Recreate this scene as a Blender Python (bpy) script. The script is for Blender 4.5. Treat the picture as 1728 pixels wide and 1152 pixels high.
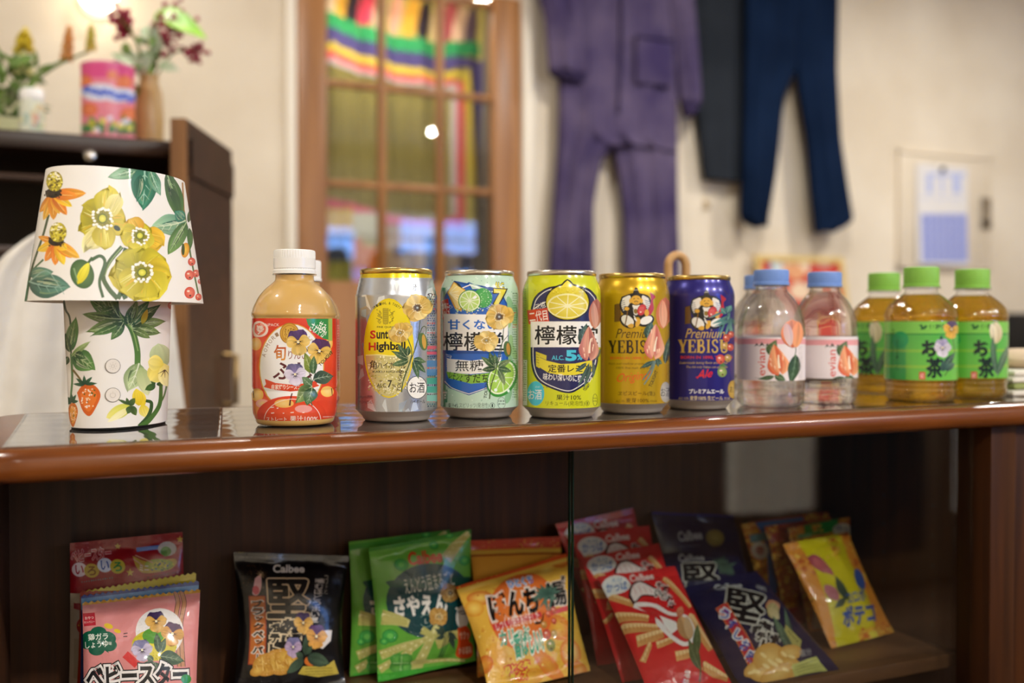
import bpy, bmesh, math, random
import numpy as np
from mathutils import Vector, geometry

for _o in list(bpy.data.objects):
    bpy.data.objects.remove(_o)
SC = bpy.context.scene
COL = SC.collection
PI = math.pi
R = math.radians

# ------------------------------------------------------------------ camera
FPX = 1680.0                                   # 35 mm lens, frame 1728 px wide
YAW = R(24.0)
PITCH = math.atan(28.0 / FPX)
ZT = 0.90                                      # counter top
CAM = np.array([0.0388, -0.6948, ZT + 0.0777])
c_, s_ = math.cos(YAW), math.sin(YAW)
RIGHT = np.array([c_, -s_, 0.0])
FLAT = np.array([s_, c_, 0.0])
FWD = FLAT * math.cos(PITCH) - np.array([0, 0, math.sin(PITCH)])
UPV = FLAT * math.sin(PITCH) + np.array([0, 0, math.cos(PITCH)])

cd = bpy.data.cameras.new('camera')
cd.sensor_width = 36.0
cd.lens = 36.0 * FPX / 1728.0
cd.clip_start = 0.02
cd.dof.use_dof = True
cd.dof.focus_distance = 0.77
cd.dof.aperture_fstop = 3.4
cam = bpy.data.objects.new('camera', cd)
COL.objects.link(cam)
cam.location = CAM
cam.rotation_euler = (PI / 2 - PITCH, 0, -YAW)
SC.camera = cam

# ------------------------------------------------------------------ exposure, world, lights
SC.view_settings.view_transform = 'Standard'
SC.view_settings.look = 'None'
SC.view_settings.exposure = 0.03
SC.view_settings.gamma = 1.0
SC.view_settings.use_curve_mapping = False
SC.cycles.max_bounces = 12
SC.cycles.diffuse_bounces = 4
SC.cycles.glossy_bounces = 6
SC.cycles.transmission_bounces = 12
SC.cycles.transparent_max_bounces = 24
SC.cycles.sample_clamp_indirect = 6.0
SC.cycles.caustics_reflective = False
SC.cycles.caustics_refractive = False
w = bpy.data.worlds.new('world')
SC.world = w
w.use_nodes = True
w.node_tree.nodes['Background'].inputs[0].default_value = (1.0, 0.86, 0.70, 1)
w.node_tree.nodes['Background'].inputs[1].default_value = 0.02

CEIL = 2.60
WARM = (1.0, 0.965, 0.908)
def area(name, loc, size, power, col, rot=(0, 0, 0), size_y=None, spread=None):
    l = bpy.data.lights.new(name, 'AREA')
    l.energy = power
    l.color = col
    l.size = size
    if size_y:
        l.shape = 'RECTANGLE'; l.size_y = size_y
    else:
        l.shape = 'DISK'
    if spread: l.spread = spread
    o = bpy.data.objects.new(name, l)
    COL.objects.link(o)
    o.location = loc
    o.rotation_euler = rot
    return o
# the shop's ceiling downlights (their housings are built with the room)
DOWN = [(-0.9, -2.1, 9), (0.5, -2.2, 46), (1.6, -2.3, 48), (2.8, -2.0, 36), (-0.9, 0.25, 17), (0.55, 1.35, 14), (1.9, 1.2, 22), (3.3, 1.2, 27)]
for i, (x, y, pw) in enumerate(DOWN):
    area('downlight_glow', (x, y, CEIL - 0.045), 0.13, pw, WARM)
# unseen cool fill light, added behind the camera
area('window_daylight', (2.55, -3.02, 1.55), 1.3, 9.0, (0.55, 0.75, 1.0), (R(90), 0, 0), 0.9)
# added unseen light that brightens the blanket behind the glazed door
area('back_room_glow', (1.1, 2.64, 2.35), 0.45, 19.0, WARM, (R(-25), 0, 0))

# ------------------------------------------------------------------ pixel rays and placing helpers
def ray(px, py):
    return FWD * FPX + RIGHT * (px - 864.0) + UPV * (576.0 - py)
def at_y(px, py, y):
    d = ray(px, py)
    return CAM + d * ((y - CAM[1]) / d[1])
def at_z(px, py, z):
    d = ray(px, py)
    return CAM + d * ((z - CAM[2]) / d[2])
def cw(X, Y, z=ZT):
    p = CAM + RIGHT * X + FLAT * Y
    return np.array([p[0], p[1], z])
def project(P):
    P = np.asarray(P, float) - CAM
    d = P @ FWD
    return np.stack([864.0 + FPX * (P @ RIGHT) / d, 576.0 - FPX * (P @ UPV) / d], -1)

# ------------------------------------------------------------------ materials
def lin(c):
    if isinstance(c, str):
        c = c.lstrip('#')
        c = [int(c[i:i + 2], 16) for i in (0, 2, 4)]
    out = []
    for v in c[:3]:
        v = v / 255.0
        out.append(v / 12.92 if v <= 0.04045 else ((v + 0.055) / 1.055) ** 2.4)
    return out
def mat(name, col, rough=0.5, metal=0.0, spec=0.5, trans=0.0, ior=1.45, emit=0.0, emit_col=None, coat=0.0, alpha=None, sub=0.0):
    m = bpy.data.materials.new(name)
    m.use_nodes = True
    b = m.node_tree.nodes['Principled BSDF']
    b.inputs['Base Color'].default_value = (*lin(col), 1)
    b.inputs['Roughness'].default_value = rough
    b.inputs['Metallic'].default_value = metal
    b.inputs['Specular IOR Level'].default_value = spec
    b.inputs['Transmission Weight'].default_value = trans
    b.inputs['IOR'].default_value = ior
    b.inputs['Coat Weight'].default_value = coat
    b.inputs['Coat Roughness'].default_value = 0.08
    if sub:
        b.inputs['Subsurface Weight'].default_value = sub
        b.inputs['Subsurface Radius'].default_value = (0.01, 0.008, 0.005)
    if emit:
        b.inputs['Emission Color'].default_value = (*lin(emit_col or col), 1)
        b.inputs['Emission Strength'].default_value = emit
    return m
def nodes(m):
    return m.node_tree.nodes, m.node_tree.links, m.node_tree.nodes['Principled BSDF']
def noise_mat(name, c0, c1, scale=(1, 1, 1), nscale=5.0, detail=6.0, rough=0.5, bump=0.0, lo=0.35, hi=0.65, metal=0.0, spec=0.5, coat=0.0, bump_scale=None, dist=0.0):
    m = mat(name, c0, rough, metal, spec, coat=coat)
    N, L, b = nodes(m)
    tc = N.new('ShaderNodeTexCoord'); mp = N.new('ShaderNodeMapping')
    mp.inputs['Scale'].default_value = scale
    L.new(tc.outputs['Object'], mp.inputs['Vector'])
    n = N.new('ShaderNodeTexNoise')
    n.inputs['Scale'].default_value = nscale
    n.inputs['Detail'].default_value = detail
    n.inputs['Distortion'].default_value = dist
    L.new(mp.outputs['Vector'], n.inputs['Vector'])
    r = N.new('ShaderNodeValToRGB')
    r.color_ramp.elements[0].position = lo; r.color_ramp.elements[0].color = (*lin(c0), 1)
    r.color_ramp.elements[1].position = hi; r.color_ramp.elements[1].color = (*lin(c1), 1)
    L.new(n.outputs['Fac'], r.inputs['Fac'])
    L.new(r.outputs['Color'], b.inputs['Base Color'])
    if bump:
        bp = N.new('ShaderNodeBump')
        bp.inputs['Strength'].default_value = bump
        bp.inputs['Distance'].default_value = 0.002
        src = n
        if bump_scale:
            src = N.new('ShaderNodeTexNoise')
            src.inputs['Scale'].default_value = bump_scale
            L.new(tc.outputs['Object'], src.inputs['Vector'])
        L.new(src.outputs['Fac'], bp.inputs['Height'])
        L.new(bp.outputs['Normal'], b.inputs['Normal'])
    return m
def both_sides(N, L, f, ior):
    """the same reflectance from either face of a thin sheet"""
    g = N.new('ShaderNodeNewGeometry')
    m = N.new('ShaderNodeMix'); m.data_type = 'FLOAT'
    m.inputs[2].default_value = ior; m.inputs[3].default_value = 1.0 / ior
    L.new(g.outputs['Backfacing'], m.inputs[0]); L.new(m.outputs[0], f.inputs['IOR'])
def thin_glass(name, tint=(0.96, 0.98, 0.97), ior=1.5, rough=0.0, boost=1.0, haze=0.0):
    """clear sheet: transparent with a Fresnel mirror on top"""
    m = bpy.data.materials.new(name); m.use_nodes = True
    N, L = m.node_tree.nodes, m.node_tree.links
    N.clear()
    out = N.new('ShaderNodeOutputMaterial'); mx = N.new('ShaderNodeMixShader')
    t = N.new('ShaderNodeBsdfTransparent'); t.inputs[0].default_value = (*tint, 1)
    g = N.new('ShaderNodeBsdfGlossy'); g.inputs['Roughness'].default_value = rough
    f = N.new('ShaderNodeFresnel'); both_sides(N, L, f, ior)
    mu = N.new('ShaderNodeMath'); mu.operation = 'MULTIPLY'; mu.use_clamp = True; mu.inputs[1].default_value = boost
    L.new(f.outputs[0], mu.inputs[0]); L.new(mu.outputs[0], mx.inputs[0])
    src = t
    if haze:
        d = N.new('ShaderNodeBsdfDiffuse'); d.inputs[0].default_value = (0.8, 0.78, 0.75, 1)
        h = N.new('ShaderNodeMixShader'); h.inputs[0].default_value = haze
        L.new(t.outputs[0], h.inputs[1]); L.new(d.outputs[0], h.inputs[2]); src = h
    L.new(src.outputs[0], mx.inputs[1]); L.new(g.outputs[0], mx.inputs[2])
    L.new(mx.outputs[0], out.inputs[0])
    return m
def filled_bottle(name, tint, refr=0.35, body=0.0, body_col=(1, 1, 1), ior=1.33):
    """clear or tinted drink in a thin bottle: part straight-through, part refracted, part cloudy, mirror by Fresnel"""
    m = bpy.data.materials.new(name); m.use_nodes = True
    N, L = m.node_tree.nodes, m.node_tree.links
    N.clear()
    out = N.new('ShaderNodeOutputMaterial')
    t = N.new('ShaderNodeBsdfTransparent'); t.inputs[0].default_value = (*tint, 1)
    r = N.new('ShaderNodeBsdfRefraction'); r.inputs['Color'].default_value = (*tint, 1); r.inputs['IOR'].default_value = ior; r.inputs['Roughness'].default_value = 0.0
    g = N.new('ShaderNodeBsdfGlossy'); g.inputs['Roughness'].default_value = 0.03
    f = N.new('ShaderNodeFresnel'); both_sides(N, L, f, 1.45)
    a = N.new('ShaderNodeMixShader'); a.inputs[0].default_value = refr
    L.new(t.outputs[0], a.inputs[1]); L.new(r.outputs[0], a.inputs[2])
    cur = a
    if body:
        d = N.new('ShaderNodeBsdfDiffuse'); d.inputs[0].default_value = (*body_col, 1)
        tr = N.new('ShaderNodeBsdfTranslucent'); tr.inputs[0].default_value = (*body_col, 1)
        dm = N.new('ShaderNodeMixShader'); dm.inputs[0].default_value = 0.5
        L.new(d.outputs[0], dm.inputs[1]); L.new(tr.outputs[0], dm.inputs[2])
        b = N.new('ShaderNodeMixShader'); b.inputs[0].default_value = body
        L.new(cur.outputs[0], b.inputs[1]); L.new(dm.outputs[0], b.inputs[2])
        cur = b
    x = N.new('ShaderNodeMixShader')
    L.new(f.outputs[0], x.inputs[0]); L.new(cur.outputs[0], x.inputs[1]); L.new(g.outputs[0], x.inputs[2])
    L.new(x.outputs[0], out.inputs[0])
    return m
def print_mat(name, rough=0.35, coat=0.0, spec=0.5, metal_rough=0.22, bump=0.0, bump_scale=90.0, trans=0.0):
    """printed film / paint: colour of the print from the mesh; alpha 0 = bare metal"""
    m = mat(name, (255, 255, 255), rough, spec=spec, coat=coat)
    N, L, b = nodes(m)
    a = N.new('ShaderNodeVertexColor'); a.layer_name = 'print'
    L.new(a.outputs['Color'], b.inputs['Base Color'])
    s = N.new('ShaderNodeMath'); s.operation = 'SUBTRACT'; s.inputs[0].default_value = 1.0; s.use_clamp = True
    L.new(a.outputs['Alpha'], s.inputs[1])
    L.new(s.outputs[0], b.inputs['Metallic'])
    if bump:
        tc = N.new('ShaderNodeTexCoord')
        n = N.new('ShaderNodeTexNoise'); n.inputs['Scale'].default_value = bump_scale; n.inputs['Detail'].default_value = 3
        bp = N.new('ShaderNodeBump'); bp.inputs['Strength'].default_value = bump; bp.inputs['Distance'].default_value = 0.004
        L.new(tc.outputs['Object'], n.inputs['Vector']); L.new(n.outputs['Fac'], bp.inputs['Height'])
        L.new(bp.outputs['Normal'], b.inputs['Normal'])
    return m

# ------------------------------------------------------------------ objects
def thing(name, label, cat, loc, group=None):
    o = bpy.data.objects.new(name, None)
    COL.objects.link(o)
    o.location = tuple(float(v) for v in loc)
    o.empty_display_size = 0.02
    tag(o, label, cat, group)
    return o
def tag(o, label, cat=None, group=None, kind=None):
    if label: o['label'] = label
    if cat: o['category'] = cat
    if group: o['group'] = group
    if kind: o['kind'] = kind
    return o
def world_loc(o):
    v = np.array(o.location)
    while o.parent:
        o = o.parent
        v = v + np.array(o.location)
    return v
def mesh_obj(name, V, F, m, parent=None, smooth=True, flat_angle=None, label=None):
    V = np.asarray(V, float)
    if parent is not None:
        V = V - world_loc(parent)
        base = None
    else:
        base = np.array([(V[:, 0].min() + V[:, 0].max()) / 2, (V[:, 1].min() + V[:, 1].max()) / 2, V[:, 2].min()])
        V = V - base
    me = bpy.data.meshes.new(name)
    me.from_pydata(V.tolist(), [], F if isinstance(F, list) else F.tolist())
    me.update()
    if smooth:
        me.polygons.foreach_set('use_smooth', [True] * len(me.polygons))
        if flat_angle:
            try: me.set_sharp_from_angle(angle=R(flat_angle))
            except Exception: pass
    for mm in (m if isinstance(m, (list, tuple)) else [m]):
        me.materials.append(mm)
    o = bpy.data.objects.new(name, me)
    COL.objects.link(o)
    if parent is not None: o.parent = parent
    else: o.location = base
    if label: o['label'] = label
    return o
class MB:
    """collects simple solids into one mesh"""
    def __init__(s): s.V = []; s.F = []
    def add(s, V, F):
        n = len(s.V)
        s.V += [tuple(v) for v in V]
        s.F += [tuple(i + n for i in f) for f in F]
        return s
    def box(s, x0, x1, y0, y1, z0, z1, bev=0.0, seg=2):
        bm = bmesh.new()
        vs = [bm.verts.new((x, y, z)) for x in (x0, x1) for y in (y0, y1) for z in (z0, z1)]
        for f in ((0, 1, 3, 2), (4, 6, 7, 5), (0, 4, 5, 1), (2, 3, 7, 6), (0, 2, 6, 4), (1, 5, 7, 3)):
            bm.faces.new([vs[i] for i in f])
        if bev:
            bmesh.ops.bevel(bm, geom=bm.edges[:], offset=bev, segments=seg, affect='EDGES', profile=0.5)
        bmesh.ops.recalc_face_normals(bm, faces=bm.faces[:])
        bm.verts.index_update()
        s.add([v.co[:] for v in bm.verts], [[v.index for v in f.verts] for f in bm.faces])
        bm.free()
        return s
    def lathe(s, prof, cx, cy, z0, seg=48, close=True):
        V = []; F = []
        n = len(prof)
        for (r, z) in prof:
            for k in range(seg):
                a = 2 * PI * k / seg
                V.append((cx + r * math.cos(a), cy + r * math.sin(a), z0 + z))
        for i in range(n - 1):
            for k in range(seg):
                k2 = (k + 1) % seg
                F.append((i * seg + k, i * seg + k2, (i + 1) * seg + k2, (i + 1) * seg + k))
        if close:
            F.append(tuple(range(seg - 1, -1, -1)))
            F.append(tuple((n - 1) * seg + k for k in range(seg)))
        return s.add(V, F)
    def tube(s, pts, r, seg=10, caps=True):
        pts = [np.asarray(p, float) for p in pts]
        n = len(pts)
        rs = r if isinstance(r, (list, tuple, np.ndarray)) else [r] * n
        V = []; F = []
        t0 = pts[1] - pts[0]
        ref = np.array([0, 0, 1.0]) if abs(t0[2]) < 0.9 * np.linalg.norm(t0) else np.array([1.0, 0, 0])
        for i in range(n):
            t = pts[min(i + 1, n - 1)] - pts[max(i - 1, 0)]
            t = t / (np.linalg.norm(t) + 1e-12)
            a = np.cross(t, ref); a = a / (np.linalg.norm(a) + 1e-12)
            b = np.cross(t, a)
            ref = np.cross(a, t)
            for k in range(seg):
                q = 2 * PI * k / seg
                V.append(pts[i] + rs[i] * (math.cos(q) * a + math.sin(q) * b))
        for i in range(n - 1):
            for k in range(seg):
                k2 = (k + 1) % seg
                F.append((i * seg + k, (i + 1) * seg + k, (i + 1) * seg + k2, i * seg + k2))
        if caps:
            F.append(tuple(range(seg))); F.append(tuple((n - 1) * seg + k for k in range(seg - 1, -1, -1)))
        return s.add(V, F)
    def ball(s, c, r, seg=12, rings=8, sc=(1, 1, 1)):
        V = [(c[0], c[1], c[2] - r * sc[2])]
        for i in range(1, rings):
            a = -PI / 2 + PI * i / rings
            for k in range(seg):
                q = 2 * PI * k / seg
                V.append((c[0] + r * sc[0] * math.cos(a) * math.cos(q), c[1] + r * sc[1] * math.cos(a) * math.sin(q), c[2] + r * sc[2] * math.sin(a)))
        V.append((c[0], c[1], c[2] + r * sc[2]))
        F = []
        for k in range(seg):
            F.append((0, 1 + (k + 1) % seg, 1 + k))
            F.append((len(V) - 1, 1 + (rings - 2) * seg + k, 1 + (rings - 2) * seg + (k + 1) % seg))
        for i in range(rings - 2):
            for k in range(seg):
                k2 = (k + 1) % seg
                F.append((1 + i * seg + k, 1 + i * seg + k2, 1 + (i + 1) * seg + k2, 1 + (i + 1) * seg + k))
        return s.add(V, F)
    def build(s, name, m, parent=None, smooth=False, flat_angle=40, label=None):
        return mesh_obj(name, s.V, s.F, m, parent, True, flat_angle, label)
def box(name, m, x0, x1, y0, y1, z0, z1, bev=0.0, parent=None, label=None):
    return MB().box(x0, x1, y0, y1, z0, z1, bev).build(name, m, parent, label=label)
# ------------------------------------------------------------------ printed surfaces
# a Surf is a gridded surface (un x vn nodes -> points and normals); a Print lays coloured
# shapes and lettering on it as thin layers cut along the grid, all in ONE mesh
class Surf:
    def __init__(s, un, vn, G, diag=False, wrap=False):
        s.un, s.vn, s.G, s.diag = np.asarray(un, float), np.asarray(vn, float), np.asarray(G, float), diag
        gu = np.gradient(s.G, axis=0); gv = np.gradient(s.G, axis=1)
        if wrap:
            gu[0] = s.G[1] - s.G[-2]; gu[-1] = gu[0]
        n = np.cross(gu, gv)
        s.N = n / (np.linalg.norm(n, axis=-1, keepdims=True) + 1e-15)
    def ev(s, uv, off):
        u, v = uv[:, 0], uv[:, 1]
        i = np.clip(np.searchsorted(s.un, u, 'right') - 1, 0, len(s.un) - 2)
        j = np.clip(np.searchsorted(s.vn, v, 'right') - 1, 0, len(s.vn) - 2)
        fu = ((u - s.un[i]) / (s.un[i + 1] - s.un[i]))[:, None]
        fv = ((v - s.vn[j]) / (s.vn[j + 1] - s.vn[j]))[:, None]
        def ip(A):
            a, b, c, d = A[i, j], A[i + 1, j], A[i, j + 1], A[i + 1, j + 1]
            if not s.diag:
                return a * (1 - fu) * (1 - fv) + b * fu * (1 - fv) + c * (1 - fu) * fv + d * fu * fv
            lo = a + fu * (b - a) + fv * (c - a)
            hi = d + (1 - fu) * (c - d) + (1 - fv) * (b - d)
            return np.where(fu + fv <= 1.0, lo, hi)
        n = ip(s.N)
        n = n / (np.linalg.norm(n, axis=1, keepdims=True) + 1e-15)
        return ip(s.G) + n * off[:, None], n

def cut(P, T, coef, cs):
    """split the triangles T of the points P (columns u v ...) along coef.(u,v)=c"""
    for c in cs:
        d = P[:, 0] * coef[0] + P[:, 1] * coef[1] - c
        d = np.where(np.abs(d) < 1e-9, 1e-9, d)
        pos = d[T] > 0
        k = pos.sum(1)
        X = (k == 1) | (k == 2)
        if not X.any(): continue
        keep = T[~X]; t = T[X]; ps = pos[X]; kk = k[X]
        lone = np.where(kk == 1, np.argmax(ps, 1), np.argmin(ps, 1))
        ar = np.arange(len(t))
        a, b, e = t[ar, lone], t[ar, (lone + 1) % 3], t[ar, (lone + 2) % 3]
        fb = (d[a] / (d[a] - d[b]))[:, None]; fe = (d[a] / (d[a] - d[e]))[:, None]
        pb = P[a] + fb * (P[b] - P[a]); pe = P[a] + fe * (P[e] - P[a])
        n = len(P); m_ = len(t)
        ib = n + ar; ie = n + m_ + ar
        P = np.concatenate([P, pb, pe])
        T = np.concatenate([keep, np.stack([a, ib, ie], 1), np.stack([ib, b, e], 1), np.stack([ib, e, ie], 1)])
    return P, T

_tcache = {}
def text_mesh(s, bold=0.0, res=3, shear=0.0, spacing=1.0):
    key = (s, bold, res, shear, spacing)
    if key in _tcache: return _tcache[key]
    cu = bpy.data.curves.new('tmp', 'FONT')
    cu.body = s; cu.size = 1.0; cu.resolution_u = res; cu.offset = bold; cu.shear = shear; cu.space_character = spacing
    o = bpy.data.objects.new('tmp', cu)
    COL.objects.link(o)
    dg = bpy.context.evaluated_depsgraph_get()
    me = o.evaluated_get(dg).to_mesh()
    me.calc_loop_triangles()
    V = np.array([v.co[:2] for v in me.vertices]).reshape(-1, 2)
    T = np.array([t.vertices[:] for t in me.loop_triangles]).reshape(-1, 3)
    o.evaluated_get(dg).to_mesh_clear()
    bpy.data.objects.remove(o); bpy.data.curves.remove(cu)
    _tcache[key] = (V, T)
    return V, T

def smooth_path(pts, n=8):
    pts = [np.asarray(p, float) for p in pts]
    if len(pts) < 3:
        return np.array([pts[0] + (pts[-1] - pts[0]) * k / n for k in range(n + 1)])
    q = [2 * pts[0] - pts[1]] + pts + [2 * pts[-1] - pts[-2]]
    out = []
    for i in range(1, len(q) - 2):
        for k in range(n):
            t = k / n
            out.append(0.5 * (2 * q[i] + (q[i + 1] - q[i - 1]) * t + (2 * q[i - 1] - 5 * q[i] + 4 * q[i + 1] - q[i + 2]) * t * t + (3 * q[i] - q[i - 1] - 3 * q[i + 1] + q[i + 2]) * t ** 3))
    out.append(pts[-1])
    return np.array(out)
def c4(c, metal=0.0):
    return np.array([*lin(c), 1.0 - metal])
def mixc(a, b, t):
    return a + (b - a) * t

class Print:
    def __init__(s, surf, inv=None, eps=6e-6, seed=1):
        s.surf, s.inv, s.eps = surf, inv, eps
        s.o = (0.0, 0.0); s.k = 1.0
        s.P = []; s.T = []; s.n = 0; s.layer = 1
        s.rng = random.Random(seed)
        s.metal = 0.0
        s.lag = 1
    def crop(s, ox, oy, k):
        """shape coordinates below are those of a crop with this corner and zoom"""
        s.o = (ox, oy); s.k = k
        return s
    def add(s, pts, tris, cols):
        pts = np.asarray(pts, float)
        if len(pts) == 0 or len(tris) == 0: return
        px = pts / s.k + np.array(s.o)
        uv = s.inv(px) if s.inv else px
        cols = np.asarray(cols, float)
        if cols.ndim == 1: cols = np.tile(cols, (len(pts), 1))
        A = np.concatenate([uv, np.full((len(pts), 1), float(s.layer)), cols], 1)
        s.P.append(A); s.T.append(np.asarray(tris, int) + s.n); s.n += len(pts)
        s.layer += 1
    def C(s, c):
        return c4(c, s.metal) if not isinstance(c, np.ndarray) else c
    def dens(s, pts, closed=True, step=None):
        step = step or 3.0 * s.k
        pts = [np.asarray(p, float) for p in pts]
        out = []
        m_ = len(pts) if closed else len(pts) - 1
        for i in range(m_):
            a, b = pts[i], pts[(i + 1) % len(pts)]
            n = max(1, int(np.linalg.norm(b - a) / step))
            out += [a + (b - a) * k / n for k in range(n)]
        if not closed: out.append(pts[-1])
        return np.array(out)
    def poly(s, pts, c, smooth=False):
        p = smooth_path(list(pts) + [pts[0]], 6)[:-1] if smooth else s.dens(pts)
        tr = geometry.tessellate_polygon([[Vector((q[0], q[1], 0)) for q in p]])
        s.add(p, np.array(tr).reshape(-1, 3), s.C(c))
    def rect(s, x0, y0, x1, y1, c, rot=0.0, grad=None):
        cx, cy = (x0 + x1) / 2, (y0 + y1) / 2
        if grad is None:
            p = [(x0, y0), (x1, y0), (x1, y1), (x0, y1)]
            if rot: p = s.rot(p, cx, cy, rot)
            return s.poly(p, c)
        s.grid(lambda a, b: (x0 + (x1 - x0) * a, y0 + (y1 - y0) * b), lambda a, b: mixc(s.C(c), s.C(grad), b), 8, 8, rot, (cx, cy))
    def rot(s, p, cx, cy, deg):
        a = R(-deg); ca, sa = math.cos(a), math.sin(a)
        return [(cx + (q[0] - cx) * ca - (q[1] - cy) * sa, cy + (q[0] - cx) * sa + (q[1] - cy) * ca) for q in p]
    def grid(s, f, col, na=8, nb=8, rot=0.0, ctr=(0, 0)):
        pts = []; cols = []; tr = []
        for j in range(nb + 1):
            for i in range(na + 1):
                pts.append(f(i / na, j / nb)); cols.append(col(i / na, j / nb))
        if rot: pts = s.rot(pts, ctr[0], ctr[1], rot)
        for j in range(nb):
            for i in range(na):
                k = j * (na + 1) + i
                tr += [(k, k + 1, k + na + 2), (k, k + na + 2, k + na + 1)]
        s.add(pts, tr, np.array(cols))
    def ellipse(s, cx, cy, rx, ry, c, rot=0.0, c2=None, n=32, a0=0.0, a1=360.0, jit=0.0):
        pts = [(cx, cy)]; 
        full = abs(a1 - a0 - 360) < 1e-6
        for k in range(n if full else n + 1):
            a = R(a0 + (a1 - a0) * k / n)
            j = 1 + s.rng.uniform(-jit, jit)
            pts.append((cx + rx * j * math.cos(a), cy - ry * j * math.sin(a)))
        if rot: pts = s.rot(pts, cx, cy, rot)
        m_ = len(pts) - 1
        tr = [(0, 1 + k, 1 + (k + 1) % m_) for k in range(m_ if full else m_ - 1)]
        ce = s.C(c2) if c2 is not None else s.C(c)
        s.add(pts, tr, np.array([ce] + [s.C(c)] * m_))
    def ring(s, cx, cy, rx, ry, w, c, rot=0.0, n=40, a0=0, a1=360):
        p = [(cx + rx * math.cos(R(a0 + (a1 - a0) * k / n)), cy - ry * math.sin(R(a0 + (a1 - a0) * k / n))) for k in range(n + 1)]
        if rot: p = s.rot(p, cx, cy, rot)
        s.line(p, w, c, smooth=False)
    def line(s, pts, wd, c, c2=None, w1=None, smooth=True, wob=0.0):
        p = smooth_path(pts, 7) if smooth else np.asarray(pts, float)
        n = len(p)
        t = np.gradient(p, axis=0)
        t = t / (np.linalg.norm(t, axis=1, keepdims=True) + 1e-9)
        nn = np.stack([-t[:, 1], t[:, 0]], 1)
        w1 = wd if w1 is None else w1
        f = np.linspace(0, 1, n)[:, None]
        ww = (wd + (w1 - wd) * f) / 2
        if wob: ww = ww * (1 + wob * np.array([[s.rng.uniform(-1, 1)] for _ in range(n)]))
        pts2 = np.concatenate([p + nn * ww, p - nn * ww])
        tr = []
        for i in range(n - 1):
            tr += [(i, i + 1, n + i + 1), (i, n + i + 1, n + i)]
        ca = s.C(c); cb = s.C(c2) if c2 is not None else ca
        cols = np.concatenate([ca + (cb - ca) * f, ca + (cb - ca) * f])
        s.add(pts2, tr, cols)
    def outline(s, pts, wd, c, smooth=False):
        p = list(pts) + [pts[0]]
        s.line(p, wd, c, smooth=smooth)
    def text(s, body, bx, c, bold=0.0, rot=0.0, shear=0.0, out=None, spacing=1.0, sub=None, skew=0.0, c2=None, mesh=None):
        """lettering fitted into the box bx=(x0,y0,x1,y1); out=(colour, weight) puts an outline under it"""
        V0, T0 = text_mesh(body, bold, 3, shear, spacing) if mesh is None else mesh
        if len(V0) == 0: return
        mn, mx = V0.min(0), V0.max(0)
        sx = (bx[2] - bx[0]) / max(mx[0] - mn[0], 1e-6); sy = (bx[3] - bx[1]) / max(mx[1] - mn[1], 1e-6)
        cx, cy = (bx[0] + bx[2]) / 2, (bx[1] + bx[3]) / 2
        def put(V):
            p = np.stack([bx[0] + (V[:, 0] - mn[0]) * sx, bx[3] - (V[:, 1] - mn[1]) * sy], 1)
            if skew: p[:, 1] -= (p[:, 0] - cx) * math.tan(R(skew))
            return np.array(s.rot(p, cx, cy, rot)) if rot else p
        for (oc, ow) in (out or []):
            V, T = text_mesh(body, bold + ow, 3, shear, spacing)
            if len(V): s.add(put(V), T, s.C(oc))
        ca = s.C(c)
        if c2 is not None:
            f = ((mx[1] - V0[:, 1]) / max(mx[1] - mn[1], 1e-6))[:, None]
            s.add(put(V0), T0, ca + (s.C(c2) - ca) * f)
        else:
            s.add(put(V0), T0, ca)
    def halo(s, body, bx, c, oc, w_, rot=0.0, heavy=0.0, n=12):
        """dense characters: an outline of shifted copies of weight w_, then the character, thickened by heavy"""
        for cc, rr_ in ((oc, w_), (c, heavy)):
            if rr_:
                for k in range(n):
                    dx, dy = rr_ * math.cos(2 * PI * k / n), rr_ * math.sin(2 * PI * k / n)
                    s.text(body, (bx[0] + dx, bx[1] + dy, bx[2] + dx, bx[3] + dy), cc, 0, rot)
        s.text(body, bx, c, 0, rot)
    def vtext(s, body, x0, y0, x1, y1, c, bold=0.0, out=None, rot=0.0, gap=0.08, lean=0.0):
        """one character under the other from (x0,y0) to (x1,y1)-box; lean shifts x along the column"""
        n = len(body); h = (y1 - y0) / n
        cx, cy = (x0 + x1) / 2, (y0 + y1) / 2
        for pas in (0, 1):
            for i, ch in enumerate(body):
                yy0, yy1 = y0 + h * (i + gap / 2), y0 + h * (i + 1 - gap / 2)
                dx = lean * (i + 0.5 - n / 2)
                bx = (x0 + dx, yy0, x1 + dx, yy1)
                if ch in 'ーｰ': bx = ((x0 + x1) / 2 - h * .08 + dx, yy0, (x0 + x1) / 2 + h * .08 + dx, yy1)
                if ch in 'ッっゃゅょァ': bx = (x0 + (x1 - x0) * .25 + dx, yy0 + h * .15, x1 - (x1 - x0) * .1 + dx, yy1 - h * .15)
                if rot:
                    mx_, my_ = (bx[0] + bx[2]) / 2, (bx[1] + bx[3]) / 2
                    q = s.rot([(mx_, my_)], cx, cy, rot)[0]
                    bx = (bx[0] + q[0] - mx_, bx[1] + q[1] - my_, bx[2] + q[0] - mx_, bx[3] + q[1] - my_)
                if ch in 'ーｰ':
                    if pas == 0:
                        for (oc, ow) in (out or []):
                            g = ow * h * 1.1
                            s.rect(bx[0] - g, bx[1] - g, bx[2] + g, bx[3] + g, oc, rot)
                    else: s.rect(*bx, c, rot)
                elif pas == 0:
                    if out: s.text(ch, bx, out[0][0], bold, rot, out=out)
                else: s.text(ch, bx, c, bold, rot)
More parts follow.
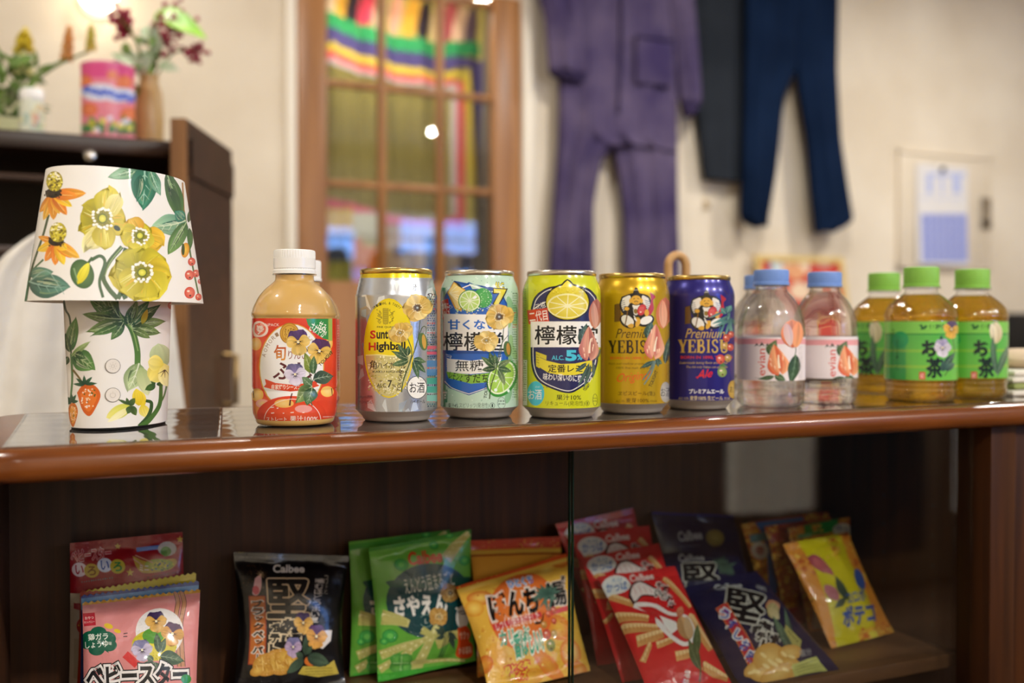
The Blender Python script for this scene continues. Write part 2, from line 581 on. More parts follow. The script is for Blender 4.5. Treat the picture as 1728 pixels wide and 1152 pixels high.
    # ---- painted flowers
    def petal(s, cx, cy, ang, ln, wd, c0, c1, p=0.8, q=0.7, streak=0.10, bend=0.0, nt=10, ns=8, ruf=0.0, start=0.0):
        a = R(ang)
        dx, dy = math.cos(a), -math.sin(a); ex, ey = -dy, dx
        C0, C1 = s.C(c0), s.C(c1)
        st = [s.rng.uniform(-1, 1) for _ in range(ns + 1)]
        rf = [1 + ruf * s.rng.uniform(-1, 1) for _ in range(ns + 1)]
        ph = s.rng.uniform(0, 6)
        def f(u, v):
            k = int(round(u * ns)); t = (start + (1 - start) * v)
            w_ = wd / 2 * max(0.0, math.sin(PI * min(1, t ** p))) ** q * (1 + ruf * 0.5 * math.sin(9 * t + ph))
            l_ = ln * t * (1 + (rf[k] - 1) * t)
            sd = (u * 2 - 1) * w_
            b = bend * t * t * ln
            return (cx + dx * l_ + ex * (sd + b), cy + dy * l_ + ey * (sd + b))
        def col(u, v):
            k = int(round(u * ns))
            c = mixc(C0, C1, v)
            g = 1 + streak * st[k] * (0.4 + v) 
            o = c.copy(); o[:3] = np.clip(c[:3] * g, 0, 1)
            return o
        s.grid(f, col, ns, nt)
    def leaf(s, x0, y0, x1, y1, wd, c0, c1, rib=None, bend=0.12, p=0.85, q=0.8, lobes=0):
        ln = math.hypot(x1 - x0, y1 - y0); ang = math.degrees(math.atan2(-(y1 - y0), x1 - x0))
        s.petal(x0, y0, ang, ln, wd, c0, c1, p, q, 0.3, bend, ruf=0.08 if not lobes else 0.3)
        if getattr(s, 'brushy', False) and wd > 30:
            a_ = R(ang); dx, dy = math.cos(a_), -math.sin(a_); ex, ey = -dy, dx
            for k in range(9):
                sd = s.rng.uniform(-.32, .32) * wd; t0, t1 = s.rng.uniform(.12, .4), s.rng.uniform(.55, .86)
                pts = []
                for t in np.linspace(t0, t1, 4):
                    f_ = sd * math.sin(PI * min(1, t ** p)); b = bend * t * t * ln
                    pts.append((x0 + dx * ln * t + ex * (f_ + b), y0 + dy * ln * t + ey * (f_ + b)))
                s.line(pts, wd * s.rng.uniform(.05, .10), mixc(s.C(c0), s.C(s.rng.choice(['#dfe8bc', '#0f2a20', '#a8c890', '#e8eccc'])), s.rng.uniform(.25, .55)), w1=wd * .02)
        if rib is not None:
            a = R(ang); pts = []
            for k in range(6):
                t = k / 5 * 0.92; b = bend * t * t * ln
                pts.append((x0 + math.cos(a) * ln * t + math.sin(a) * b, y0 - math.sin(a) * ln * t + math.cos(a) * b))
            s.line(pts, wd * 0.07, rib, w1=wd * 0.02)
            for sg in (-1, 1):
                for k in (1, 2, 3):
                    t = k * 0.22; b = bend * t * t * ln
                    bx, by = x0 + math.cos(a) * ln * t + math.sin(a) * b, y0 - math.sin(a) * ln * t + math.cos(a) * b
                    aa = a + sg * R(38)
                    s.line([(bx, by), (bx + math.cos(aa) * wd * .3, by - math.sin(aa) * wd * .3)], wd * 0.035, rib, w1=wd * .01)
    def palmate(s, x, y, ang, sz, cols, rib, n=5, spread=130):
        for i in range(n):
            f = i / (n - 1) - 0.5
            l = sz * (1 - 0.8 * abs(f) ** 1.2 * 0.6)
            a = ang + f * spread
            c = cols[i % len(cols)]
            s.petal(x, y, a, l, sz * .34, c[0], c[1], 0.9, 0.8, 0.3, 0.05 * (1 if f > 0 else -1), ruf=.1)
            s.line([(x, y), (x + math.cos(R(a)) * l * .8, y - math.sin(R(a)) * l * .8)], sz * .03, rib, w1=sz * .008, smooth=False)
    def poppy(s, cx, cy, rr, cols, n=6, rot=0.0, squash=1.0, ctr=('#7c8a2a', '#3f4a1c'), dots='#fbf6e6', ang0=None, dark='#4a4a1e', core=None):
        order = list(range(n)); s.rng.shuffle(order)
        for i in order:
            a = rot + 360.0 * i / n + s.rng.uniform(-8, 8)
            c = cols[i % len(cols)]
            l = rr * s.rng.uniform(.88, 1.06) * (squash if abs(math.sin(R(a))) > .6 else 1)
            s.petal(cx, cy, a, l, rr * 1.12, c[0], c[1], 1.5, 0.55, 0.22, s.rng.uniform(-.08, .08), ruf=.10)
            for k in range(3):
                b = a + s.rng.uniform(-22, 22); l0, l1 = rr * .3, rr * s.rng.uniform(.6, .92)
                cc = mixc(s.C(c[1]), s.C('#fff6b8'), .35)
                s.line([(cx + math.cos(R(b)) * l0, cy - math.sin(R(b)) * l0), (cx + math.cos(R(b + 4)) * l1, cy - math.sin(R(b + 4)) * l1)], rr * .035, cc, w1=rr * .01, smooth=False)
        s.ellipse(cx, cy, rr * .27, rr * .27 * squash, ctr[0], c2=ctr[1])
        for k in range(18):
            a = 360 * k / 18 + s.rng.uniform(-6, 6); q = rr * s.rng.uniform(.26, .38)
            x, y = cx + math.cos(R(a)) * q, cy - math.sin(R(a)) * q * squash
            s.line([(cx + math.cos(R(a)) * rr * .12, cy - math.sin(R(a)) * rr * .12 * squash), (x, y)], rr * .02, dark, smooth=False)
            s.ellipse(x, y, rr * .045, rr * .04, dots, n=8)
        if core:
            s.ellipse(cx, cy, rr * .11, rr * .10 * squash, core, n=14, c2='#e8e4d0')
            return
        s.ellipse(cx, cy, rr * .12, rr * .11 * squash, '#d8d43c', c2='#f2ee7a', n=14)
        s.ring(cx, cy, rr * .12, rr * .11 * squash, rr * .025, '#66701c', n=14)
    def pansy(s, cx, cy, rr, top, top2, main, main2, rot=0.0, whisk='#2a1a20', eye='#fbf4d8'):
        for a, l, w_ in ((62, 1.0, 1.0), (118, 1.0, 1.0)):
            s.petal(cx, cy, a + rot, rr * l, rr * w_, top, top2, 1.5, .6, .2, ruf=.08)
        for a, l, w_ in ((5, .95, .95), (175, .95, .95), (-90, 1.05, 1.25)):
            s.petal(cx, cy, a + rot, rr * l, rr * w_, main, main2, 1.4, .55, .18, ruf=.08)
        for a in (-125, -108, -90, -72, -55, 10, -8, 170, 188):
            s.line([(cx, cy), (cx + math.cos(R(a + rot)) * rr * .42, cy - math.sin(R(a + rot)) * rr * .42)], rr * .07, whisk, w1=rr * .015, smooth=False)
        s.ellipse(cx, cy, rr * .10, rr * .12, eye, n=12)
        s.ellipse(cx, cy - rr * .02, rr * .05, rr * .05, '#e2c43a', n=10)
    def anthurium(s, cx, cy, w_, h, rot=0.0, c0='#c8605c', c1='#f2b48c', spad='#f6ead0'):
        def prof(sd, n=9):
            p = []
            for k in range(n + 1):
                t = k / n
                p.append((sd * w_ / 2 * (math.sin(PI * min(1, (0.08 + .92 * t) ** .72)) ** .8), -h * .62 + h * t))
            return p
        for sd, ca, cb in ((-1, c0, c1), (1, c1, c0)):
            L_ = [(0, -h * .62)] ; 
            def f(u, v, sd=sd):
                t = v
                e = w_ / 2 * ((t / .64) ** .78 if t < .64 else math.sqrt(max(0, 1 - ((t - .64) / .37) ** 2)))
                x = sd * e * u; y = -h * .56 + h * t * (1 - .14 * max(0, t - .6) / .4 * (1 - u) ** 2)
                return s.rot([(cx + x, cy + y)], cx, cy, rot)[0]
            st = [s.rng.uniform(-.15, .15) for _ in range(9)]
            s.grid(f, lambda u, v, ca=ca, cb=cb: np.clip(mixc(s.C(ca), s.C(cb), .5 + .5 * math.sin(3 * u + 2.2 * v)) * np.array([*(3 * [1 + st[int(round(u * 8))]]), 1]), 0, 1), 8, 12)
        for k in range(5):
            t = s.rng.uniform(-.4, .25); x = s.rng.choice((-1, 1)) * w_ * s.rng.uniform(.15, .33)
            q = s.rot([(cx + x, cy + h * t), (cx + x * .9, cy + h * (t + .12))], cx, cy, rot)
            s.line(q, w_ * .06, '#f8d0b0', w1=w_ * .02, smooth=False)
        q = s.rot([(cx + w_ * .02, cy + h * .22), (cx + w_ * .05, cy - h * .02), (cx + w_ * .10, cy - h * .20)], cx, cy, rot)
        s.line(q, w_ * .10, spad, w1=w_ * .05)
    def strawberry(s, cx, cy, w_, h, rot=0, c0='#e0661e', c1='#f08a30'):
        pts = [(cx - w_ * .46, cy - h * .22), (cx - w_ * .2, cy - h * .46), (cx + w_ * .25, cy - h * .44), (cx + w_ * .5, cy - h * .15), (cx + w_ * .3, cy + h * .25), (cx + w_ * .04, cy + h * .5), (cx - w_ * .25, cy + h * .3)]
        s.poly(s.rot(pts, cx, cy, rot), c0, True)
        s.poly(s.rot([(cx + (p[0] - cx) * .7, cy + (p[1] - cy) * .72) for p in pts], cx, cy, rot), c1, True)
        for k in range(34):
            a, q = s.rng.uniform(0, 2 * PI), math.sqrt(s.rng.random())
            x, y = cx + math.cos(a) * q * w_ * .34 + w_ * .04, cy - h * .04 + math.sin(a) * q * h * .34
            s.ellipse(x, y, w_ * .035, h * .025, s.rng.choice(['#fff0e0', '#ffe9d8', '#fbd9b0', '#4a5a1e']), rot=s.rng.uniform(0, 90), n=7)
    def berry(s, cx, cy, r, c0='#d8432e', c1='#ef8a6a'):
        s.ellipse(cx, cy, r, r * 1.1, c0, c2=c1, n=18)
        s.ellipse(cx - r * .25, cy - r * .3, r * .28, r * .2, '#fbd8c4', n=10)
        s.ellipse(cx + r * .1, cy + r * .55, r * .2, r * .2, '#5a1a12', n=8)
    def dotrow(s, x0, y0, x1, y1, n, h, c, fill=.6):
        """a line of print too small to read"""
        for i in range(n):
            a, b = i / n, (i + fill * s.rng.uniform(.6, 1.2)) / n
            p = (x0 + (x1 - x0) * a, y0 + (y1 - y0) * a); q = (x0 + (x1 - x0) * b, y0 + (y1 - y0) * b)
            s.line([p, q], h * s.rng.uniform(.6, 1.0), c, smooth=False)
    def speck(s, x0, y0, x1, y1, n, r0, r1, cols):
        """scattered small flecks, one layer"""
        pts = []; tr = []; cc = []
        for _ in range(n):
            x, y = s.rng.uniform(x0, x1), s.rng.uniform(y0, y1); r = s.rng.uniform(r0, r1); k = len(pts)
            c = s.C(s.rng.choice(cols))
            for i in range(5):
                a = 2 * PI * i / 5 + x
                pts.append((x + r * math.cos(a) * s.rng.uniform(.5, 1.3), y + r * math.sin(a) * s.rng.uniform(.5, 1.3))); cc.append(c)
            tr += [(k, k + 1, k + 2), (k, k + 2, k + 3), (k, k + 3, k + 4)]
        s.add(pts, tr, np.array(cc))
    # ---- finish
    def build(s, name, m, parent, base=None, label=None, basefn=None, clip=None):
        S = s.surf
        nu, nv = len(S.un), len(S.vn)
        U, V = np.meshgrid(S.un, S.vn, indexing='ij')
        B = np.zeros((nu * nv, 7)); B[:, 0] = U.ravel(); B[:, 1] = V.ravel()
        if basefn is not None: B[:, 3:] = np.array([basefn(u, v) for u, v in zip(U.ravel(), V.ravel())])
        else: B[:, 3:] = s.C(base)
        I = np.arange(nu * nv).reshape(nu, nv)
        a, b, c, d = I[:-1, :-1].ravel(), I[1:, :-1].ravel(), I[:-1, 1:].ravel(), I[1:, 1:].ravel()
        BT = np.concatenate([np.stack([a, b, c], 1), np.stack([b, d, c], 1)])
        if s.P:
            # shapes that do not overlap share a layer, so the print stays paper thin
            bb = np.array([[*A_[:, :2].min(0), *A_[:, :2].max(0)] for A_ in s.P])
            lv = np.zeros(len(bb), int)
            for i in range(len(bb)):
                if i:
                    q = bb[:i]
                    ov = (q[:, 0] < bb[i, 2]) & (q[:, 2] > bb[i, 0]) & (q[:, 1] < bb[i, 3]) & (q[:, 3] > bb[i, 1])
                    lv[i] = lv[:i][ov].max() + 1 if ov.any() else 1
                else: lv[i] = 1
                s.P[i][:, 2] = lv[i]
            P = np.concatenate(s.P); T = np.concatenate(s.T)
            lo_u, hi_u, lo_v, hi_v = S.un[0], S.un[-1], S.vn[0], S.vn[-1]
            P, T = cut(P, T, (1, 0), S.un)
            P, T = cut(P, T, (0, 1), S.vn)
            if S.diag:
                du, dv = S.un[1] - S.un[0], S.vn[1] - S.vn[0]
                off = S.un[0] / du + S.vn[0] / dv
                P, T = cut(P, T, (1 / du, 1 / dv), [k + off for k in range(1, nu + nv - 2)])
            ce = P[T][:, :, :2].mean(1)
            ok = (ce[:, 0] > lo_u) & (ce[:, 0] < hi_u) & (ce[:, 1] > lo_v) & (ce[:, 1] < hi_v)
            q = P[T]
            ar = np.abs((q[:, 1, 0] - q[:, 0, 0]) * (q[:, 2, 1] - q[:, 0, 1]) - (q[:, 2, 0] - q[:, 0, 0]) * (q[:, 1, 1] - q[:, 0, 1]))
            T = T[ok & (ar > 1e-13)]
            # every print triangle faces outwards
            q = P[T]
            sg = (q[:, 1, 0] - q[:, 0, 0]) * (q[:, 2, 1] - q[:, 0, 1]) - (q[:, 2, 0] - q[:, 0, 0]) * (q[:, 1, 1] - q[:, 0, 1])
            T = np.where((sg < 0)[:, None], T[:, ::-1], T)
            used, invx = np.unique(T, return_inverse=True)
            P = P[used]; T = invx.reshape(-1, 3)
            A = np.concatenate([B, P]); TT = np.concatenate([BT, T + len(B)])
        else:
            A, TT = B, BT
        X, Nn = S.ev(A[:, :2], A[:, 2] * s.eps)
        if parent is not None: X = X - world_loc(parent)
        me = bpy.data.meshes.new(name)
        me.vertices.add(len(X)); me.vertices.foreach_set('co', X.astype(np.float32).ravel())
        me.loops.add(len(TT) * 3); me.loops.foreach_set('vertex_index', TT.astype(np.int32).ravel())
        me.polygons.add(len(TT)); me.polygons.foreach_set('loop_start', np.arange(0, len(TT) * 3, 3, dtype=np.int32))
        me.polygons.foreach_set('loop_total', np.full(len(TT), 3, dtype=np.int32))
        me.polygons.foreach_set('use_smooth', np.ones(len(TT), dtype=bool))
        me.update(calc_edges=True)
        at = me.color_attributes.new('print', 'FLOAT_COLOR', 'POINT')
        at.data.foreach_set('color', A[:, 3:7].astype(np.float32).ravel())
        me.normals_split_custom_set_from_vertices(Nn.tolist())
        me.materials.append(m)
        o = bpy.data.objects.new(name, me)
        COL.objects.link(o)
        if parent is not None: o.parent = parent
        if label: o['label'] = label
        return o

def oval_surf(cx, cy, z0, prof, a=1.0, b=1.0, rot=0.0, nu=120):
    """lathed or oval body: prof is a list of (k, z); half-axes a*k, b*k turned by rot; u = 0 faces the camera"""
    face = math.atan2(CAM[1] - cy, CAM[0] - cx)
    un = np.linspace(-PI, PI, nu + 1)
    vn = np.array([p[1] for p in prof], float); kk = np.array([p[0] for p in prof], float)
    f0 = face - rot
    # ellipse parameter of the point facing the camera
    t0 = math.atan2(math.sin(f0) / b, math.cos(f0) / a)
    T = un + t0
    ca, sa = math.cos(rot), math.sin(rot)
    lx, ly = a * np.cos(T), b * np.sin(T)
    X = lx * ca - ly * sa; Y = lx * sa + ly * ca
    G = np.zeros((nu + 1, len(vn), 3))
    G[:, :, 0] = cx + X[:, None] * kk[None]; G[:, :, 1] = cy + Y[:, None] * kk[None]; G[:, :, 2] = z0 + vn[None]
    S = Surf(un, vn, G, wrap=True)
    def inv(px):
        D = FWD[None] * FPX + RIGHT[None] * (px[:, 0:1] - 864) + UPV[None] * (576 - px[:, 1:2])
        ox, oy = CAM[0] - cx, CAM[1] - cy
        o2 = np.array([(ox * ca + oy * sa) / a, (-ox * sa + oy * ca) / b])
        d2 = np.stack([(D[:, 0] * ca + D[:, 1] * sa) / a, (-D[:, 0] * sa + D[:, 1] * ca) / b], 1)
        k = np.ones(len(px)) * np.interp(0.5 * (vn[0] + vn[-1]), vn, kk)
        for _ in range(5):
            A = (d2 ** 2).sum(1); Bq = (d2 * o2).sum(1); Cq = (o2 ** 2).sum() - k ** 2
            disc = np.maximum(Bq ** 2 - A * Cq, 0)
            t = (-Bq - np.sqrt(disc)) / A
            z = CAM[2] + D[:, 2] * t - z0
            k = np.interp(z, vn, kk)
        p = o2[None] + d2 * t[:, None]
        th = np.arctan2(p[:, 1], p[:, 0]) - t0
        th = (th + PI) % (2 * PI) - PI
        return np.stack([th, z], 1)
    return S, inv
# ------------------------------------------------------------------ materials of the room
M_WALL = noise_mat('wall_plaster', (220, 205, 181), (235, 223, 202), nscale=2.5, rough=0.85, bump=0.25, bump_scale=14.0, spec=0.2)
M_CEIL = mat('ceiling_white', (236, 230, 216), 0.9)
M_FLOOR = noise_mat('floor_wood', (60, 44, 33), (80, 60, 45), scale=(0.6, 8, 1), nscale=3.0, rough=0.35)
M_TRIM = mat('white_trim', (232, 222, 204), 0.5)
M_DOORWOOD = noise_mat('door_wood', (138, 90, 46), (172, 118, 66), scale=(7, 7, 0.5), nscale=3.2, rough=0.38, bump=0.1, dist=0.6)
M_COUNTER = noise_mat('counter_wood', (88, 43, 12), (130, 69, 22), scale=(0.8, 12, 12), nscale=6.0, detail=8, rough=0.26, lo=.3, hi=.72, coat=0.15, dist=0.5)
M_POST = noise_mat('cabinet_wood', (44, 21, 6), (70, 37, 13), scale=(12, 12, 0.7), nscale=6.0, detail=8, rough=0.45, lo=.3, hi=.72, dist=0.5, spec=.18)
M_BACK = noise_mat('veneer_back', (46, 24, 10), (84, 48, 23), scale=(14, 1, 0.5), nscale=7.0, detail=9, rough=0.42, lo=.28, hi=.75, dist=0.8)
M_SHELF = noise_mat('shelf_wood', (88, 58, 34), (116, 80, 50), scale=(1, 10, 10), nscale=5.0, rough=0.45)
M_GLASS = thin_glass('cabinet_glass', (0.965, 0.975, 0.97), 1.52, 0.0, 1.5)
M_GEDGE = mat('glass_edge', (20, 34, 28), 0.15)
M_FILM = thin_glass('clear_film', (0.95, 0.95, 0.94), 1.5, 0.04, 1.45, haze=0.09)
M_DARKWOOD = noise_mat('hutch_dark_wood', (40, 25, 17), (64, 41, 28), scale=(1, 8, 8), nscale=5.0, rough=0.35)
M_BLACK = mat('black_plastic', (16, 16, 17), 0.4)
M_CHROME = mat('chrome', (205, 200, 192), 0.18, 1.0)
M_WHITECAP = mat('white_plastic', (240, 238, 234), 0.4)
M_LAMPDISC = mat('lamp_lens', (255, 240, 215), 0.5, emit=22.0, emit_col=(255, 226, 184))

YW = 2.50                                                # face of the back wall
XL, XR, YF = -1.9, 5.3, -3.2

def struct(o):
    o['kind'] = 'structure'; return o
struct(box('floor', M_FLOOR, XL - .1, XR + .1, YF - .1, YW + 1.2, -0.1, 0.0))
struct(box('ceiling', M_CEIL, XL - .1, XR + .1, YF - .1, YW + 1.2, CEIL, CEIL + 0.1))
# back wall, left open where the glazed door hangs
DX0, DX1 = at_y(500, 300, YW)[0], at_y(879, 300, YW)[0]
DZT = 2.12
m = MB()
m.box(XL, DX0, YW, YW + 0.1, 0, CEIL)
m.box(DX1, XR, YW, YW + 0.1, 0, CEIL)
m.box(DX0, DX1, YW, YW + 0.1, DZT, CEIL)
struct(m.build('wall_back', M_WALL))
struct(box('wall_left', M_WALL, XL - 0.1, XL, YF, YW + 1.2, 0, CEIL))
struct(box('wall_right', M_WALL, XR, XR + 0.1, YF, YW + 1.2, 0, CEIL))
struct(box('wall_front', M_WALL, XL, XR, YF - 0.1, YF, 0, CEIL))
M_BLUEGLOW = mat('daylit_pane', (150, 190, 255), 0.3, emit=15.0, emit_col=(120, 170, 255))  # glowing panes added on the front wall, mirrored as blue patches in the door glass
for k, (xa, xb, za, zb_) in enumerate(((2.12, 2.42, 1.58, 1.86), (2.86, 3.18, 1.66, 1.96), (3.30, 3.62, 1.66, 1.96))):
    m = MB()
    m.box(xa - .03, xa, YF, YF + .03, za - .03, zb_ + .03); m.box(xb, xb + .03, YF, YF + .03, za - .03, zb_ + .03)
    m.box(xa, xb, YF, YF + .03, za - .03, za); m.box(xa, xb, YF, YF + .03, zb_, zb_ + .03)
    wf = struct(m.build('window_%d' % (k + 1), M_TRIM))
    box('window_pane', M_BLUEGLOW, xa, xb, YF + 0.004, YF + 0.010, za, zb_, parent=wf)
# casing beside the door, skirting
struct(box('trim_1', M_TRIM, DX0 - 0.035, DX0 - 0.002, YW - 0.018, YW, 0, DZT + 0.04, 0.003))
struct(box('trim_2', M_TRIM, DX1 + 0.002, DX1 + 0.055, YW - 0.018, YW, 0, DZT + 0.04, 0.003))
struct(box('baseboard_back', M_TRIM, DX1 + .06, XR, YW - 0.012, YW, 0, 0.08, 0.002))
# the little room behind the door
m = MB()
m.box(DX0 - 0.7, DX1 + 0.7, YW + 1.1, YW + 1.15, 0, CEIL)
m.box(DX0 - 0.75, DX0 - 0.7, YW + 0.1, YW + 1.15, 0, CEIL); m.box(DX1 + 0.7, DX1 + 0.75, YW + 0.1, YW + 1.15, 0, CEIL)
struct(m.build('wall_behind_door', mat('alcove_wall', (120, 112, 110), 0.8)))

# ------------------------------------------------------------------ glazed wooden door
def zy(py, px=690, y=YW): return at_y(px, py, y)[2]
def xy(px, y=YW): return at_y(px, 400, y)[0]
door = thing('door_1', None, None, ((DX0 + DX1) / 2, YW + 0.02, 0.01))
door['kind'] = 'structure'
y0, y1 = YW - 0.005, YW + 0.035
xs = [xy(552), xy(831)]
zb = zy(476, 690)
zt = zy(-8, 690)
box('stile', M_DOORWOOD, DX0 + .003, xs[0], y0, y1, 0.01, DZT - .004, 0.004, door)
box('stile', M_DOORWOOD, xs[1], DX1 - .003, y0, y1, 0.01, DZT - .004, 0.004, door)
zrow = [zy(152, 690), zy(316, 690)]
zrow.append(2 * zrow[0] - zrow[1] + 0.0)
zrow.append(zrow[2] + (zrow[0] - zrow[1]))
ztop = zrow[3]
box('top_rail', M_DOORWOOD, xs[0], xs[1], y0, y1, ztop, DZT - .004, 0.004, door)
box('lower_panel', M_DOORWOOD, xs[0], xs[1], y0 + .004, y1, 0.01, zb, 0.004, door)
for px in (646, 744.5):
    x = xy(px)
    box('muntin', M_DOORWOOD, x - .0125, x + .0125, y0 + .004, y1 - .004, zb, ztop, 0.004, door)
for z in zrow[:3]:
    box('muntin', M_DOORWOOD, xs[0], xs[1], y0 + .006, y1 - .006, z - .0115, z + .0115, 0.004, door)
box('window_pane', thin_glass('door_glass', (0.95, 0.95, 0.94), 1.45, 0.0, 1.0), xs[0], xs[1], YW + .014, YW + .017, zb, ztop, parent=door)
b = MB(); b.lathe([(0.012, 0), (0.012, .02), (.026, .03), (.028, .045), (.02, .055), (0.004, .058)], 0, 0, 0, 20)
Vk = [(DX1 - .05 + v[0], y0 - v[2], 0.98 - .35 + v[1]) for v in b.V]
mesh_obj('door_knob', Vk, b.F, mat('brass', (170, 130, 60), 0.3, 1.0), door, True, 40)

# colourful blanket hung behind the panes
YB = YW + 0.50
un = np.linspace(470, 905, 60); vn = np.linspace(-120, 640, 90)
G = np.zeros((60, 90, 3))
xs_ = [at_y(u, 200, YB)[0] for u in un]
for i, u in enumerate(un):
    for j, v in enumerate(vn):
        x = xs_[i]; z = at_y(u, 520 - v, YB)[2]
        G[i, j] = (x, YB + 0.012 * math.sin(x * 38 + z * 3) + 0.007 * math.sin(x * 90 + 1.3), z)
S = Surf(un, vn, G)
P = Print(S, inv=lambda p: np.stack([p[:, 0], 520 - p[:, 1]], 1), eps=0.00012, seed=4)
P.crop(480, 0, 2.505)
P.rect(-60, -300, 850, 1250, '#b3a85c')
for k in range(46):                                      # netted olive middle
    P.line([(150, 250 + k * 16), (700, 300 + k * 16)], 5, '#6f6640', smooth=False)
for k in range(40):
    P.line([(160 + k * 14, 180), (160 + k * 14, 900)], 5, '#7a7044', smooth=False)
P.line([(100, 230), (420, 325), (640, 362), (720, 372), (722, 960)], 30, '#b9b0b2', smooth=False)
P.line([(100, 205), (420, 310), (640, 345), (740, 352), (745, 1010)], 34, '#d25a5c', smooth=False)
P.line([(100, 160), (420, 278), (640, 315), (770, 322), (800, 820)], 38, '#c8b23e', smooth=False)
P.line([(100, 115), (420, 225), (640, 270), (815, 270), (840, 820)], 74, '#494273', smooth=False)
P.line([(100, 55), (420, 170), (640, 212), (830, 205)], 60, '#2f8a55', smooth=False)
GREEN_BAND = [(100, 55), (420, 170), (640, 212), (830, 205)]
for i, (x, c) in enumerate([(150, '#3a3040'), (195, '#c7b39a'), (240, '#c79a3c'), (290, '#2c2630'), (345, '#c0415a'), (400, '#b8a68e'), (470, '#d2a08e'), (535, '#c79a3c'), (590, '#2c2630'), (650, '#cdb88c'), (690, '#9a4a52'), (740, '#dfc0a8'), (790, '#5a4a5c')]):
    P.ellipse(x, 8 + (x - 150) * .17, 30, 95, c, rot=-10)
P.line(GREEN_BAND, 60, '#2f8a55', smooth=False)
P.poly([(100, 815), (400, 890), (420, 905), (640, 935), (760, 900), (760, 965), (420, 950), (100, 870)], '#cf5f78')
P.rect(120, 880, 280, 990, '#c4a024'); P.rect(280, 900, 420, 1010, '#b9b79c'); P.rect(120, 990, 280, 1100, '#2e3a4a')
P.rect(280, 1010, 330, 1250, '#bd6a2c'); P.rect(330, 1040, 420, 1250, '#c06f33'); P.rect(120, 1100, 280, 1300, '#8c8a34')
P.rect(430, 960, 650, 1300, '#b39b80'); P.rect(460, 1040, 520, 1085, '#3a3354'); P.rect(590, 1000, 630, 1250, '#34406a'); P.rect(530, 1030, 560, 1250, '#8c6f58')
P.rect(650, 970, 860, 1300, '#a4988c'); P.rect(740, 1080, 790, 1300, '#2c3556')
P.poly([(850, -300), (900, -300), (900, 1300), (790, 1300), (800, 820), (840, 400)], '#6d665e')
bl = P.build('patchwork_blanket', print_mat('knitted_cloth', 0.9, spec=0.1), None, '#8a8246')
tag(bl, 'knitted patchwork blanket with green and purple border hung behind the glazed door', 'blanket')

# ------------------------------------------------------------------ showcase the drinks stand on
XE = 1.75                                                # right end of the counter
XS = 0.8666                                              # inner edge of the bay's right stile
XG = 0.8800                                              # inner face of the bay's right side
CT, DEP = 0.021, 0.275
case = thing('display_cabinet', 'long brown wooden display cabinet with open front bay and drinks on top', 'cabinet', (0.8, DEP / 2, 0))
# worktop with rounded front edge and rounded left end
x0, xe = -0.014, XE
prof = [(0.0, 0.0)]
for k in range(1, 9):
    a = PI / 2 * k / 8
    prof.append((-0.0105 * math.sin(a), -0.0105 * (1 - math.cos(a))))
prof += [(-0.0105, -0.0150), (-0.0085, -0.0185), (-0.005, -CT)]
path = []                                               # outline of the flat top, inset base line, with outward normal
rc = 0.03
for k in range(13):
    a = PI * 1.5 - PI / 2 * k / 12
    path.append(((x0 + rc + rc * math.cos(a), rc + rc * math.sin(a)), (math.cos(a), math.sin(a))))
for k in range(13):
    a = PI - PI / 2 * k / 12
    path.append(((x0 + rc + rc * math.cos(a), DEP - rc + rc * math.sin(a)), (math.cos(a), math.sin(a))))
path += [((xe, DEP), (0.0, 1.0))]
path = [((xe, 0.0), (0.0, -1.0)), ((1.1, 0.0), (0.0, -1.0)), ((0.55, 0.0), (0.0, -1.0))] + path
V = []; F = []
for (p, n) in path:
    for (o_, z) in prof:
        V.append((p[0] - n[0] * o_, p[1] - n[1] * o_, ZT + z))
q = len(prof)
for i in range(len(path) - 1):
    for j in range(q - 1):
        F.append((i * q + j, i * q + j + 1, (i + 1) * q + j + 1, (i + 1) * q + j))
F.append(tuple(i * q for i in range(len(path))))
F.append(tuple(i * q + q - 1 for i in range(len(path) - 1, -1, -1)))
bm = bmesh.new(); vs = [bm.verts.new(v) for v in V]
for f in F: bm.faces.new([vs[i] for i in f])
bmesh.ops.recalc_face_normals(bm, faces=bm.faces[:])
bm.verts.index_update()
mesh_obj('worktop', [v.co[:] for v in bm.verts], [[v.index for v in f.verts] for f in bm.faces], M_COUNTER, case, True, 40)
bm.free()
ZS = ZT - 0.263                                          # shelf top
yb = DEP - 0.006
box('back_panel', M_BACK, -0.0125, XE - .01, yb, DEP, 0.06, ZT - CT - .0005, 0, case)
box('side_panel', M_BACK, -0.0125, -0.0095, 0.02, yb, 0.0, ZT - CT - .0005, 0.001, case)
box('front_stile', M_POST, XS, XS + 0.034, 0.006, 0.046, 0.0, ZT - CT - .0005, 0.001, case)
box('side_panel', M_POST, XG, XG + 0.021, 0.0465, yb, 0.0, ZT - CT - .0005, 0.001, case)
box('front_panel', M_POST, XS + 0.0355, XE - .012, 0.010, 0.028, 0.08, ZT - CT - .0005, 0.001, case)
box('side_panel', M_POST, XE - .03, XE - .01, 0.012, yb, 0.0, ZT - CT - .0005, 0.001, case)
box('shelf', M_SHELF, -0.009, XG - .0005, 0.058, yb - .0005, ZS - 0.014, ZS, 0.0008, case)
box('bottom_panel', M_SHELF, -0.009, XG - .0005, 0.012, yb - .0005, 0.06, 0.08, 0.0008, case)
for k, (yy, xa, xb) in enumerate(((0.0265, at_y(967.5, 800, 0.0265)[0], XS - .0008), (0.0365, at_y(962, 800, 0.0365)[0], XS - .012))):
    g = box('glass_door', M_GLASS, xa + .0006, xb, yy, yy + .003, 0.085, ZT - CT - .001, 0, case, label='clear sliding glass pane')
    box('pane_edge', M_GEDGE, xa - .0004, xa + .0006, yy, yy + .003, 0.085, ZT - CT - .001, 0, g)
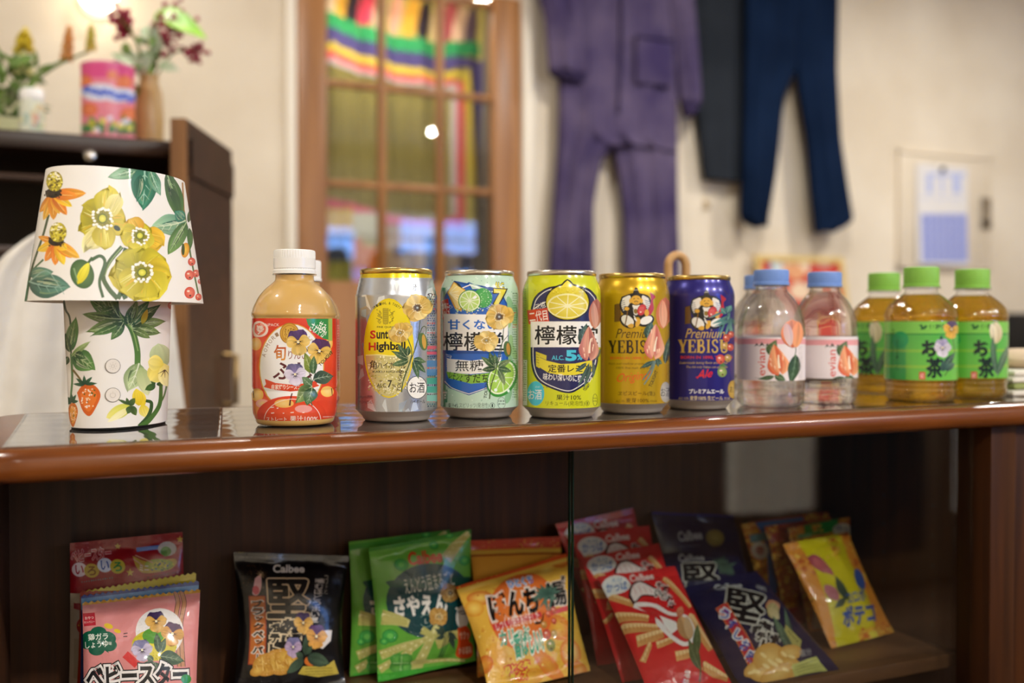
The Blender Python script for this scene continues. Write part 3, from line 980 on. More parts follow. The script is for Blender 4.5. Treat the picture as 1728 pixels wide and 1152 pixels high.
for yy in (0.09, 0.16):
    for k in range(5):
        b = MB(); b.lathe([(0.0022, -0.0004), (0.0022, 0.0006)], 0, 0, 0, 10)
        b.V = [(XG - v[2], yy + v[0], ZS + .02 + .032 * k + v[1]) for v in b.V]
        b.build('pin_hole', M_BLACK, case)

# clear film laid over the worktop
def film(name, corners, label, amp, seed):
    rng = random.Random(seed)
    n = 48; V = []; F = []
    ph = [rng.uniform(0, 6) for _ in range(6)]
    for i in range(n + 1):
        for j in range(n + 1):
            u, v = i / n, j / n
            p = [(1 - u) * (1 - v) * corners[0][k] + u * (1 - v) * corners[1][k] + u * v * corners[2][k] + (1 - u) * v * corners[3][k] for k in (0, 1)]
            h = math.sin(p[0] * 41 + p[1] * 23 + ph[0]) + .6 * math.sin(p[0] * 97 - p[1] * 61 + ph[1]) + .4 * math.sin(p[1] * 150 + p[0] * 29 + ph[2])
            V.append((p[0], p[1], ZT + 0.0004 + amp * (h + 2.0) / 4))
    for i in range(n):
        for j in range(n):
            k = i * (n + 1) + j
            F.append((k, k + n + 1, k + n + 2, k + 1))
    V += [(v[0], v[1], v[2] - 0.00015) for v in V]
    m0 = (n + 1) ** 2
    F += [tuple(m0 + i for i in reversed(f)) for f in F]
    rim = [i * (n + 1) for i in range(n + 1)] + [n * (n + 1) + j for j in range(1, n + 1)] + [i * (n + 1) + n for i in range(n - 1, -1, -1)] + [j for j in range(n - 1, 0, -1)]
    F += [(rim[i], rim[(i + 1) % len(rim)], m0 + rim[(i + 1) % len(rim)], m0 + rim[i]) for i in range(len(rim))]
    o = mesh_obj(name, V, F, M_FILM)
    tag(o, label, 'plastic sheet', 'clear plastic sheets on the worktop')
film('plastic_sheet', [(0.0, 0.004), (0.1325, 0.0055), (0.1685, 0.262), (0.004, 0.262)], 'clear plastic sheet on the worktop under the flowered lamp', 0.0007, 3)
film('plastic_sheet', [(0.1335, 0.0025), (0.97, 0.012), (0.98, 0.268), (0.1695, 0.262)], 'clear plastic sheet on the worktop under the bottles and cans', 0.0005, 8)
TOPZ = ZT + 0.0012
# ------------------------------------------------------------------ ceiling downlights
for i, (x, y, pw) in enumerate(DOWN):
    t = thing('ceiling_light', 'round downlight set in the ceiling', 'ceiling light', (x, y, CEIL), 'ceiling downlights')
    b = MB(); b.lathe([(0.072, 0), (0.085, -.004), (0.085, -.012), (0.068, -.03), (0.068, -.03), (0.064, -.01), (0.064, 0)], x, y, CEIL, 32, False)
    b.build('housing', M_WHITECAP, t)
    b = MB(); b.lathe([(0.063, -.006), (0.063, -.012)], x, y, CEIL, 32)
    b.build('lens', M_LAMPDISC, t)

# ------------------------------------------------------------------ dark hutch on the left with things on top
YH = 1.10
hx1 = at_y(311, 240, YH)[0]
hz = at_y(160, 228, YH)[2]
hut = thing('hutch', 'dark wooden hutch with flowers and a pink tin on its top board', 'cabinet', (hx1 - .35, YH + .2, 0))
HX0 = hx1 - 0.80
box('top_board', M_DARKWOOD, HX0, hx1, YH, YH + .42, hz - .028, hz, .003, hut)
box('back_panel', mat('hutch_back', (46, 34, 22), .6), HX0, hx1, YH + .405, YH + .42, 0.0, hz - .029, 0, hut)
box('side_panel', M_DARKWOOD, HX0, HX0 + .022, YH + .005, YH + .404, 0.0, hz - .029, .001, hut)
box('side_panel', M_DARKWOOD, hx1 - .022, hx1, YH + .005, YH + .404, 0.0, hz - .029, .001, hut)
box('shelf', M_DARKWOOD, HX0 + .023, hx1 - .023, YH + .02, YH + .404, .30, .32, .001, hut)
box('drawer_box', M_DARKWOOD, HX0 + .023, hx1 - .19, YH + .03, YH + .404, hz - .20, hz - .185, .001, hut)
b = MB(); kp = at_y(151, 266, YH - .005)
b.lathe([(0.003, 0), (0.003, .012), (.009, .016), (.011, .022), (.008, .028), (.002, .03)], 0, 0, 0, 16)
b.V = [(kp[0] + v[0], YH - v[2], kp[2] + v[1]) for v in b.V]
b.build('knob', mat('silver_knob', (200, 195, 185), .25, 1.0), hut)
# the open tall door on the right of the hutch
A = at_y(314, 400, YH - .12); Bp = at_y(392, 400, YH + .16)
d = np.array([Bp[0] - A[0], Bp[1] - A[1]]); L_ = np.linalg.norm(d); d /= L_; nrm = np.array([d[1], -d[0]])
zt_ = at_y(323, 200, YH - .12)[2]
th = 0.024
def slab(name, s0, s1, t0, t1, z0, z1, m, par, label=None):
    V = []
    for s__ in (s0, s1):
        for t__ in (t0, t1):
            for z__ in (z0, z1):
                q_ = A[:2] + d * s__ + nrm * t__
                V.append((q_[0], q_[1], z__))
    return mesh_obj(name, V, [(0, 1, 3, 2), (4, 6, 7, 5), (0, 4, 5, 1), (2, 3, 7, 6), (0, 2, 6, 4), (1, 5, 7, 3)], m, par, False, label=label)
cdoor = thing('cabinet_door', 'tall dark wooden door standing open at the end of the hutch', 'door', (*(A[:2] + d * L_ / 2), 0.02))
slab('door_leaf', 0.012, L_, -th, 0, 0.0, zt_, M_DARKWOOD, cdoor)
slab('edge_strip', 0, 0.0118, -th, 0, 0.0, zt_, noise_mat('pale_edge', (120, 80, 44), (146, 102, 60), scale=(8, 8, .6), nscale=5, rough=.5), cdoor, 'paler bare wood edge')
slab('rail', 0.02, L_ - .01, 0.0003, .006, zt_ - .09, zt_ - .03, M_DARKWOOD, cdoor)
h = MB(); hp = A[:2] + d * (L_ * .78) + nrm * 0.022
zz = at_y(375, 640, YH + .1)[2]
h.tube([(*(hp - nrm * .022), zz - .045), (*hp, zz - .045), (*hp, zz + .045), (*(hp - nrm * .022), zz + .045)], .005, 10)
h.build('handle', mat('old_brass', (168, 140, 92), .35, 1.0), cdoor)

# white shirt hanging in front of the hutch
b = MB(); rz = at_y(150, 306, 1.04)[2]
b.tube([(HX0 + .03, 1.04, rz), (hx1 - .10, 1.04, rz)], .006, 12)
for x in (HX0 + .04, hx1 - .11): b.tube([(x, 1.04, rz), (x, YH + .41, rz)], .005, 10)
b.build('hanging_rail', M_DARKWOOD, hut)
M_SHIRT = noise_mat('white_cotton', (226, 221, 212), (236, 232, 224), nscale=20, rough=.9, bump=.2, bump_scale=60, spec=.1)
def limb(rows, yplane, depth, seg=40, folds=7, amp=.006, seed=0, cap=True, lean=0.0, ph=0.0):
    """a hanging cloth tube; rows of (py, px left, px right) seen at yplane"""
    rng = random.Random(seed); f1, f2 = rng.uniform(0, 6), rng.uniform(0, 6)
    ys = [r[0] for r in rows]
    n = 60
    yy = np.linspace(ys[0], ys[-1], n)
    xl = np.interp(yy, ys, [r[1] for r in rows]); xr = np.interp(yy, ys, [r[2] for r in rows])
    # soften the corners of the outline
    for arr in (xl, xr):
        a_ = arr.copy()
        arr[1:-1] = (a_[:-2] + 2 * a_[1:-1] + a_[2:]) / 4
    V = []; F = []
    for i in range(n):
        pl, pr = at_y(xl[i], yy[i], yplane), at_y(xr[i], yy[i], yplane)
        z = at_y((xl[i] + xr[i]) / 2, yy[i], yplane)[2]
        cx, hw = (pl[0] + pr[0]) / 2, (pr[0] - pl[0]) / 2
        t = i / (n - 1)
        for k in range(seg):
            a = 2 * PI * k / seg
            w_ = hw * math.cos(a)
            fo = amp * (math.sin(folds * math.cos(a) * 2.2 + f1 + 1.2 * math.sin(4 * t + f2)) + .5 * math.sin(folds * 4.3 * math.cos(a) + f2 + 2 * t)) * abs(math.sin(a))
            dy = depth * math.sin(a) * (abs(math.sin(a)) ** -.35 if abs(math.sin(a)) > 1e-3 else 1) + fo
            dz = .003 * math.sin(3 * a + f1) if i == n - 1 else 0
            V.append((cx + w_, yplane + dy, z + dz))
    for i in range(n - 1):
        for k in range(seg):
            k2 = (k + 1) % seg
            F.append((i * seg + k, (i + 1) * seg + k, (i + 1) * seg + k2, i * seg + k2))
    F.append(tuple(range(seg))); F.append(tuple((n - 1) * seg + k for k in range(seg - 1, -1, -1)))
    return V, F
shirt_at = at_y(150, 690, 0.89)
sh = thing('white_shirt', 'white cotton shirt hanging in front of the hutch behind the flowered lamp', 'shirt', shirt_at)
V, F = limb([(378, 110, 185), (388, 78, 225), (405, 45, 258), (440, 0, 283), (470, -18, 288), (520, -26, 291), (690, -40, 311), (760, -48, 316), (860, -50, 320)], 0.89, .042, 64, 5, .012, 5)
mesh_obj('shirt_body', V, F, M_SHIRT, sh, True, 60)
b = MB(); pts = [at_y(x, y, .89) for x, y in ((128, 392), (132, 380), (150, 374), (166, 380), (170, 392))]
b.tube(pts, .012, 10); b.build('collar', M_SHIRT, sh)
b = MB(); p0 = at_y(150, 374, .89)
zr = at_y(150, 306, 1.04)[2]
b.tube(smooth_path([p0, p0 + [0, 0, .012], (p0[0], .93, zr - .02), (p0[0], 1.0, zr + .004), (p0[0], 1.028, zr + .0075), (p0[0], 1.04, zr + .0085)], 5), .0016, 8); b.build('hanger_hook', M_CHROME, sh)

# things on the hutch
def stand(px, py, y):
    p = at_y(px, py, y); return np.array([p[0], p[1], hz + .0006])
M_STEM = mat('stem_green', (92, 116, 44), .5, sub=.0)
M_LEAFA = noise_mat('leaf_green', (74, 108, 42), (120, 146, 62), nscale=30, rough=.45)
M_PALELEAF = noise_mat('pale_leaf', (150, 176, 128), (206, 214, 190), nscale=40, rough=.5)
M_BRIGHT = noise_mat('bright_leaf', (110, 170, 26), (150, 200, 48), nscale=12, rough=.4)
def leaf_mesh(b, p, dirv, ln, wd, curl=.25, roll=0.0, n=8):
    p = np.asarray(p, float); d_ = np.asarray(dirv, float); d_ = d_ / np.linalg.norm(d_)
    side = np.cross(d_, [0.3, -1, .2]); side /= np.linalg.norm(side) + 1e-9
    up_ = np.cross(side, d_)
    side = side * math.cos(roll) + up_ * math.sin(roll); up_ = np.cross(side, d_)
    V = []; F = []
    for i in range(n + 1):
        t = i / n; w_ = wd * max(.02, math.sin(PI * min(1, (t * .97 + .02) ** .8)))
        c = p + d_ * ln * t + up_ * (-curl * ln * t * t)
        V += [c - side * w_ / 2 + up_ * w_ * .12, c - up_ * .0006, c + side * w_ / 2 + up_ * w_ * .12]
    for i in range(n):
        k = i * 3
        F += [(k, k + 1, k + 4, k + 3), (k + 1, k + 2, k + 5, k + 4)]
    m0 = len(V)
    V += [v - up_ * .0005 for v in V]
    F += [tuple(m0 + q for q in reversed(f)) for f in F]
    for i in range(n):
        k = i * 3
        F += [(k, k + 3, m0 + k + 3, m0 + k), (k + 5, k + 2, m0 + k + 2, m0 + k + 5)]
    b.add(V, F)
rng = random.Random(11)
# pink printed tin
YT = YH + .10
pl, pr = at_y(133, 200, YT), at_y(232, 200, YT)
tr_ = (pr[0] - pl[0]) / 2 * .93
tc = ((pl[0] + pr[0]) / 2, YT + .01)
th_ = at_y(180, 106, YT - tr_)[2] - hz
tin = thing('tin_can', 'pink and orange printed round tin on the hutch top board', 'tin', (tc[0], tc[1], hz + .0006))
S, inv = oval_surf(tc[0], tc[1], hz + .0006, [(1, 0), (1, .3 * th_), (1, .7 * th_), (1, th_)], tr_, tr_, nu=96)
P = Print(S, inv, 2e-5, 3)
P.crop(0, 0, 4.114)
P.rect(500, 440, 1000, 540, '#e0528e')
for (x, y, r) in ((590, 560, 50), (860, 570, 60), (620, 760, 60), (900, 800, 70), (780, 520, 40), (930, 650, 40)):
    P.ellipse(x, y, r, r * .8, '#e0704a', c2='#ea8a5c')
P.ellipse(690, 640, 130, 60, '#dfe0f2'); P.ellipse(830, 660, 120, 50, '#d5d8ef')
for i in range(14):
    x = 590 + i * 26; P.ellipse(x, 620 + i * 5 + P.rng.uniform(-12, 12), 16, 26, '#5a74d8', rot=P.rng.uniform(-30, 30))
for i in range(16):
    x = 560 + P.rng.uniform(0, 390); P.leaf(x, 930 + P.rng.uniform(-20, 10), x + P.rng.uniform(-60, 60), 830 + P.rng.uniform(-30, 50), 50, '#2e6a4a', '#6a9a4e')
for i in range(10):
    x = 600 + P.rng.uniform(0, 340); P.ellipse(x, 880 + P.rng.uniform(-60, 40), 22, 18, P.rng.choice(['#d8c23c', '#e8ddf0', '#f0e070']))
P.build('tin_body', print_mat('tin_print', .3), tin, '#e8899a')
b = MB(); b.lathe([(tr_ * 1.0, th_), (tr_ * 1.02, th_ + .001), (tr_ * 1.02, th_ + .005), (tr_ * .97, th_ + .006), (tr_ * .96, th_ + .003), (.001, th_ + .003)], tc[0], tc[1], hz + .0006, 64)
b.build('lid', mat('pink_lid', (232, 110, 160), .3), tin)
# tan vase with flowers
YV = YH + .16
vb = stand(252, 228, YV)
vs_ = (at_y(278, 200, YV)[0] - at_y(228, 200, YV)[0]) / 2
vz = at_y(252, 128, YV)[2] - hz
vase = thing('flower_vase', 'tan vase of red berries and a big green leaf behind the pink tin', 'vase', vb)
b = MB(); b.lathe([(vs_ * .8, 0), (vs_ * .95, .01), (vs_, vz * .4), (vs_ * .9, vz * .75), (vs_ * .62, vz * .93), (vs_ * .7, vz), (vs_ * .6, vz), (vs_ * .5, vz * .9), (vs_ * .5, vz * .8)], vb[0], vb[1], vb[2], 40)
b.build('vase_body', noise_mat('tan_glaze', (190, 152, 96), (206, 170, 116), nscale=12, rough=.3), vase)
top = np.array([vb[0], vb[1], hz + vz * .85])
M_RED = noise_mat('berry_red', (140, 28, 52), (176, 52, 78), nscale=60, rough=.4)
for (px, py, yo) in ((200, 30, 0), (212, 50, .02), (285, 55, .0), (300, 35, .03), (275, 75, .01), (330, 88, .02)):
    e = at_y(px, py, YV + yo)
    b = MB(); b.tube(smooth_path([top, (top + e) / 2 + [0, 0, .03], e], 6), .0022, 6); b.build('stem', M_STEM, vase)
    b = MB()
    for k in range(34):
        q = e + np.array([rng.gauss(0, .013), rng.gauss(0, .012), rng.gauss(0, .016)]) * (1.1 if px > 270 and px < 320 else .6)
        b.ball(q, rng.uniform(.0035, .006), 7, 5)
    b.build('berry_cluster', M_RED, vase)
b = MB()
for k in range(16):
    e = at_y(rng.uniform(205, 268), rng.uniform(62, 120), YV + rng.uniform(-.03, .03))
    leaf_mesh(b, e, (rng.uniform(-1, 1), rng.uniform(-.4, .4), rng.uniform(-.6, .8)), rng.uniform(.03, .05), rng.uniform(.018, .028), .2, rng.uniform(-.8, .8))
b.build('foliage', M_PALELEAF, vase)
b = MB()
for k in range(8):
    e = at_y(rng.uniform(208, 270), rng.uniform(60, 150), YV + rng.uniform(-.03, .0))
    leaf_mesh(b, e, (rng.uniform(-1, 1), rng.uniform(-.4, .4), rng.uniform(-.8, .3)), rng.uniform(.02, .034), rng.uniform(.014, .02), .2, rng.uniform(-.8, .8))
b.build('foliage', M_LEAFA, vase)
b = MB(); p0, p1 = at_y(262, 40, YV), at_y(345, 22, YV)
leaf_mesh(b, at_y(262, 25, YV), at_y(346, 28, YV) - at_y(262, 5, YV), np.linalg.norm(p1 - p0) * 1.05, .07, .22, .5, 14)
b.tube(smooth_path([top, at_y(258, 70, YV), at_y(263, 24, YV)], 6), .003, 6)
b.build('leaf', M_BRIGHT, vase)
# left glass of greenery with yellow heads
YG = YH + .12
gb = stand(22, 214, YG)
gl = thing('flower_glass', 'glass of greenery and yellow flowers at the left end of the hutch top', 'vase', gb)
b = MB(); b.lathe([(.03, 0), (.033, .004), (.033, .085), (.031, .085), (.031, .006), (.001, .006)], gb[0], gb[1], gb[2], 32)
b.build('glass', thin_glass('vase_glass', (.9, .93, .86)), gl)
b = MB()
for k in range(60):
    e = at_y(rng.uniform(-20, 62), rng.uniform(95, 195), YG + rng.uniform(-.04, .04))
    leaf_mesh(b, e, (rng.uniform(-1, 1), rng.uniform(-.6, .6), rng.uniform(-.3, 1)), rng.uniform(.025, .05), rng.uniform(.008, .016), .2, rng.uniform(-1, 1))
b.build('foliage', M_LEAFA, gl)
M_YEL = noise_mat('yellow_petals', (196, 172, 30), (222, 200, 70), nscale=40, rough=.6)
M_PALEY = noise_mat('pale_yellow', (206, 204, 120), (220, 216, 160), nscale=40, rough=.6)
M_ORG = noise_mat('orange_petals', (206, 140, 70), (216, 166, 100), nscale=40, rough=.6)
M_OLIVE = noise_mat('olive_yellow', (180, 172, 60), (200, 190, 92), nscale=40, rough=.6)
gtop = np.array([gb[0], gb[1], hz + .07])
def poker(par, base, tip, foot, r, m1, m2=None):
    """torch-shaped flower head of many little tubes"""
    b = MB(); b.tube(smooth_path([base, (base + foot) / 2 + [0, 0, .012], foot], 6), .0025, 6); b.build('stem', M_STEM, par)
    b = MB(); ax = tip - foot
    for k in range(70):
        t = rng.random() ** .8; a = rng.uniform(0, 2 * PI)
        c = foot + ax * t; rr_ = r * (1 - .75 * t ** 2)
        e = c + np.array([math.cos(a) * rr_, math.sin(a) * rr_, -r * .5])
        b.tube([c, e], [.0022, .0032], 5)
    b.build('flower_head', m1, par)
poker(gl, gtop, at_y(42, 45, YG), at_y(40, 82, YG), .017, M_YEL)
poker(gl, gtop, at_y(40, 85, YG), at_y(40, 120, YG), .017, M_PALEY)
poker(gl, gtop, at_y(117, 42, YG + .02), at_y(112, 100, YG + .02), .011, M_ORG)
poker(gl, gtop, at_y(154, 40, YG + .02), at_y(153, 85, YG + .02), .009, M_OLIVE)
# small white jar
jb = stand(54, 214, YH + .07)
jr = (at_y(76, 190, YH + .07)[0] - at_y(32, 190, YH + .07)[0]) / 2
jz = at_y(54, 152, YH + .07)[2] - hz
jar = thing('jar', 'small white lidded jar with a painted label before the left flower glass', 'jar', jb)
S, inv = oval_surf(jb[0], jb[1], jb[2], [(.9, 0), (1, .004), (1, jz * .7), (.9, jz * .76)], jr, jr, nu=64)
P = Print(S, inv, 2e-5, 5); P.crop(0, 0, 2.505)
for k in range(18):
    P.ellipse(P.rng.uniform(85, 190), P.rng.uniform(450, 540), P.rng.uniform(8, 18), P.rng.uniform(7, 14), P.rng.choice(['#b7c89c', '#d8c49a', '#a8c0b4', '#e0dcb0', '#d8a08a']), rot=P.rng.uniform(0, 90))
P.build('jar_body', print_mat('jar_glaze', .25), jar, '#d9dcc8')
b = MB(); b.lathe([(jr * .9, jz * .76), (jr * .97, jz * .78), (jr * .97, jz * .95), (jr * .85, jz), (.001, jz)], jb[0], jb[1], jb[2], 40); b.build('lid', M_WHITECAP, jar)

# white wall lamp seen at the very top
wl = at_y(166, -12, YW - .09)
wlamp = thing('wall_lamp', 'glowing round wall lamp at the top edge above the pink tin', 'lamp', (wl[0], YW, wl[2]))
b = MB(); b.ball(wl, .052, 24, 16); b.build('globe', mat('lit_globe', (255, 246, 230), .4, emit=9.0, emit_col=(255, 236, 208)), wlamp)
b = MB(); b.lathe([(.05, 0), (.05, .012), (.02, .02), (.014, .05)], 0, 0, 0, 24)
b.V = [(wl[0] + v[0], YW - v[2], wl[2] + v[1]) for v in b.V]; b.build('backplate', M_WHITECAP, wlamp)

# ------------------------------------------------------------------ clothes hung on the back wall
def fabric(name, c0, c1, sc=3.0):
    m = noise_mat(name, c0, c1, nscale=sc, rough=.92, bump=.35, bump_scale=220, spec=.08, detail=4)
    return m
M_OVER = fabric('faded_purple_cotton', (62, 52, 88), (98, 86, 112), 5.0)
M_OVERD = fabric('faded_purple_cotton_dark', (46, 38, 70), (66, 56, 84), 5.0)
M_CHAR = fabric('charcoal_wool', (36, 40, 46), (46, 50, 56))
M_NAVY = fabric('navy_denim', (10, 24, 46), (18, 34, 60), 4.0)
YC = YW - .062
ov = thing('coveralls', 'faded purple coveralls hanging on the back wall beside the glazed door', 'coveralls', at_y(1035, 500, YC))
V, F = limb([(-190, 965, 1120), (-150, 925, 1160), (-80, 960, 1150), (0, 962, 1143), (110, 955, 1142), (180, 950, 1141), (232, 952, 1141), (250, 985, 1141)], YC, .045, 64, 6, .008, 2)
mesh_obj('torso', V, F, M_OVER, ov, True, 60)
V, F = limb([(120, 944, 1042), (200, 943, 1040), (245, 942, 1035), (269, 940, 1014), (310, 937, 1006), (347, 934, 1000), (457, 927, 1001), (560, 921, 1002)], YC, .036, 48, 4, .009, 3)
mesh_obj('trouser_leg', V, F, M_OVER, ov, True, 60)
V, F = limb([(120, 1030, 1141), (200, 1030, 1141), (245, 1033, 1141), (310, 1045, 1141), (367, 1052, 1142), (457, 1052, 1146), (560, 1052, 1150)], YC + .004, .034, 48, 4, .009, 7)
mesh_obj('trouser_leg', V, F, M_OVER, ov, True, 60)
V, F = limb([(-150, 925, 975), (-60, 910, 985), (0, 911, 984), (35, 921, 985), (90, 924, 987), (121, 926, 989)], YC - .035, .03, 40, 3, .008, 4)
sl = mesh_obj('sleeve', V, F, M_OVER, ov, True, 60)
V, F = limb([(118, 926, 989), (128, 928, 990), (136, 944, 984)], YC - .030, .026, 40, 3, .004, 4)
mesh_obj('cuff', V, F, M_OVERD, sl, True, 60)
V, F = limb([(-150, 1110, 1160), (-60, 1118, 1166), (0, 1125, 1171), (70, 1136, 1177), (150, 1145, 1182), (172, 1147, 1182)], YC - .03, .026, 40, 3, .007, 9)
sl = mesh_obj('sleeve', V, F, M_OVER, ov, True, 60)
V, F = limb([(168, 1147, 1182), (182, 1151, 1178), (198, 1156, 1164)], YC - .03, .022, 40, 3, .004, 9)
mesh_obj('cuff', V, F, M_OVERD, sl, True, 60)
b = MB(); b.tube(smooth_path([at_y(1047, -120, YC - .056), at_y(1049, 60, YC - .058), at_y(1044, 190, YC - .052)], 8), .006, 8)
b.build('zip_placket', M_OVERD, ov)
a0, a1 = at_y(1073, 58, YC - .058), at_y(1134, 58, YC - .058); z0_ = at_y(1100, 88, YC - .05)[2]; z1_ = at_y(1100, 40, YC)[2]
box('chest_pocket', M_OVERD, a0[0], a1[0], YC - .066, YC - .052, a0[2] - .012, a0[2], .004, ov)
box('chest_pocket', M_OVER, a0[0] + .003, a1[0] - .003, YC - .061, YC - .05, at_y(1100, 150, YC)[2], a0[2] - .012, .004, ov)

ch = thing('trousers', 'charcoal trousers hanging behind the navy pair on the back wall', 'trousers', at_y(1215, 300, YC))
V, F = limb([(-220, 1145, 1262), (0, 1164, 1256), (110, 1170, 1256), (196, 1175, 1255), (300, 1187, 1253), (304, 1188, 1252)], YC + .02, .026, 48, 3, .004, 12)
mesh_obj('trouser_leg', V, F, M_CHAR, ch, True, 60)
V, F = limb([(-240, 1145, 1290), (-222, 1144, 1290)], YC + .02, .03, 48, 3, .001, 12)
mesh_obj('waistband', V, F, M_CHAR, ch, True, 60)
nv = thing('trousers', 'navy blue trousers with two separate legs hanging on the back wall', 'trousers', at_y(1345, 385, YC - .02))
V, F = limb([(-150, 1258, 1345), (0, 1258, 1344), (108, 1257, 1343), (163, 1256, 1321), (285, 1254, 1309), (355, 1251, 1297), (374, 1252, 1294), (382, 1268, 1293)], YC - .03, .03, 48, 3, .006, 14)
mesh_obj('trouser_leg', V, F, M_NAVY, nv, True, 60)
V, F = limb([(-150, 1335, 1413), (0, 1337, 1413), (116, 1342, 1411), (236, 1361, 1417), (318, 1368, 1429), (377, 1374, 1439), (391, 1376, 1402)], YC - .03, .03, 48, 3, .006, 15)
mesh_obj('trouser_leg', V, F, M_NAVY, nv, True, 60)
V, F = limb([(-185, 1262, 1410), (-148, 1258, 1413)], YC - .03, .032, 48, 3, .002, 16)
mesh_obj('waistband', V, F, M_NAVY, nv, True, 60)
# small hook low on the wall
hk = at_y(1190, 345, YW)
hook = thing('wall_hook', 'small brass coat hook on the wall under the charcoal trousers', 'hook', (hk[0], YW, hk[2] - .02))
box('plate', mat('aged_brass', (196, 168, 120), .5, .2), hk[0] - .008, hk[0] + .008, YW - .004, YW - .0003, hk[2] - .02, hk[2] + .022, .0015, hook)
b = MB(); b.tube(smooth_path([(hk[0], YW - .004, hk[2] + .012), (hk[0], YW - .022, hk[2]), (hk[0], YW - .026, hk[2] - .012), (hk[0], YW - .016, hk[2] - .02)], 6), .003, 8); b.build('prong', mat('aged_brass_dark', (170, 140, 96), .5, .2), hook)

# ------------------------------------------------------------------ metal box in the wall with calendar
YP = YW - .018
p0, p1 = at_y(1518, 250, YP), at_y(1674, 264, YP)
zlo, zhi = at_y(1518, 452, YP)[2], at_y(1518, 251, YP)[2]
M_PANEL = noise_mat('painted_steel', (220, 206, 182), (226, 212, 190), nscale=6, rough=.45)
eb = thing('electrical_panel', 'cream painted metal box in the wall holding a calendar', 'panel', ((p0[0] + p1[0]) / 2, YW, zlo))
m = MB(); fw = .014
m.box(p0[0], p0[0] + fw, YP, YW - .0003, zlo, zhi, .002); m.box(p1[0] - fw, p1[0], YP, YW - .0003, zlo, zhi, .002)
m.box(p0[0], p1[0], YP, YW - .0003, zhi - fw, zhi, .002); m.box(p0[0], p1[0], YP, YW - .0003, zlo, zlo + fw, .002)
m.build('frame', M_PANEL, eb)
box('panel_door', M_PANEL, p0[0] + fw + .002, p1[0] - fw - .002, YP + .004, YW - .0003, zlo + fw + .002, zhi - fw - .002, .001, eb)
l0, l1 = at_y(1655, 333, YP), at_y(1672, 388, YP)
lat = box('latch', M_CHROME, l0[0], l1[0], YP - .004, YP + .0035, l1[2], l0[2], .002, eb)
box('latch_handle', mat('dull_steel', (120, 112, 100), .4, .9), l0[0] + .006, l1[0] - .006, YP - .009, YP - .0042, l1[2] + .01, l1[2] + .045, .001, lat)
c0, c1 = at_y(1547, 277, YP - .003), at_y(1634, 277, YP - .003)
zt0, zt1 = at_y(1590, 279, YP)[2], at_y(1590, 447, YP)[2]
un = np.linspace(c0[0], c1[0], 14); vn = np.linspace(zt1, zt0, 24)
G = np.zeros((14, 24, 3))
for i, u in enumerate(un):
    for j, v in enumerate(vn):
        t = (zt0 - v) / (zt0 - zt1)
        G[i, j] = (u, YP + .0015 - .008 * t * t * (1 + .3 * math.sin(6 * (i / 13))), v)
S = Surf(un, vn, G)
P = Print(S, lambda p: np.array([at_y(q[0], q[1], YP - .003)[[0, 2]] for q in p]), 6e-5, 9)
P.crop(1240, 220, 2.303)
for i, (x, w_) in enumerate(((745, 24), (800, 12), (845, 34))): P.rect(x, 165, x + w_, 245, '#b9c2e6')
P.rect(745, 165, 895, 178, '#b9c2e6')
P.dotrow(720, 262, 900, 266, 9, 12, '#c3c9e4')
P.rect(722, 325, 902, 512, '#9aa2d6')
for k in range(7): P.line([(722 + 26 * k, 325), (722 + 26 * k, 512)], 3, '#b7bce2', smooth=False)
for k in range(6): P.line([(722, 325 + 32 * k), (902, 325 + 32 * k)], 3, '#b7bce2', smooth=False)
for k in range(5): P.dotrow(728, 345 + 36 * k, 900, 345 + 36 * k, 7, 11, '#7d86c4', .4)
cal = P.build('calendar', print_mat('calendar_paper', .8, spec=.1), None, '#e4e0dc')
tag(cal, 'white wall calendar with a blue date grid held on the metal box', 'calendar')
cal.location.y -= .004
b = MB(); q = at_y(1591, 286, YP - .008); b.lathe([(.011, 0), (.012, .002), (.012, .008), (.010, .010), (.001, .010)], 0, 0, 0, 24)
b.V = [(q[0] + v[0], YP - .0035 - v[2] - .001, q[2] + v[1]) for v in b.V]
mg = b.build('magnet', M_BLACK); tag(mg, 'round black magnet holding up the calendar', 'magnet')

# ------------------------------------------------------------------ sideboard by the wall with what stands on it
ZC = at_y(1600, 604, YW - .3)[2]
sx0 = at_y(1300, 500, YW - .3)[0]
sb = thing('side_table', 'brown wooden side table against the back wall', 'table', (sx0 + .9, YW - .17, 0))
box('table_top', M_POST, sx0, 4.6, YW - .33, YW - .016, ZC - .03, ZC, .003, sb)
for x in (sx0 + .03, 4.54):
    for y in (YW - .30, YW - .05):
        box('leg', M_POST, x - .02, x + .02, y - .02, y + .02, 0, ZC - .0305, .002, sb)
# framed red picture leaning on the wall
f0, f1 = at_y(1291, 428, YW - .10), at_y(1440, 430, YW - .10)
YF_ = YW - .10
W_ = f1[0] - f0[0]; Hh = f0[2] - ZC
lean = .072 / Hh
def leanp(x, z, off=0.0):
    return (x, YW - .10 + (z - ZC) * lean - off, z)
pic = thing('picture_frame', 'gold framed red picture with pale shapes leaning on the wall', 'picture', ((f0[0] + f1[0]) / 2, YW - .1, ZC))
fw = .022
M_GOLD = noise_mat('pale_gold', (206, 176, 104), (222, 194, 126), nscale=20, rough=.4)
def bar(x0_, x1_, z0_, z1_):
    b = MB(); V = []
    for x in (x0_, x1_):
        for z in (z0_, z1_):
            for o_ in (0.0, .016):
                V.append(leanp(x, z, o_))
    return V, [(0, 1, 3, 2), (4, 6, 7, 5), (0, 4, 5, 1), (2, 3, 7, 6), (0, 2, 6, 4), (1, 5, 7, 3)]
ztop = ZC + Hh; zb0 = ZC + .0008
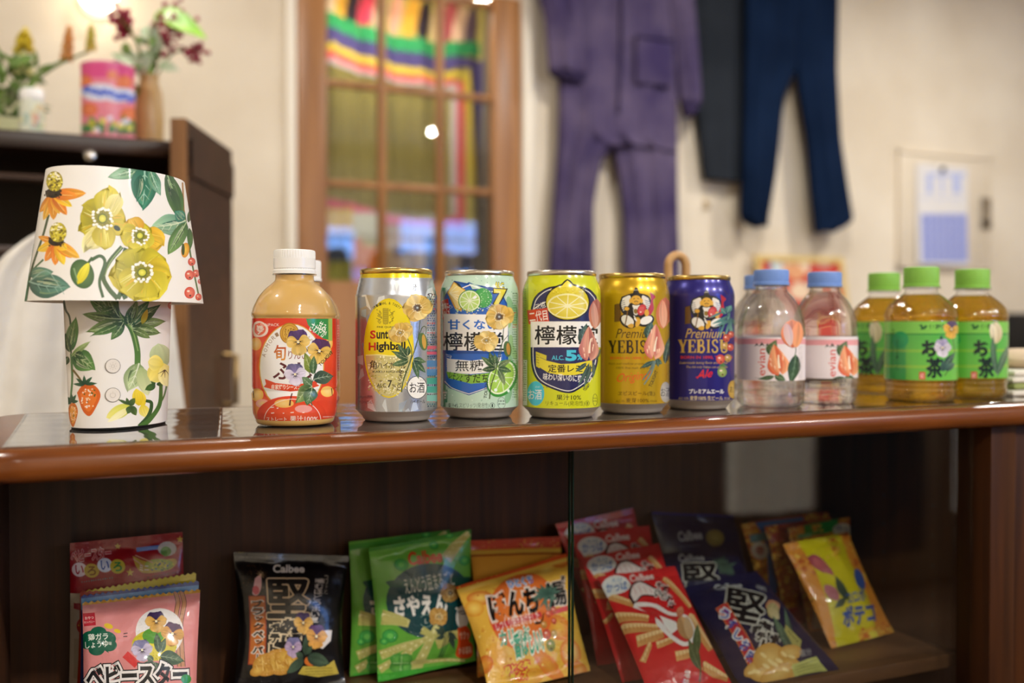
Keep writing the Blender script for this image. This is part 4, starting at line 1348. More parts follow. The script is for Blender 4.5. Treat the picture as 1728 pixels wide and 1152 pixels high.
for (a_, b_, c__, d__) in ((f0[0], f0[0] + fw, zb0, ztop), (f1[0] - fw, f1[0], zb0, ztop), (f0[0] + fw, f1[0] - fw, zb0, zb0 + fw), (f0[0] + fw, f1[0] - fw, ztop - fw, ztop)):
    V, F = bar(a_, b_, c__, d__); mesh_obj('frame_bar', V, F, M_GOLD, pic, False)
un = np.linspace(f0[0] + fw * .9, f1[0] - fw * .9, 20); vn = np.linspace(zb0 + fw * .9, ztop - fw * .9, 16)
G = np.array([[leanp(u, v, .008) for v in vn] for u in un])
P = Print(Surf(un, vn, G), lambda p: np.array([at_y(q[0], q[1], YW - .06)[[0, 2]] for q in p]), 6e-5, 21)
P.crop(1220, 420, 3.4)
P.rect(285, 35, 330, 130, '#7fa0b4'); P.ellipse(330, 90, 30, 60, '#c8d0cc')
P.ellipse(440, 90, 75, 62, '#e8d2b4'); P.ellipse(420, 130, 60, 50, '#d89a6c'); P.ellipse(440, 240, 60, 50, '#e4c8a8')
P.ellipse(600, 60, 60, 40, '#d8bfae'); P.ellipse(710, 180, 50, 60, '#b9bcc0'); P.ellipse(640, 130, 70, 20, '#c0392b', rot=30)
P.ellipse(560, 210, 80, 46, '#b8a894'); P.ellipse(700, 80, 40, 30, '#d0503c'); P.ellipse(370, 190, 40, 40, '#c84a34')
P.build('picture_sheet', print_mat('picture_print', .5), pic, '#bf3d30')
box('backing_board', M_SHELF, f0[0] + .004, f1[0] - .004, YW - .024, YW - .0205, ZC + .15, ZC + .19, 0, pic) if False else None
# black box and cloths at the far right
q0, q1 = at_y(1690, 528, YW - .22), at_y(1790, 528, YW - .22)
bx_ = thing('speaker', 'black box standing on the side table at the right edge', 'speaker', ((q0[0] + q1[0]) / 2, YW - .22, ZC))
box('cabinet', M_BLACK, q0[0], q1[0], YW - .22, YW - .09, ZC + .0006, q0[2], .006, bx_)
b = MB(); cxs = (q0[0] + q1[0]) / 2; b.lathe([(.05, 0), (.05, .004), (.044, .004), (.02, -.008), (.001, -.006)], 0, 0, 0, 28)
b.V = [(cxs + v[0], YW - .2205 - v[2] - .0005, ZC + .075 + v[1]) for v in b.V]; b.build('cone', mat('speaker_cone', (30, 30, 32), .7), bx_)
nb = at_z(1722, 668, ZT)
M_NAP = mat('napkin_paper', (226, 220, 206), .9); M_NAPG = mat('green_band', (150, 160, 96), .8)
nbx, nby = nb[0] + .022, nb[1] + .02
tw = thing('cloth_stack', 'small stack of folded white cloths at the right end of the worktop', 'cloth', (nbx, nby, ZT))
for k in range(4):
    m = MB(); m.box(nbx - .045 + .002 * (k % 2), nbx + .06 - .001 * k, nby - .03, nby + .04, ZT + .0006 + k * .0072, ZT + .0006 + k * .0072 + .0066, .003)
    m.build('folded_cloth', M_NAPG if k == 1 else M_NAP, tw)
b = MB(); b.ball((nbx + .01, nby + .006, ZT + .040), .0115, 20, 10, (3.6, 2.4, 1)); b.build('folded_cloth', mat('beige_cloth', (206, 184, 156), .9), tw)

# little basket with a bent wood handle behind the cans
bk = cw(.0, 0, ZT)
bkx = at_y(1146, 560, .228)
bw = .021
bsk = thing('basket', 'small basket with a bent wooden handle standing behind the blue can', 'basket', (bkx[0], .232, TOPZ))
b = MB(); b.lathe([(bw * .8, 0), (bw * .95, .01), (bw * 1.0, .05), (bw * .92, .05), (bw * .85, .01), (.001, .008)], bkx[0], .232, TOPZ, 28)
b.build('basket_body', noise_mat('wicker', (150, 108, 60), (186, 142, 88), scale=(1, 1, 6), nscale=60, rough=.6), bsk)
b = MB(); zc_ = at_y(1146, 449, .232)[2]; rr_ = (at_y(1161, 449, .232)[0] - at_y(1131, 449, .232)[0]) / 2
pts = [(bkx[0] - rr_, .232, TOPZ + .045)] + [(bkx[0] - rr_ * math.cos(PI * k / 14), .232, zc_ + rr_ * 1.05 * math.sin(PI * k / 14)) for k in range(15)] + [(bkx[0] + rr_, .232, TOPZ + .045)]
b.tube(pts, .0046, 12); b.build('handle', noise_mat('bent_wood', (178, 132, 78), (204, 160, 104), nscale=30, rough=.5), bsk)

# ------------------------------------------------------------------ behind the camera (seen in the glass and bottles)
M_MIDW = noise_mat('mid_brown_wood', (94, 76, 62), (114, 94, 78), scale=(8, 8, 1), nscale=4, rough=.5)
rk = thing('shop_counter', 'brown wooden shop counter on the far side of the room', 'counter', (1.6, -2.3, 0))  # unseen furniture added to give the cabinet glass a brown reflection
box('body', M_MIDW, .3, 3.4, -2.55, -2.05, 0, 1.0, .004, rk)
box('worktop', M_DARKWOOD, .26, 3.44, -2.6, -2.0, 1.0005, 1.04, .004, rk)
M_SCR = mat('lit_screen', (120, 170, 255), .3, emit=9.0, emit_col=(110, 165, 255))
for k, (x, z) in enumerate(((2.05, 1.44), (2.95, 1.30))):
    t = thing('monitor', ('lit blue monitor on the left of the far counter' if k == 0 else 'lit blue monitor on the right of the far counter'), 'monitor', (x, -2.25, 1.04))
    box('screen', M_SCR, x - .25, x + .25, -2.20, -2.195, 1.12, 1.44, 0, t)
    box('casing', M_BLACK, x - .265, x + .265, -2.23, -2.2005, 1.105, 1.455, .003, t)
    box('foot', M_BLACK, x - .09, x + .09, -2.29, -2.15, 1.0405, 1.05, .002, t)
    box('stand', M_BLACK, x - .02, x + .02, -2.245, -2.23, 1.0505, 1.2, .002, t)

# unseen pale and black coats on a rail, added to reflect in the glass
rail = thing('clothes_rail', 'steel rail hung from the ceiling opposite the cabinet', 'clothes rail', (2.2, -1.5, CEIL))
b = MB(); b.tube([(1.5, -1.5, CEIL), (1.5, -1.5, 1.63), (2.95, -1.5, 1.63), (2.95, -1.5, CEIL)], .012, 12); b.build('rail', M_CHROME, rail)
def coat(x0, x1, zl, m, label):
    t = thing('coat', label, 'coat', ((x0 + x1) / 2, -1.5, zl))
    b = MB(); V = []; F = []; n = 26; sg = 40
    for i in range(n + 1):
        f = i / n; z = 1.55 - (1.55 - zl) * f
        hw = (x1 - x0) / 2 * min(1, .35 + 1.1 * f ** .5 if f < .35 else 1.0)
        for k in range(sg):
            a = 2 * PI * k / sg
            V.append(((x0 + x1) / 2 + hw * math.cos(a), -1.5 + (.05 + .012 * math.sin(7 * a + x0)) * math.sin(a) * (.6 + .4 * f), z))
    for i in range(n):
        for k in range(sg):
            F.append((i * sg + k, i * sg + (k + 1) % sg, (i + 1) * sg + (k + 1) % sg, (i + 1) * sg + k))
    F.append(tuple(range(sg))); F.append(tuple(n * sg + k for k in range(sg - 1, -1, -1)))
    b.add(V, F); b.build('coat_body', m, t, flat_angle=60)
    b = MB(); xc = (x0 + x1) / 2
    b.tube(smooth_path([(xc, -1.5, 1.55), (xc, -1.5, 1.595), (xc, -1.5, 1.6165)], 5), .002, 8); b.build('hanger_hook', M_CHROME, t)
coat(1.70, 1.99, .46, M_SHIRT, 'pale long coat hanging nearest the monitors on the clothes rail')
coat(2.02, 2.42, .30, M_CHAR, 'black long coat in the middle of the clothes rail')
coat(2.55, 2.78, .40, M_SHIRT, 'pale coat hanging at the end of the clothes rail')
# ------------------------------------------------------------------ drinks on the worktop
M_ALU = noise_mat('aluminium', (196, 188, 176), (208, 200, 188), scale=(1, 1, 60), nscale=30, rough=.45, metal=.6)
M_RIM = mat('can_rim', (214, 206, 190), .25, 1.0)
M_GOLDRIM = mat('can_rim_gold', (206, 176, 104), .25, 1.0)
M_CANPRINT = print_mat('can_print', .22, coat=.35)
M_CANMETAL = print_mat('can_print_metallic', .27, coat=.25)
INK = '#1c1a1a'; WHITE = '#f1eee8'
CAN_P = [(33 / 33, 8.6), (1.0, 20), (1.0, 40), (1.0, 60), (1.0, 80), (1.0, 102.5), (.992, 105), (.972, 108), (.94, 111), (.905, 113.6), (.885, 115.4), (.872, 117.0)]
def can(X, Y, label, design, base, m, rim, metal_base=0.0, rings=False):
    c = cw(X, Y)
    z0 = TOPZ
    t = thing('drink_can', label, 'can', (c[0], c[1], z0), 'drink cans along the worktop')
    r = .033
    prof = [(k, z * .001) for k, z in CAN_P]
    if rings:
        prof = prof[:5] + [(1.0, .0985), (.998, .1005), (.975, .1015), (.973, .1035), (.955, .1045), (.953, .1065), (.935, .1075), (.933, .1095), (.912, .1105), (.91, .1125), (.892, .1140), (.872, .117)]
    S, inv = oval_surf(c[0], c[1], z0, prof, r, r)
    P = Print(S, inv, 4e-6, int(abs(X) * 1e5))
    P.metal = metal_base
    b0 = P.C(base)
    P.metal = metal_base * .75
    design(P)
    P.build('can_body', m, t, b0)
    b = MB(); b.lathe([(.020, .004), (.0235, .001), (.0255, 0), (.0268, .0012), (.0275, .003), (.0290, .0048), (.0318, .0075), (r, .0087)], c[0], c[1], z0, 72)
    b.build('can_base', M_ALU, t, flat_angle=70)
    b = MB(); b.lathe([(.0286, .1169), (.0292, .1176), (.0293, .1200), (.0288, .1212), (.0278, .1215), (.0270, .1208), (.0262, .1165), (.0245, .1150), (.001, .1152)], c[0], c[1], z0, 72)
    ld = b.build('lid', rim, t, flat_angle=70)
    b = MB(); pts = [(c[0] - .003 + .008 * math.cos(a), c[1] + .011 * math.sin(a) - .004, z0 + .1165) for a in np.linspace(0, 2 * PI, 25)]
    b.tube(pts, .0012, 8, False); b.build('pull_tab', M_ALU, ld)
    return t

SER = {
 'Y': ([[(.03, 0), (.34, 0), (.63, .52), (.63, .95), (.37, .95), (.37, .58)], [(.78, 0), (.92, 0), (.62, .58), (.55, .50)], [(0, 0), (.42, 0), (.42, .045), (0, .045)], [(.68, 0), (1, 0), (1, .045), (.68, .045)], [(.24, .955), (.76, .955), (.76, 1), (.24, 1)]], 1.0),
 'E': ([[(.1, 0), (.38, 0), (.38, 1), (.1, 1)], [(0, 0), (.92, 0), (.92, .26), (.86, .26), (.78, .06), (0, .05)], [(.3, .455), (.66, .455), (.66, .36), (.71, .36), (.71, .63), (.66, .63), (.66, .525), (.3, .525)], [(0, .95), (.8, .94), (.92, .70), (.98, .70), (.95, 1), (0, 1)]], .88),
 'B': ([[(.1, 0), (.38, 0), (.38, 1), (.1, 1)], [(0, 0), (.5, 0), (.5, .05), (0, .05)], [(0, .95), (.5, .95), (.5, 1), (0, 1)]], .95),
 'I': ([[(.32, 0), (.68, 0), (.68, 1), (.32, 1)], [(.12, 0), (.88, 0), (.88, .045), (.12, .045)], [(.12, .955), (.88, .955), (.88, 1), (.12, 1)]], .52),
 'S': ([], .78),
 'U': ([[(.12, 0), (.38, 0), (.38, .7), (.12, .7)], [(.76, 0), (.86, 0), (.86, .7), (.76, .7)], [(0, 0), (.5, 0), (.5, .045), (0, .045)], [(.64, 0), (1, 0), (1, .045), (.64, .045)]], 1.0)}
def serif(P, s, x0, y0, x1, y1, c, grow=0.0):
    tot = sum(SER[ch][1] for ch in s) + .06 * (len(s) - 1)
    k = (x1 - x0) / tot; x = x0; h = y1 - y0
    for ch in s:
        pl, w_ = SER[ch]; W = w_ * k
        for q in pl: P.poly([(x + a * W, y0 + b * h) for a, b in q], c)
        if ch == 'B':
            P.line([(x + .36 * W, y0 + .025 * h), (x + .62 * W, y0 + .04 * h), (x + .74 * W, y0 + .24 * h), (x + .6 * W, y0 + .44 * h), (x + .36 * W, y0 + .475 * h)], .16 * W, c)
            P.line([(x + .36 * W, y0 + .475 * h), (x + .68 * W, y0 + .5 * h), (x + .84 * W, y0 + .73 * h), (x + .66 * W, y0 + .96 * h), (x + .36 * W, y0 + .975 * h)], .18 * W, c)
        if ch == 'S':
            P.line([(x + .82 * W, y0 + .24 * h), (x + .72 * W, y0 + .06 * h), (x + .46 * W, y0 + .03 * h), (x + .2 * W, y0 + .16 * h), (x + .26 * W, y0 + .38 * h), (x + .52 * W, y0 + .5 * h), (x + .8 * W, y0 + .66 * h), (x + .78 * W, y0 + .88 * h), (x + .5 * W, y0 + .98 * h), (x + .22 * W, y0 + .93 * h), (x + .12 * W, y0 + .72 * h)], .19 * W, c)
        if ch == 'U':
            P.line([(x + .25 * W, y0 + .66 * h), (x + .3 * W, y0 + .9 * h), (x + .54 * W, y0 + .98 * h), (x + .76 * W, y0 + .88 * h), (x + .81 * W, y0 + .66 * h)], .15 * W, c)
        x += W + .06 * k

GOLDP = [('#c79a42', '#e6c46c'), ('#b98a34', '#dcb455'), ('#d0a850', '#f0d890')]
DARKC = dict(ctr=('#8a6a30', '#2c2820'), dots='#e8d8a8', dark='#3a2c1a', core='#4a4a40')
PALEC = dict(ctr=('#d8b868', '#a8894a'), dots='#f4e6bc', dark='#7a5a2a', core='#5a5a4c')
LEAFC = [('#2f4a30', '#5a7a4e'), ('#3c5a38', '#8a9a6a'), ('#243c2a', '#4a6a48')]
def sprig(P, x, y, sz, ang=90):
    P.palmate(x, y, ang, sz, LEAFC, '#9aa880', 5, 150)
def handwriting(P, x0, y0, x1, y1, h, c=INK, s='TOLIGHT'):
    L_ = math.hypot(x1 - x0, y1 - y0); a = math.degrees(math.atan2(-(y1 - y0), x1 - x0))
    cx, cy = (x0 + x1) / 2, (y0 + y1) / 2
    P.text(s, (cx - L_ / 2, cy - h / 2, cx + L_ / 2, cy + h / 2), c, 0.012, a, .1)

# --- highball can
def d_highball(P):
    P.crop(590, 440, 4.1125)
    P.rect(0, 72, 658, 118, '#e6cc24')
    P.metal = .55
    for k in range(26):                                  # icy facets
        x = P.rng.uniform(20, 620); y = P.rng.uniform(140, 1060)
        P.poly([(x, y), (x + P.rng.uniform(10, 60), y - P.rng.uniform(0, 30)), (x + P.rng.uniform(20, 70), y + P.rng.uniform(20, 110)), (x + P.rng.uniform(-20, 20), y + P.rng.uniform(30, 90))], P.rng.choice(['#dfe8ee', '#b8cbd8', '#eef3f5', '#a9b6c6', '#cdd6dc']))
    P.metal = 0
    P.ellipse(272, 605, 174, 346, '#e2c912'); P.ellipse(272, 605, 164, 336, '#ecd51c')
    P.metal = .35
    g = [(272 + 164 * math.cos(R(a)), 605 - 336 * math.sin(R(a))) for a in range(188, 353, 5)]
    P.poly([(g[0][0], 655)] + g + [(g[-1][0], 655)], '#d8cf8e')
    P.metal = 0
    P.speck(130, 665, 415, 900, 240, 3, 9, ['#eee8b8', '#b8ae58', '#f6f0cc', '#c9bf70', '#a89c44'])
    P.speck(180, 880, 360, 930, 60, 3, 8, ['#eee8b8', '#b8ae58', '#f6f0cc'])
    P.line([(112, 655), (200, 652), (300, 660), (432, 650)], 8, '#f4ea9a')
    n = "ORIGINAL & TASTY"
    for i, chh in enumerate(n):
        a = 133 - i * (86 / (len(n) - 1)); x, y = 258 + 132 * math.cos(R(a)), 420 - 128 * math.sin(R(a))
        if chh != ' ': P.text(chh, (x - 6, y - 9, x + 6, y + 9), '#3a3414', .01, a - 90)
    P.metal = .3
    for sg in (-1, 1):                                   # pale crest
        for k in range(14):
            P.line([(250 + sg * (30 + P.rng.uniform(0, 34)), 335 + k * 7), (250 + sg * (22 + P.rng.uniform(0, 40)), 345 + k * 7)], 5, P.rng.choice(['#a49426', '#b9a82c', '#8f8124']), smooth=False)
    P.rect(232, 330, 268, 440, '#c9b628'); P.outline([(232, 330), (268, 330), (268, 425), (250, 442), (232, 425)], 3, '#8f8124')
    for k in range(6): P.line([(236, 345 + k * 14), (264, 345 + k * 14)], 3, '#9a8c26', smooth=False)
    P.metal = 0
    P.text('FINE QUALITY', (190, 452, 335, 468), '#3a3414', .012)
    P.text('S', (142, 482, 182, 540), '#c92c24', .035); P.text('unt', (186, 482, 268, 541), '#2a2416', .035)
    P.text('H', (132, 566, 182, 622), '#c92c24', .035); P.text('ighball', (186, 560, 388, 636), '#2a2416', .035)
    P.text('角', (138, 690, 188, 752), INK, .005); P.text('ハイボール', (192, 700, 392, 748), INK, .004)
    P.text('KAKU HIGHBALL', (160, 762, 400, 776), INK, .012)
    P.text('ALC.', (188, 850, 258, 878), INK, .008); P.text('7', (264, 828, 294, 880), INK, .012); P.text('%', (294, 856, 322, 878), INK, .006)
    P.text('氷', (434, 155, 482, 208), INK, .004); P.text('結', (462, 212, 474, 232), INK)
    P.vtext('点ができる', 458, 395, 478, 540, INK, .004)
    for k in range(24):
        y = 235 + k * 33
        P.dotrow(540, y, 600, y, 4, 12, P.rng.choice(['#1f3a4a', '#2a5a6a', '#b84a4a', '#35507a', '#2e6e62', '#5a3a4a']))
        P.dotrow(540, y + 14, 598, y + 14, 3, 9, P.rng.choice(['#1f3a4a', '#2a5a6a', '#c04a52', '#35507a']))
    P.poly([(545, 225), (575, 225), (560, 275)], '#2a3030'); P.poly([(552, 230), (568, 230), (560, 260)], '#cfd6d8')
    P.rect(536, 590, 604, 610, '#c85a6a'); P.rect(536, 630, 604, 650, '#c85a6a')
    for k in range(5): P.rect(536, 690 + k * 60, 608, 735 + k * 60, P.rng.choice(['#4a9a84', '#4a7aa4', '#7ab0a0']))
    P.ellipse(468, 878, 70, 80, INK); P.ellipse(468, 878, 66, 76, '#efece4')
    P.text('お酒', (416, 842, 520, 916), INK, .008); P.text('さけ', (488, 822, 516, 834), INK)
    P.text('ハイボール', (422, 962, 524, 988), INK, .01)
    P.text('リキュール(発泡性)', (64, 932, 160, 958), '#4a3036', .008); P.text('アルコール分7% ALC.', (64, 966, 160, 992), '#4a3036', .008)
    # painted poppies
    P.line([(360, 910), (372, 830), (418, 700), (430, 620), (400, 530)], 9, '#4a5a3a', w1=6)
    P.line([(372, 830), (424, 690), (470, 560), (490, 400)], 8, '#4a5a3a', w1=5)
    P.line([(450, 620), (500, 470), (530, 462), (528, 510)], 6, '#4a5a3a', w1=5)
    P.ellipse(510, 560, 30, 62, '#55703f', rot=10); P.ellipse(516, 560, 14, 50, '#c79a42', rot=6)
    for (x, y, x1, y1) in ((410, 680, 290, 640), (410, 690, 300, 735), (400, 670, 330, 590), (400, 660, 400, 590), (440, 685, 530, 690), (440, 690, 530, 760), (440, 690, 490, 808)):
        P.leaf(x, y, x1, y1, 44, *P.rng.choice(LEAFC), '#a8b488')
    P.poppy(350, 498, 90, GOLDP, 6, 20, .8, **PALEC)
    P.poppy(470, 325, 100, GOLDP, 6, 0, .95, **DARKC)
    handwriting(P, 338, 905, 360, 750, 26)

# --- lime can
def d_lime(P):
    P.crop(740, 440, 4.187)
    P.speck(20, 110, 560, 1060, 420, 1.2, 4.5, ['#a9c9b4', '#e4efe2', '#8fb49c', '#6f9a84', '#f2f6ee'])
    P.speck(20, 110, 560, 300, 26, 2, 4, ['#2c3a36', '#3c4c44'])
    for k in range(14): P.ellipse(P.rng.uniform(480, 560), P.rng.uniform(160, 1000), 22, 60, P.rng.choice(['#9cc38a', '#b6d3a8', '#8ab88c']), rot=P.rng.uniform(-20, 20))
    P.rect(0, 190, 50, 1060, '#2f8a62')
    P.poly([(35, 260), (110, 140), (215, 160), (240, 200), (320, 195), (440, 215), (485, 300), (495, 520), (490, 830), (350, 900), (215, 950), (80, 900), (35, 860)], '#1d4a92')
    P.poly([(48, 262), (112, 155), (210, 172), (245, 212), (320, 206), (432, 226), (474, 300), (484, 520), (478, 820), (345, 888), (215, 935), (85, 888), (48, 850)], '#2c62b8')
    P.poly([(140, 190), (215, 150), (300, 185), (400, 215), (400, 190), (215, 160), (150, 182)], '#1d4a92')
    P.line([(150, 200), (222, 170), (300, 196)], 7, WHITE, smooth=False)
    P.poly([(62, 225), (108, 148), (190, 205), (205, 260), (160, 355), (120, 345)], '#d8a42c'); P.poly([(70, 225), (110, 158), (182, 210), (190, 262), (152, 340), (124, 330)], '#f0d684')
    for k in range(5): P.line([(78, 228), (130 + 12 * k, 180 + 34 * k)], 4, '#fbf0c4', smooth=False)
    P.poly([(108, 140), (140, 178), (170, 196), (150, 165)], '#1d2c30')
    P.ellipse(312, 262, 68, 70, '#3d9a50', c2='#58b45c'); P.speck(290, 200, 380, 330, 40, 2, 5, ['#a4dca0', '#dcf4d4'])
    P.ellipse(220, 282, 80, 78, '#3f8f3a'); P.ellipse(220, 282, 74, 72, '#eaf4d0'); P.ellipse(220, 282, 66, 64, '#b6d86a', c2='#cfe79a')
    for k in range(10): P.line([(220, 282), (220 + 66 * math.cos(R(36 * k + 8)), 282 - 64 * math.sin(R(36 * k + 8)))], 5, '#f2f8dc', smooth=False)
    P.ellipse(220, 282, 9, 9, '#f2f8dc'); P.ellipse(258, 258, 16, 9, '#ffffff', rot=30)
    P.speck(120, 330, 330, 385, 60, 3, 7, ['#e4f4d4', '#f0d684', '#bfe0a0'])
    P.poly([(20, 285), (68, 265), (84, 395), (28, 415)], '#c53026'); P.text('食事に', (24, 296, 72, 340), WHITE, .02, 8); P.text('いい', (30, 352, 78, 396), WHITE, .02, 8)
    P.text('ALC.', (394, 152, 468, 194), '#e2d23a', .03, -6, out=[(INK, .06)])
    P.text('7', (388, 200, 474, 318), '#e2d23a', .05, -3, out=[(INK, .05)])
    P.text('はい', (352, 300, 400, 360), WHITE, .0, 60); P.text('だし', (60, 310, 96, 360), WHITE, .0, -50)
    P.rect(36, 378, 490, 636, '#f3f0e8', rot=-1)
    P.text('甘くない', (66, 414, 420, 486), '#2f6cc4', .03)
    P.halo('檸檬堂', (36, 504, 458, 634), '#17191c', '#17191c', 0, 0, 2.0, 8)
    P.poly([(30, 630), (490, 640), (490, 655), (30, 655)], '#1d4a92')
    P.line([(52, 660), (90, 670), (60, 790)], 4, WHITE, smooth=False)
    for k in range(6): P.line([(54, 672 + k * 14), (84, 680 + k * 14)], 3, WHITE, smooth=False); P.line([(418, 672 + k * 14), (448, 664 + k * 14)], 3, WHITE, smooth=False)
    P.poly([(60, 690), (230, 705), (440, 680), (440, 780), (230, 800), (60, 790)], '#f1eee6')
    P.text('無糖', (118, 700, 318, 780), '#17191c', .004)
    P.poly([(55, 782), (230, 806), (450, 780), (440, 850), (230, 868), (70, 828)], '#86b83e')
    P.text('レモンと', (76, 790, 172, 842), '#1c2a14', .006, -14); P.text('すだち', (184, 798, 352, 860), '#1c2a14', .012)
    P.line([(45, 850), (90, 895), (215, 940), (345, 895), (480, 830)], 5, WHITE, smooth=False)
    P.ellipse(450, 830, 100, 140, '#3f8f3a', rot=-28); P.ellipse(446, 824, 88, 126, '#e8f2cc', rot=-28); P.ellipse(446, 824, 78, 114, '#9cc84a', rot=-28, c2='#b8da70')
    for k in range(9): P.line([(446, 824), (446 + 80 * math.cos(R(40 * k)), 824 - 100 * math.sin(R(40 * k)))], 5, '#e8f2cc', smooth=False)
    P.ellipse(404, 912, 12, 12, '#e8f6e8'); P.ellipse(494, 918, 9, 11, '#e8f6e8'); P.ellipse(404, 848, 8, 8, '#e8f6e8')
    P.rect(22, 910, 62, 1000, '#2f8a62'); P.text('甘', (34, 914, 60, 976), WHITE, .02)
    P.text('果汁4%', (68, 1004, 138, 1040), '#33413c', .004); P.text('スピリッツ(発泡性)', (146, 1002, 356, 1044), '#5c6a62', .0)
    P.ring(380, 1022, 17, 19, 3, '#33413c'); P.text('1', (375, 1010, 385, 1034), '#33413c', .01)
    P.ring(445, 1002, 28, 40, 3, '#6a7a70'); P.dotrow(424, 990, 468, 990, 4, 10, '#33413c'); P.dotrow(424, 1010, 468, 1010, 4, 8, '#33413c')
    for k in range(44): P.dotrow(524, 230 + k * 17, 556, 230 + k * 17, 3, 9, P.rng.choice(['#5a7a58', '#46644c', '#6a8a60']) if k not in (8, 13, 14) else '#c0402c')
    P.line([(360, 975), (372, 880), (408, 760), (400, 680), (370, 600)], 8, '#4a5a3a', w1=5)
    P.line([(408, 760), (440, 640), (462, 460)], 7, '#4a5a3a', w1=5); P.line([(410, 740), (440, 600), (490, 525)], 6, '#4a5a3a', w1=4)
    P.ellipse(486, 622, 28, 56, '#4f6a3f', rot=6); P.ellipse(492, 622, 13, 42, '#b98a42', rot=4)
    for (x, y, x1, y1) in ((405, 750, 300, 690), (405, 755, 310, 780), (395, 740, 350, 650), (400, 730, 390, 660), (420, 755, 500, 690), (420, 760, 510, 770), (420, 765, 480, 870)):
        P.leaf(x, y, x1, y1, 42, *P.rng.choice(LEAFC), '#a8b488')
    P.poppy(338, 562, 92, GOLDP, 6, 15, .82, **PALEC); P.poppy(428, 395, 104, GOLDP, 6, 0, .9, **DARKC)
    handwriting(P, 330, 970, 344, 830, 22)

# --- yellow lemon can
ANTH = dict(c0='#b0625a', c1='#d89a82', spad='#f0dcc0')
def d_lemon(P):
    P.crop(875, 440, 4.187)
    P.rect(0, 90, 70, 1060, '#9cac1c'); P.rect(560, 90, 640, 1060, '#b4bc20')
    P.rect(30, 700, 60, 1020, '#e8e4d8')
    for k in range(50): P.dotrow(36, 200 + k * 16, 58, 200 + k * 16, 2, 8, '#55621c')
    body = [(88, 330), (110, 262), (160, 212), (230, 182), (350, 172), (470, 186), (530, 225), (560, 300), (565, 620), (555, 740), (510, 840), (430, 905), (352, 935), (240, 905), (140, 850), (95, 760), (85, 620)]
    P.poly(body, '#17183a', True)
    P.poly([(346 + (x - 330) * .965 - 16, 560 + (y - 560) * .975) for x, y in body], '#2a2c58', True)
    q = [(346 + (x - 330) * .93 - 16, 560 + (y - 560) * .955) for x, y in body]
    P.line(q + [q[0]], 6, '#e9e6dc')
    P.speck(110, 200, 540, 900, 260, 2, 5, ['#34366a', '#23254c', '#3a3c72'])
    P.ellipse(346, 290, 160, 132, INK); P.poly([(290, 180), (325, 140), (346, 128), (368, 140), (405, 185)], INK)
    P.ellipse(346, 292, 150, 122, '#d8c624', c2='#e8d840'); P.poly([(300, 184), (330, 150), (346, 138), (362, 150), (392, 184)], '#e4d23a')
    P.speck(220, 190, 470, 300, 140, 2, 5, ['#cdb81c', '#f0e468', '#c4b01a'])
    P.ellipse(346, 318, 145, 88, '#f2eaa4'); P.ellipse(346, 320, 134, 78, '#dcc838', c2='#ecdc66')
    for k in range(10): P.line([(346, 318), (346 + 136 * math.cos(R(36 * k + 16)), 318 - 80 * math.sin(R(36 * k + 16)))], 8, '#f6f0bc', w1=5, smooth=False)
    P.ellipse(346, 318, 20, 14, '#f6f0bc')
    P.line([(110, 340), (150, 310), (190, 290)], 7, WHITE); P.text('元祖', (118, 296, 190, 340), WHITE, 0, 20)
    P.rect(66, 340, 212, 440, '#cf4128', rot=7); P.text('二代目', (76, 352, 204, 426), '#f8efe6', .012, 7)
    P.rect(86, 428, 580, 610, '#f3f0e8', rot=0)
    P.halo('檸檬堂', (116, 458, 558, 590), '#17191c', '#17191c', 0, 0, 2.0, 8)
    P.text('ALC.', (234, 668, 322, 700), '#4cc4dc', .012); P.text('5', (332, 630, 412, 708), '#4cc4dc', .05); P.text('%', (414, 660, 450, 700), '#4cc4dc', .02)
    P.poly([(122, 640), (198, 668), (196, 700), (150, 680), (150, 760), (124, 745)], '#d8ca34')
    for k in range(4): P.line([(126, 660 + k * 18), (148, 668 + k * 18)], 3, '#6a6418', smooth=False); P.line([(144, 690 + k * 16), (176, 702 + k * 16)], 4, '#6a6418', smooth=False)
    P.poly([(144, 680), (200, 705), (300, 728), (400, 725), (520, 700), (520, 780), (400, 806), (300, 808), (210, 790), (146, 750)], '#e2d236')
    P.text('定番レモン', (208, 732, 520, 788), INK, .014)
    P.text('味わい深いのに爽やか', (174, 800, 520, 852), WHITE, .012, -3)
    P.ellipse(122, 936, 60, 86, '#4cbfd4'); P.text('お酒', (70, 908, 164, 980), WHITE, .004); P.text('さけ', (118, 884, 152, 896), WHITE)
    P.text('果汁10%', (266, 944, 442, 984), '#2a3018', .008); P.text('リキュール(発泡性)', (192, 988, 468, 1028), '#4a521c', .0)
    P.ring(486, 1006, 13, 18, 3, '#4a521c'); P.text('1', (482, 995, 490, 1017), '#4a521c', .01)
    P.ring(541, 982, 16, 42, 3, '#4a521c'); P.dotrow(528, 970, 555, 970, 3, 8, '#4a521c'); P.dotrow(528, 990, 555, 990, 3, 8, '#4a521c')
    P.petal(536, 480, 86, 215, 95, '#c07a58', '#a85a52', 1.0, .6, .25); P.petal(545, 480, 95, 190, 48, '#d8a088', '#c89080', 1.0, .6, .2)
    for (x, y, x1, y1, w_) in ((440, 590, 462, 445, 62), (480, 720, 412, 790, 30), (500, 720, 440, 890, 26), (510, 730, 480, 900, 26), (530, 720, 540, 830, 26), (545, 700, 570, 620, 30)):
        P.leaf(x, y, x1, y1, w_, '#2c4038', '#4f685c', '#7f9084')
    P.anthurium(496, 598, 144, 246, 0, **ANTH)
    handwriting(P, 462, 916, 500, 870, 20)

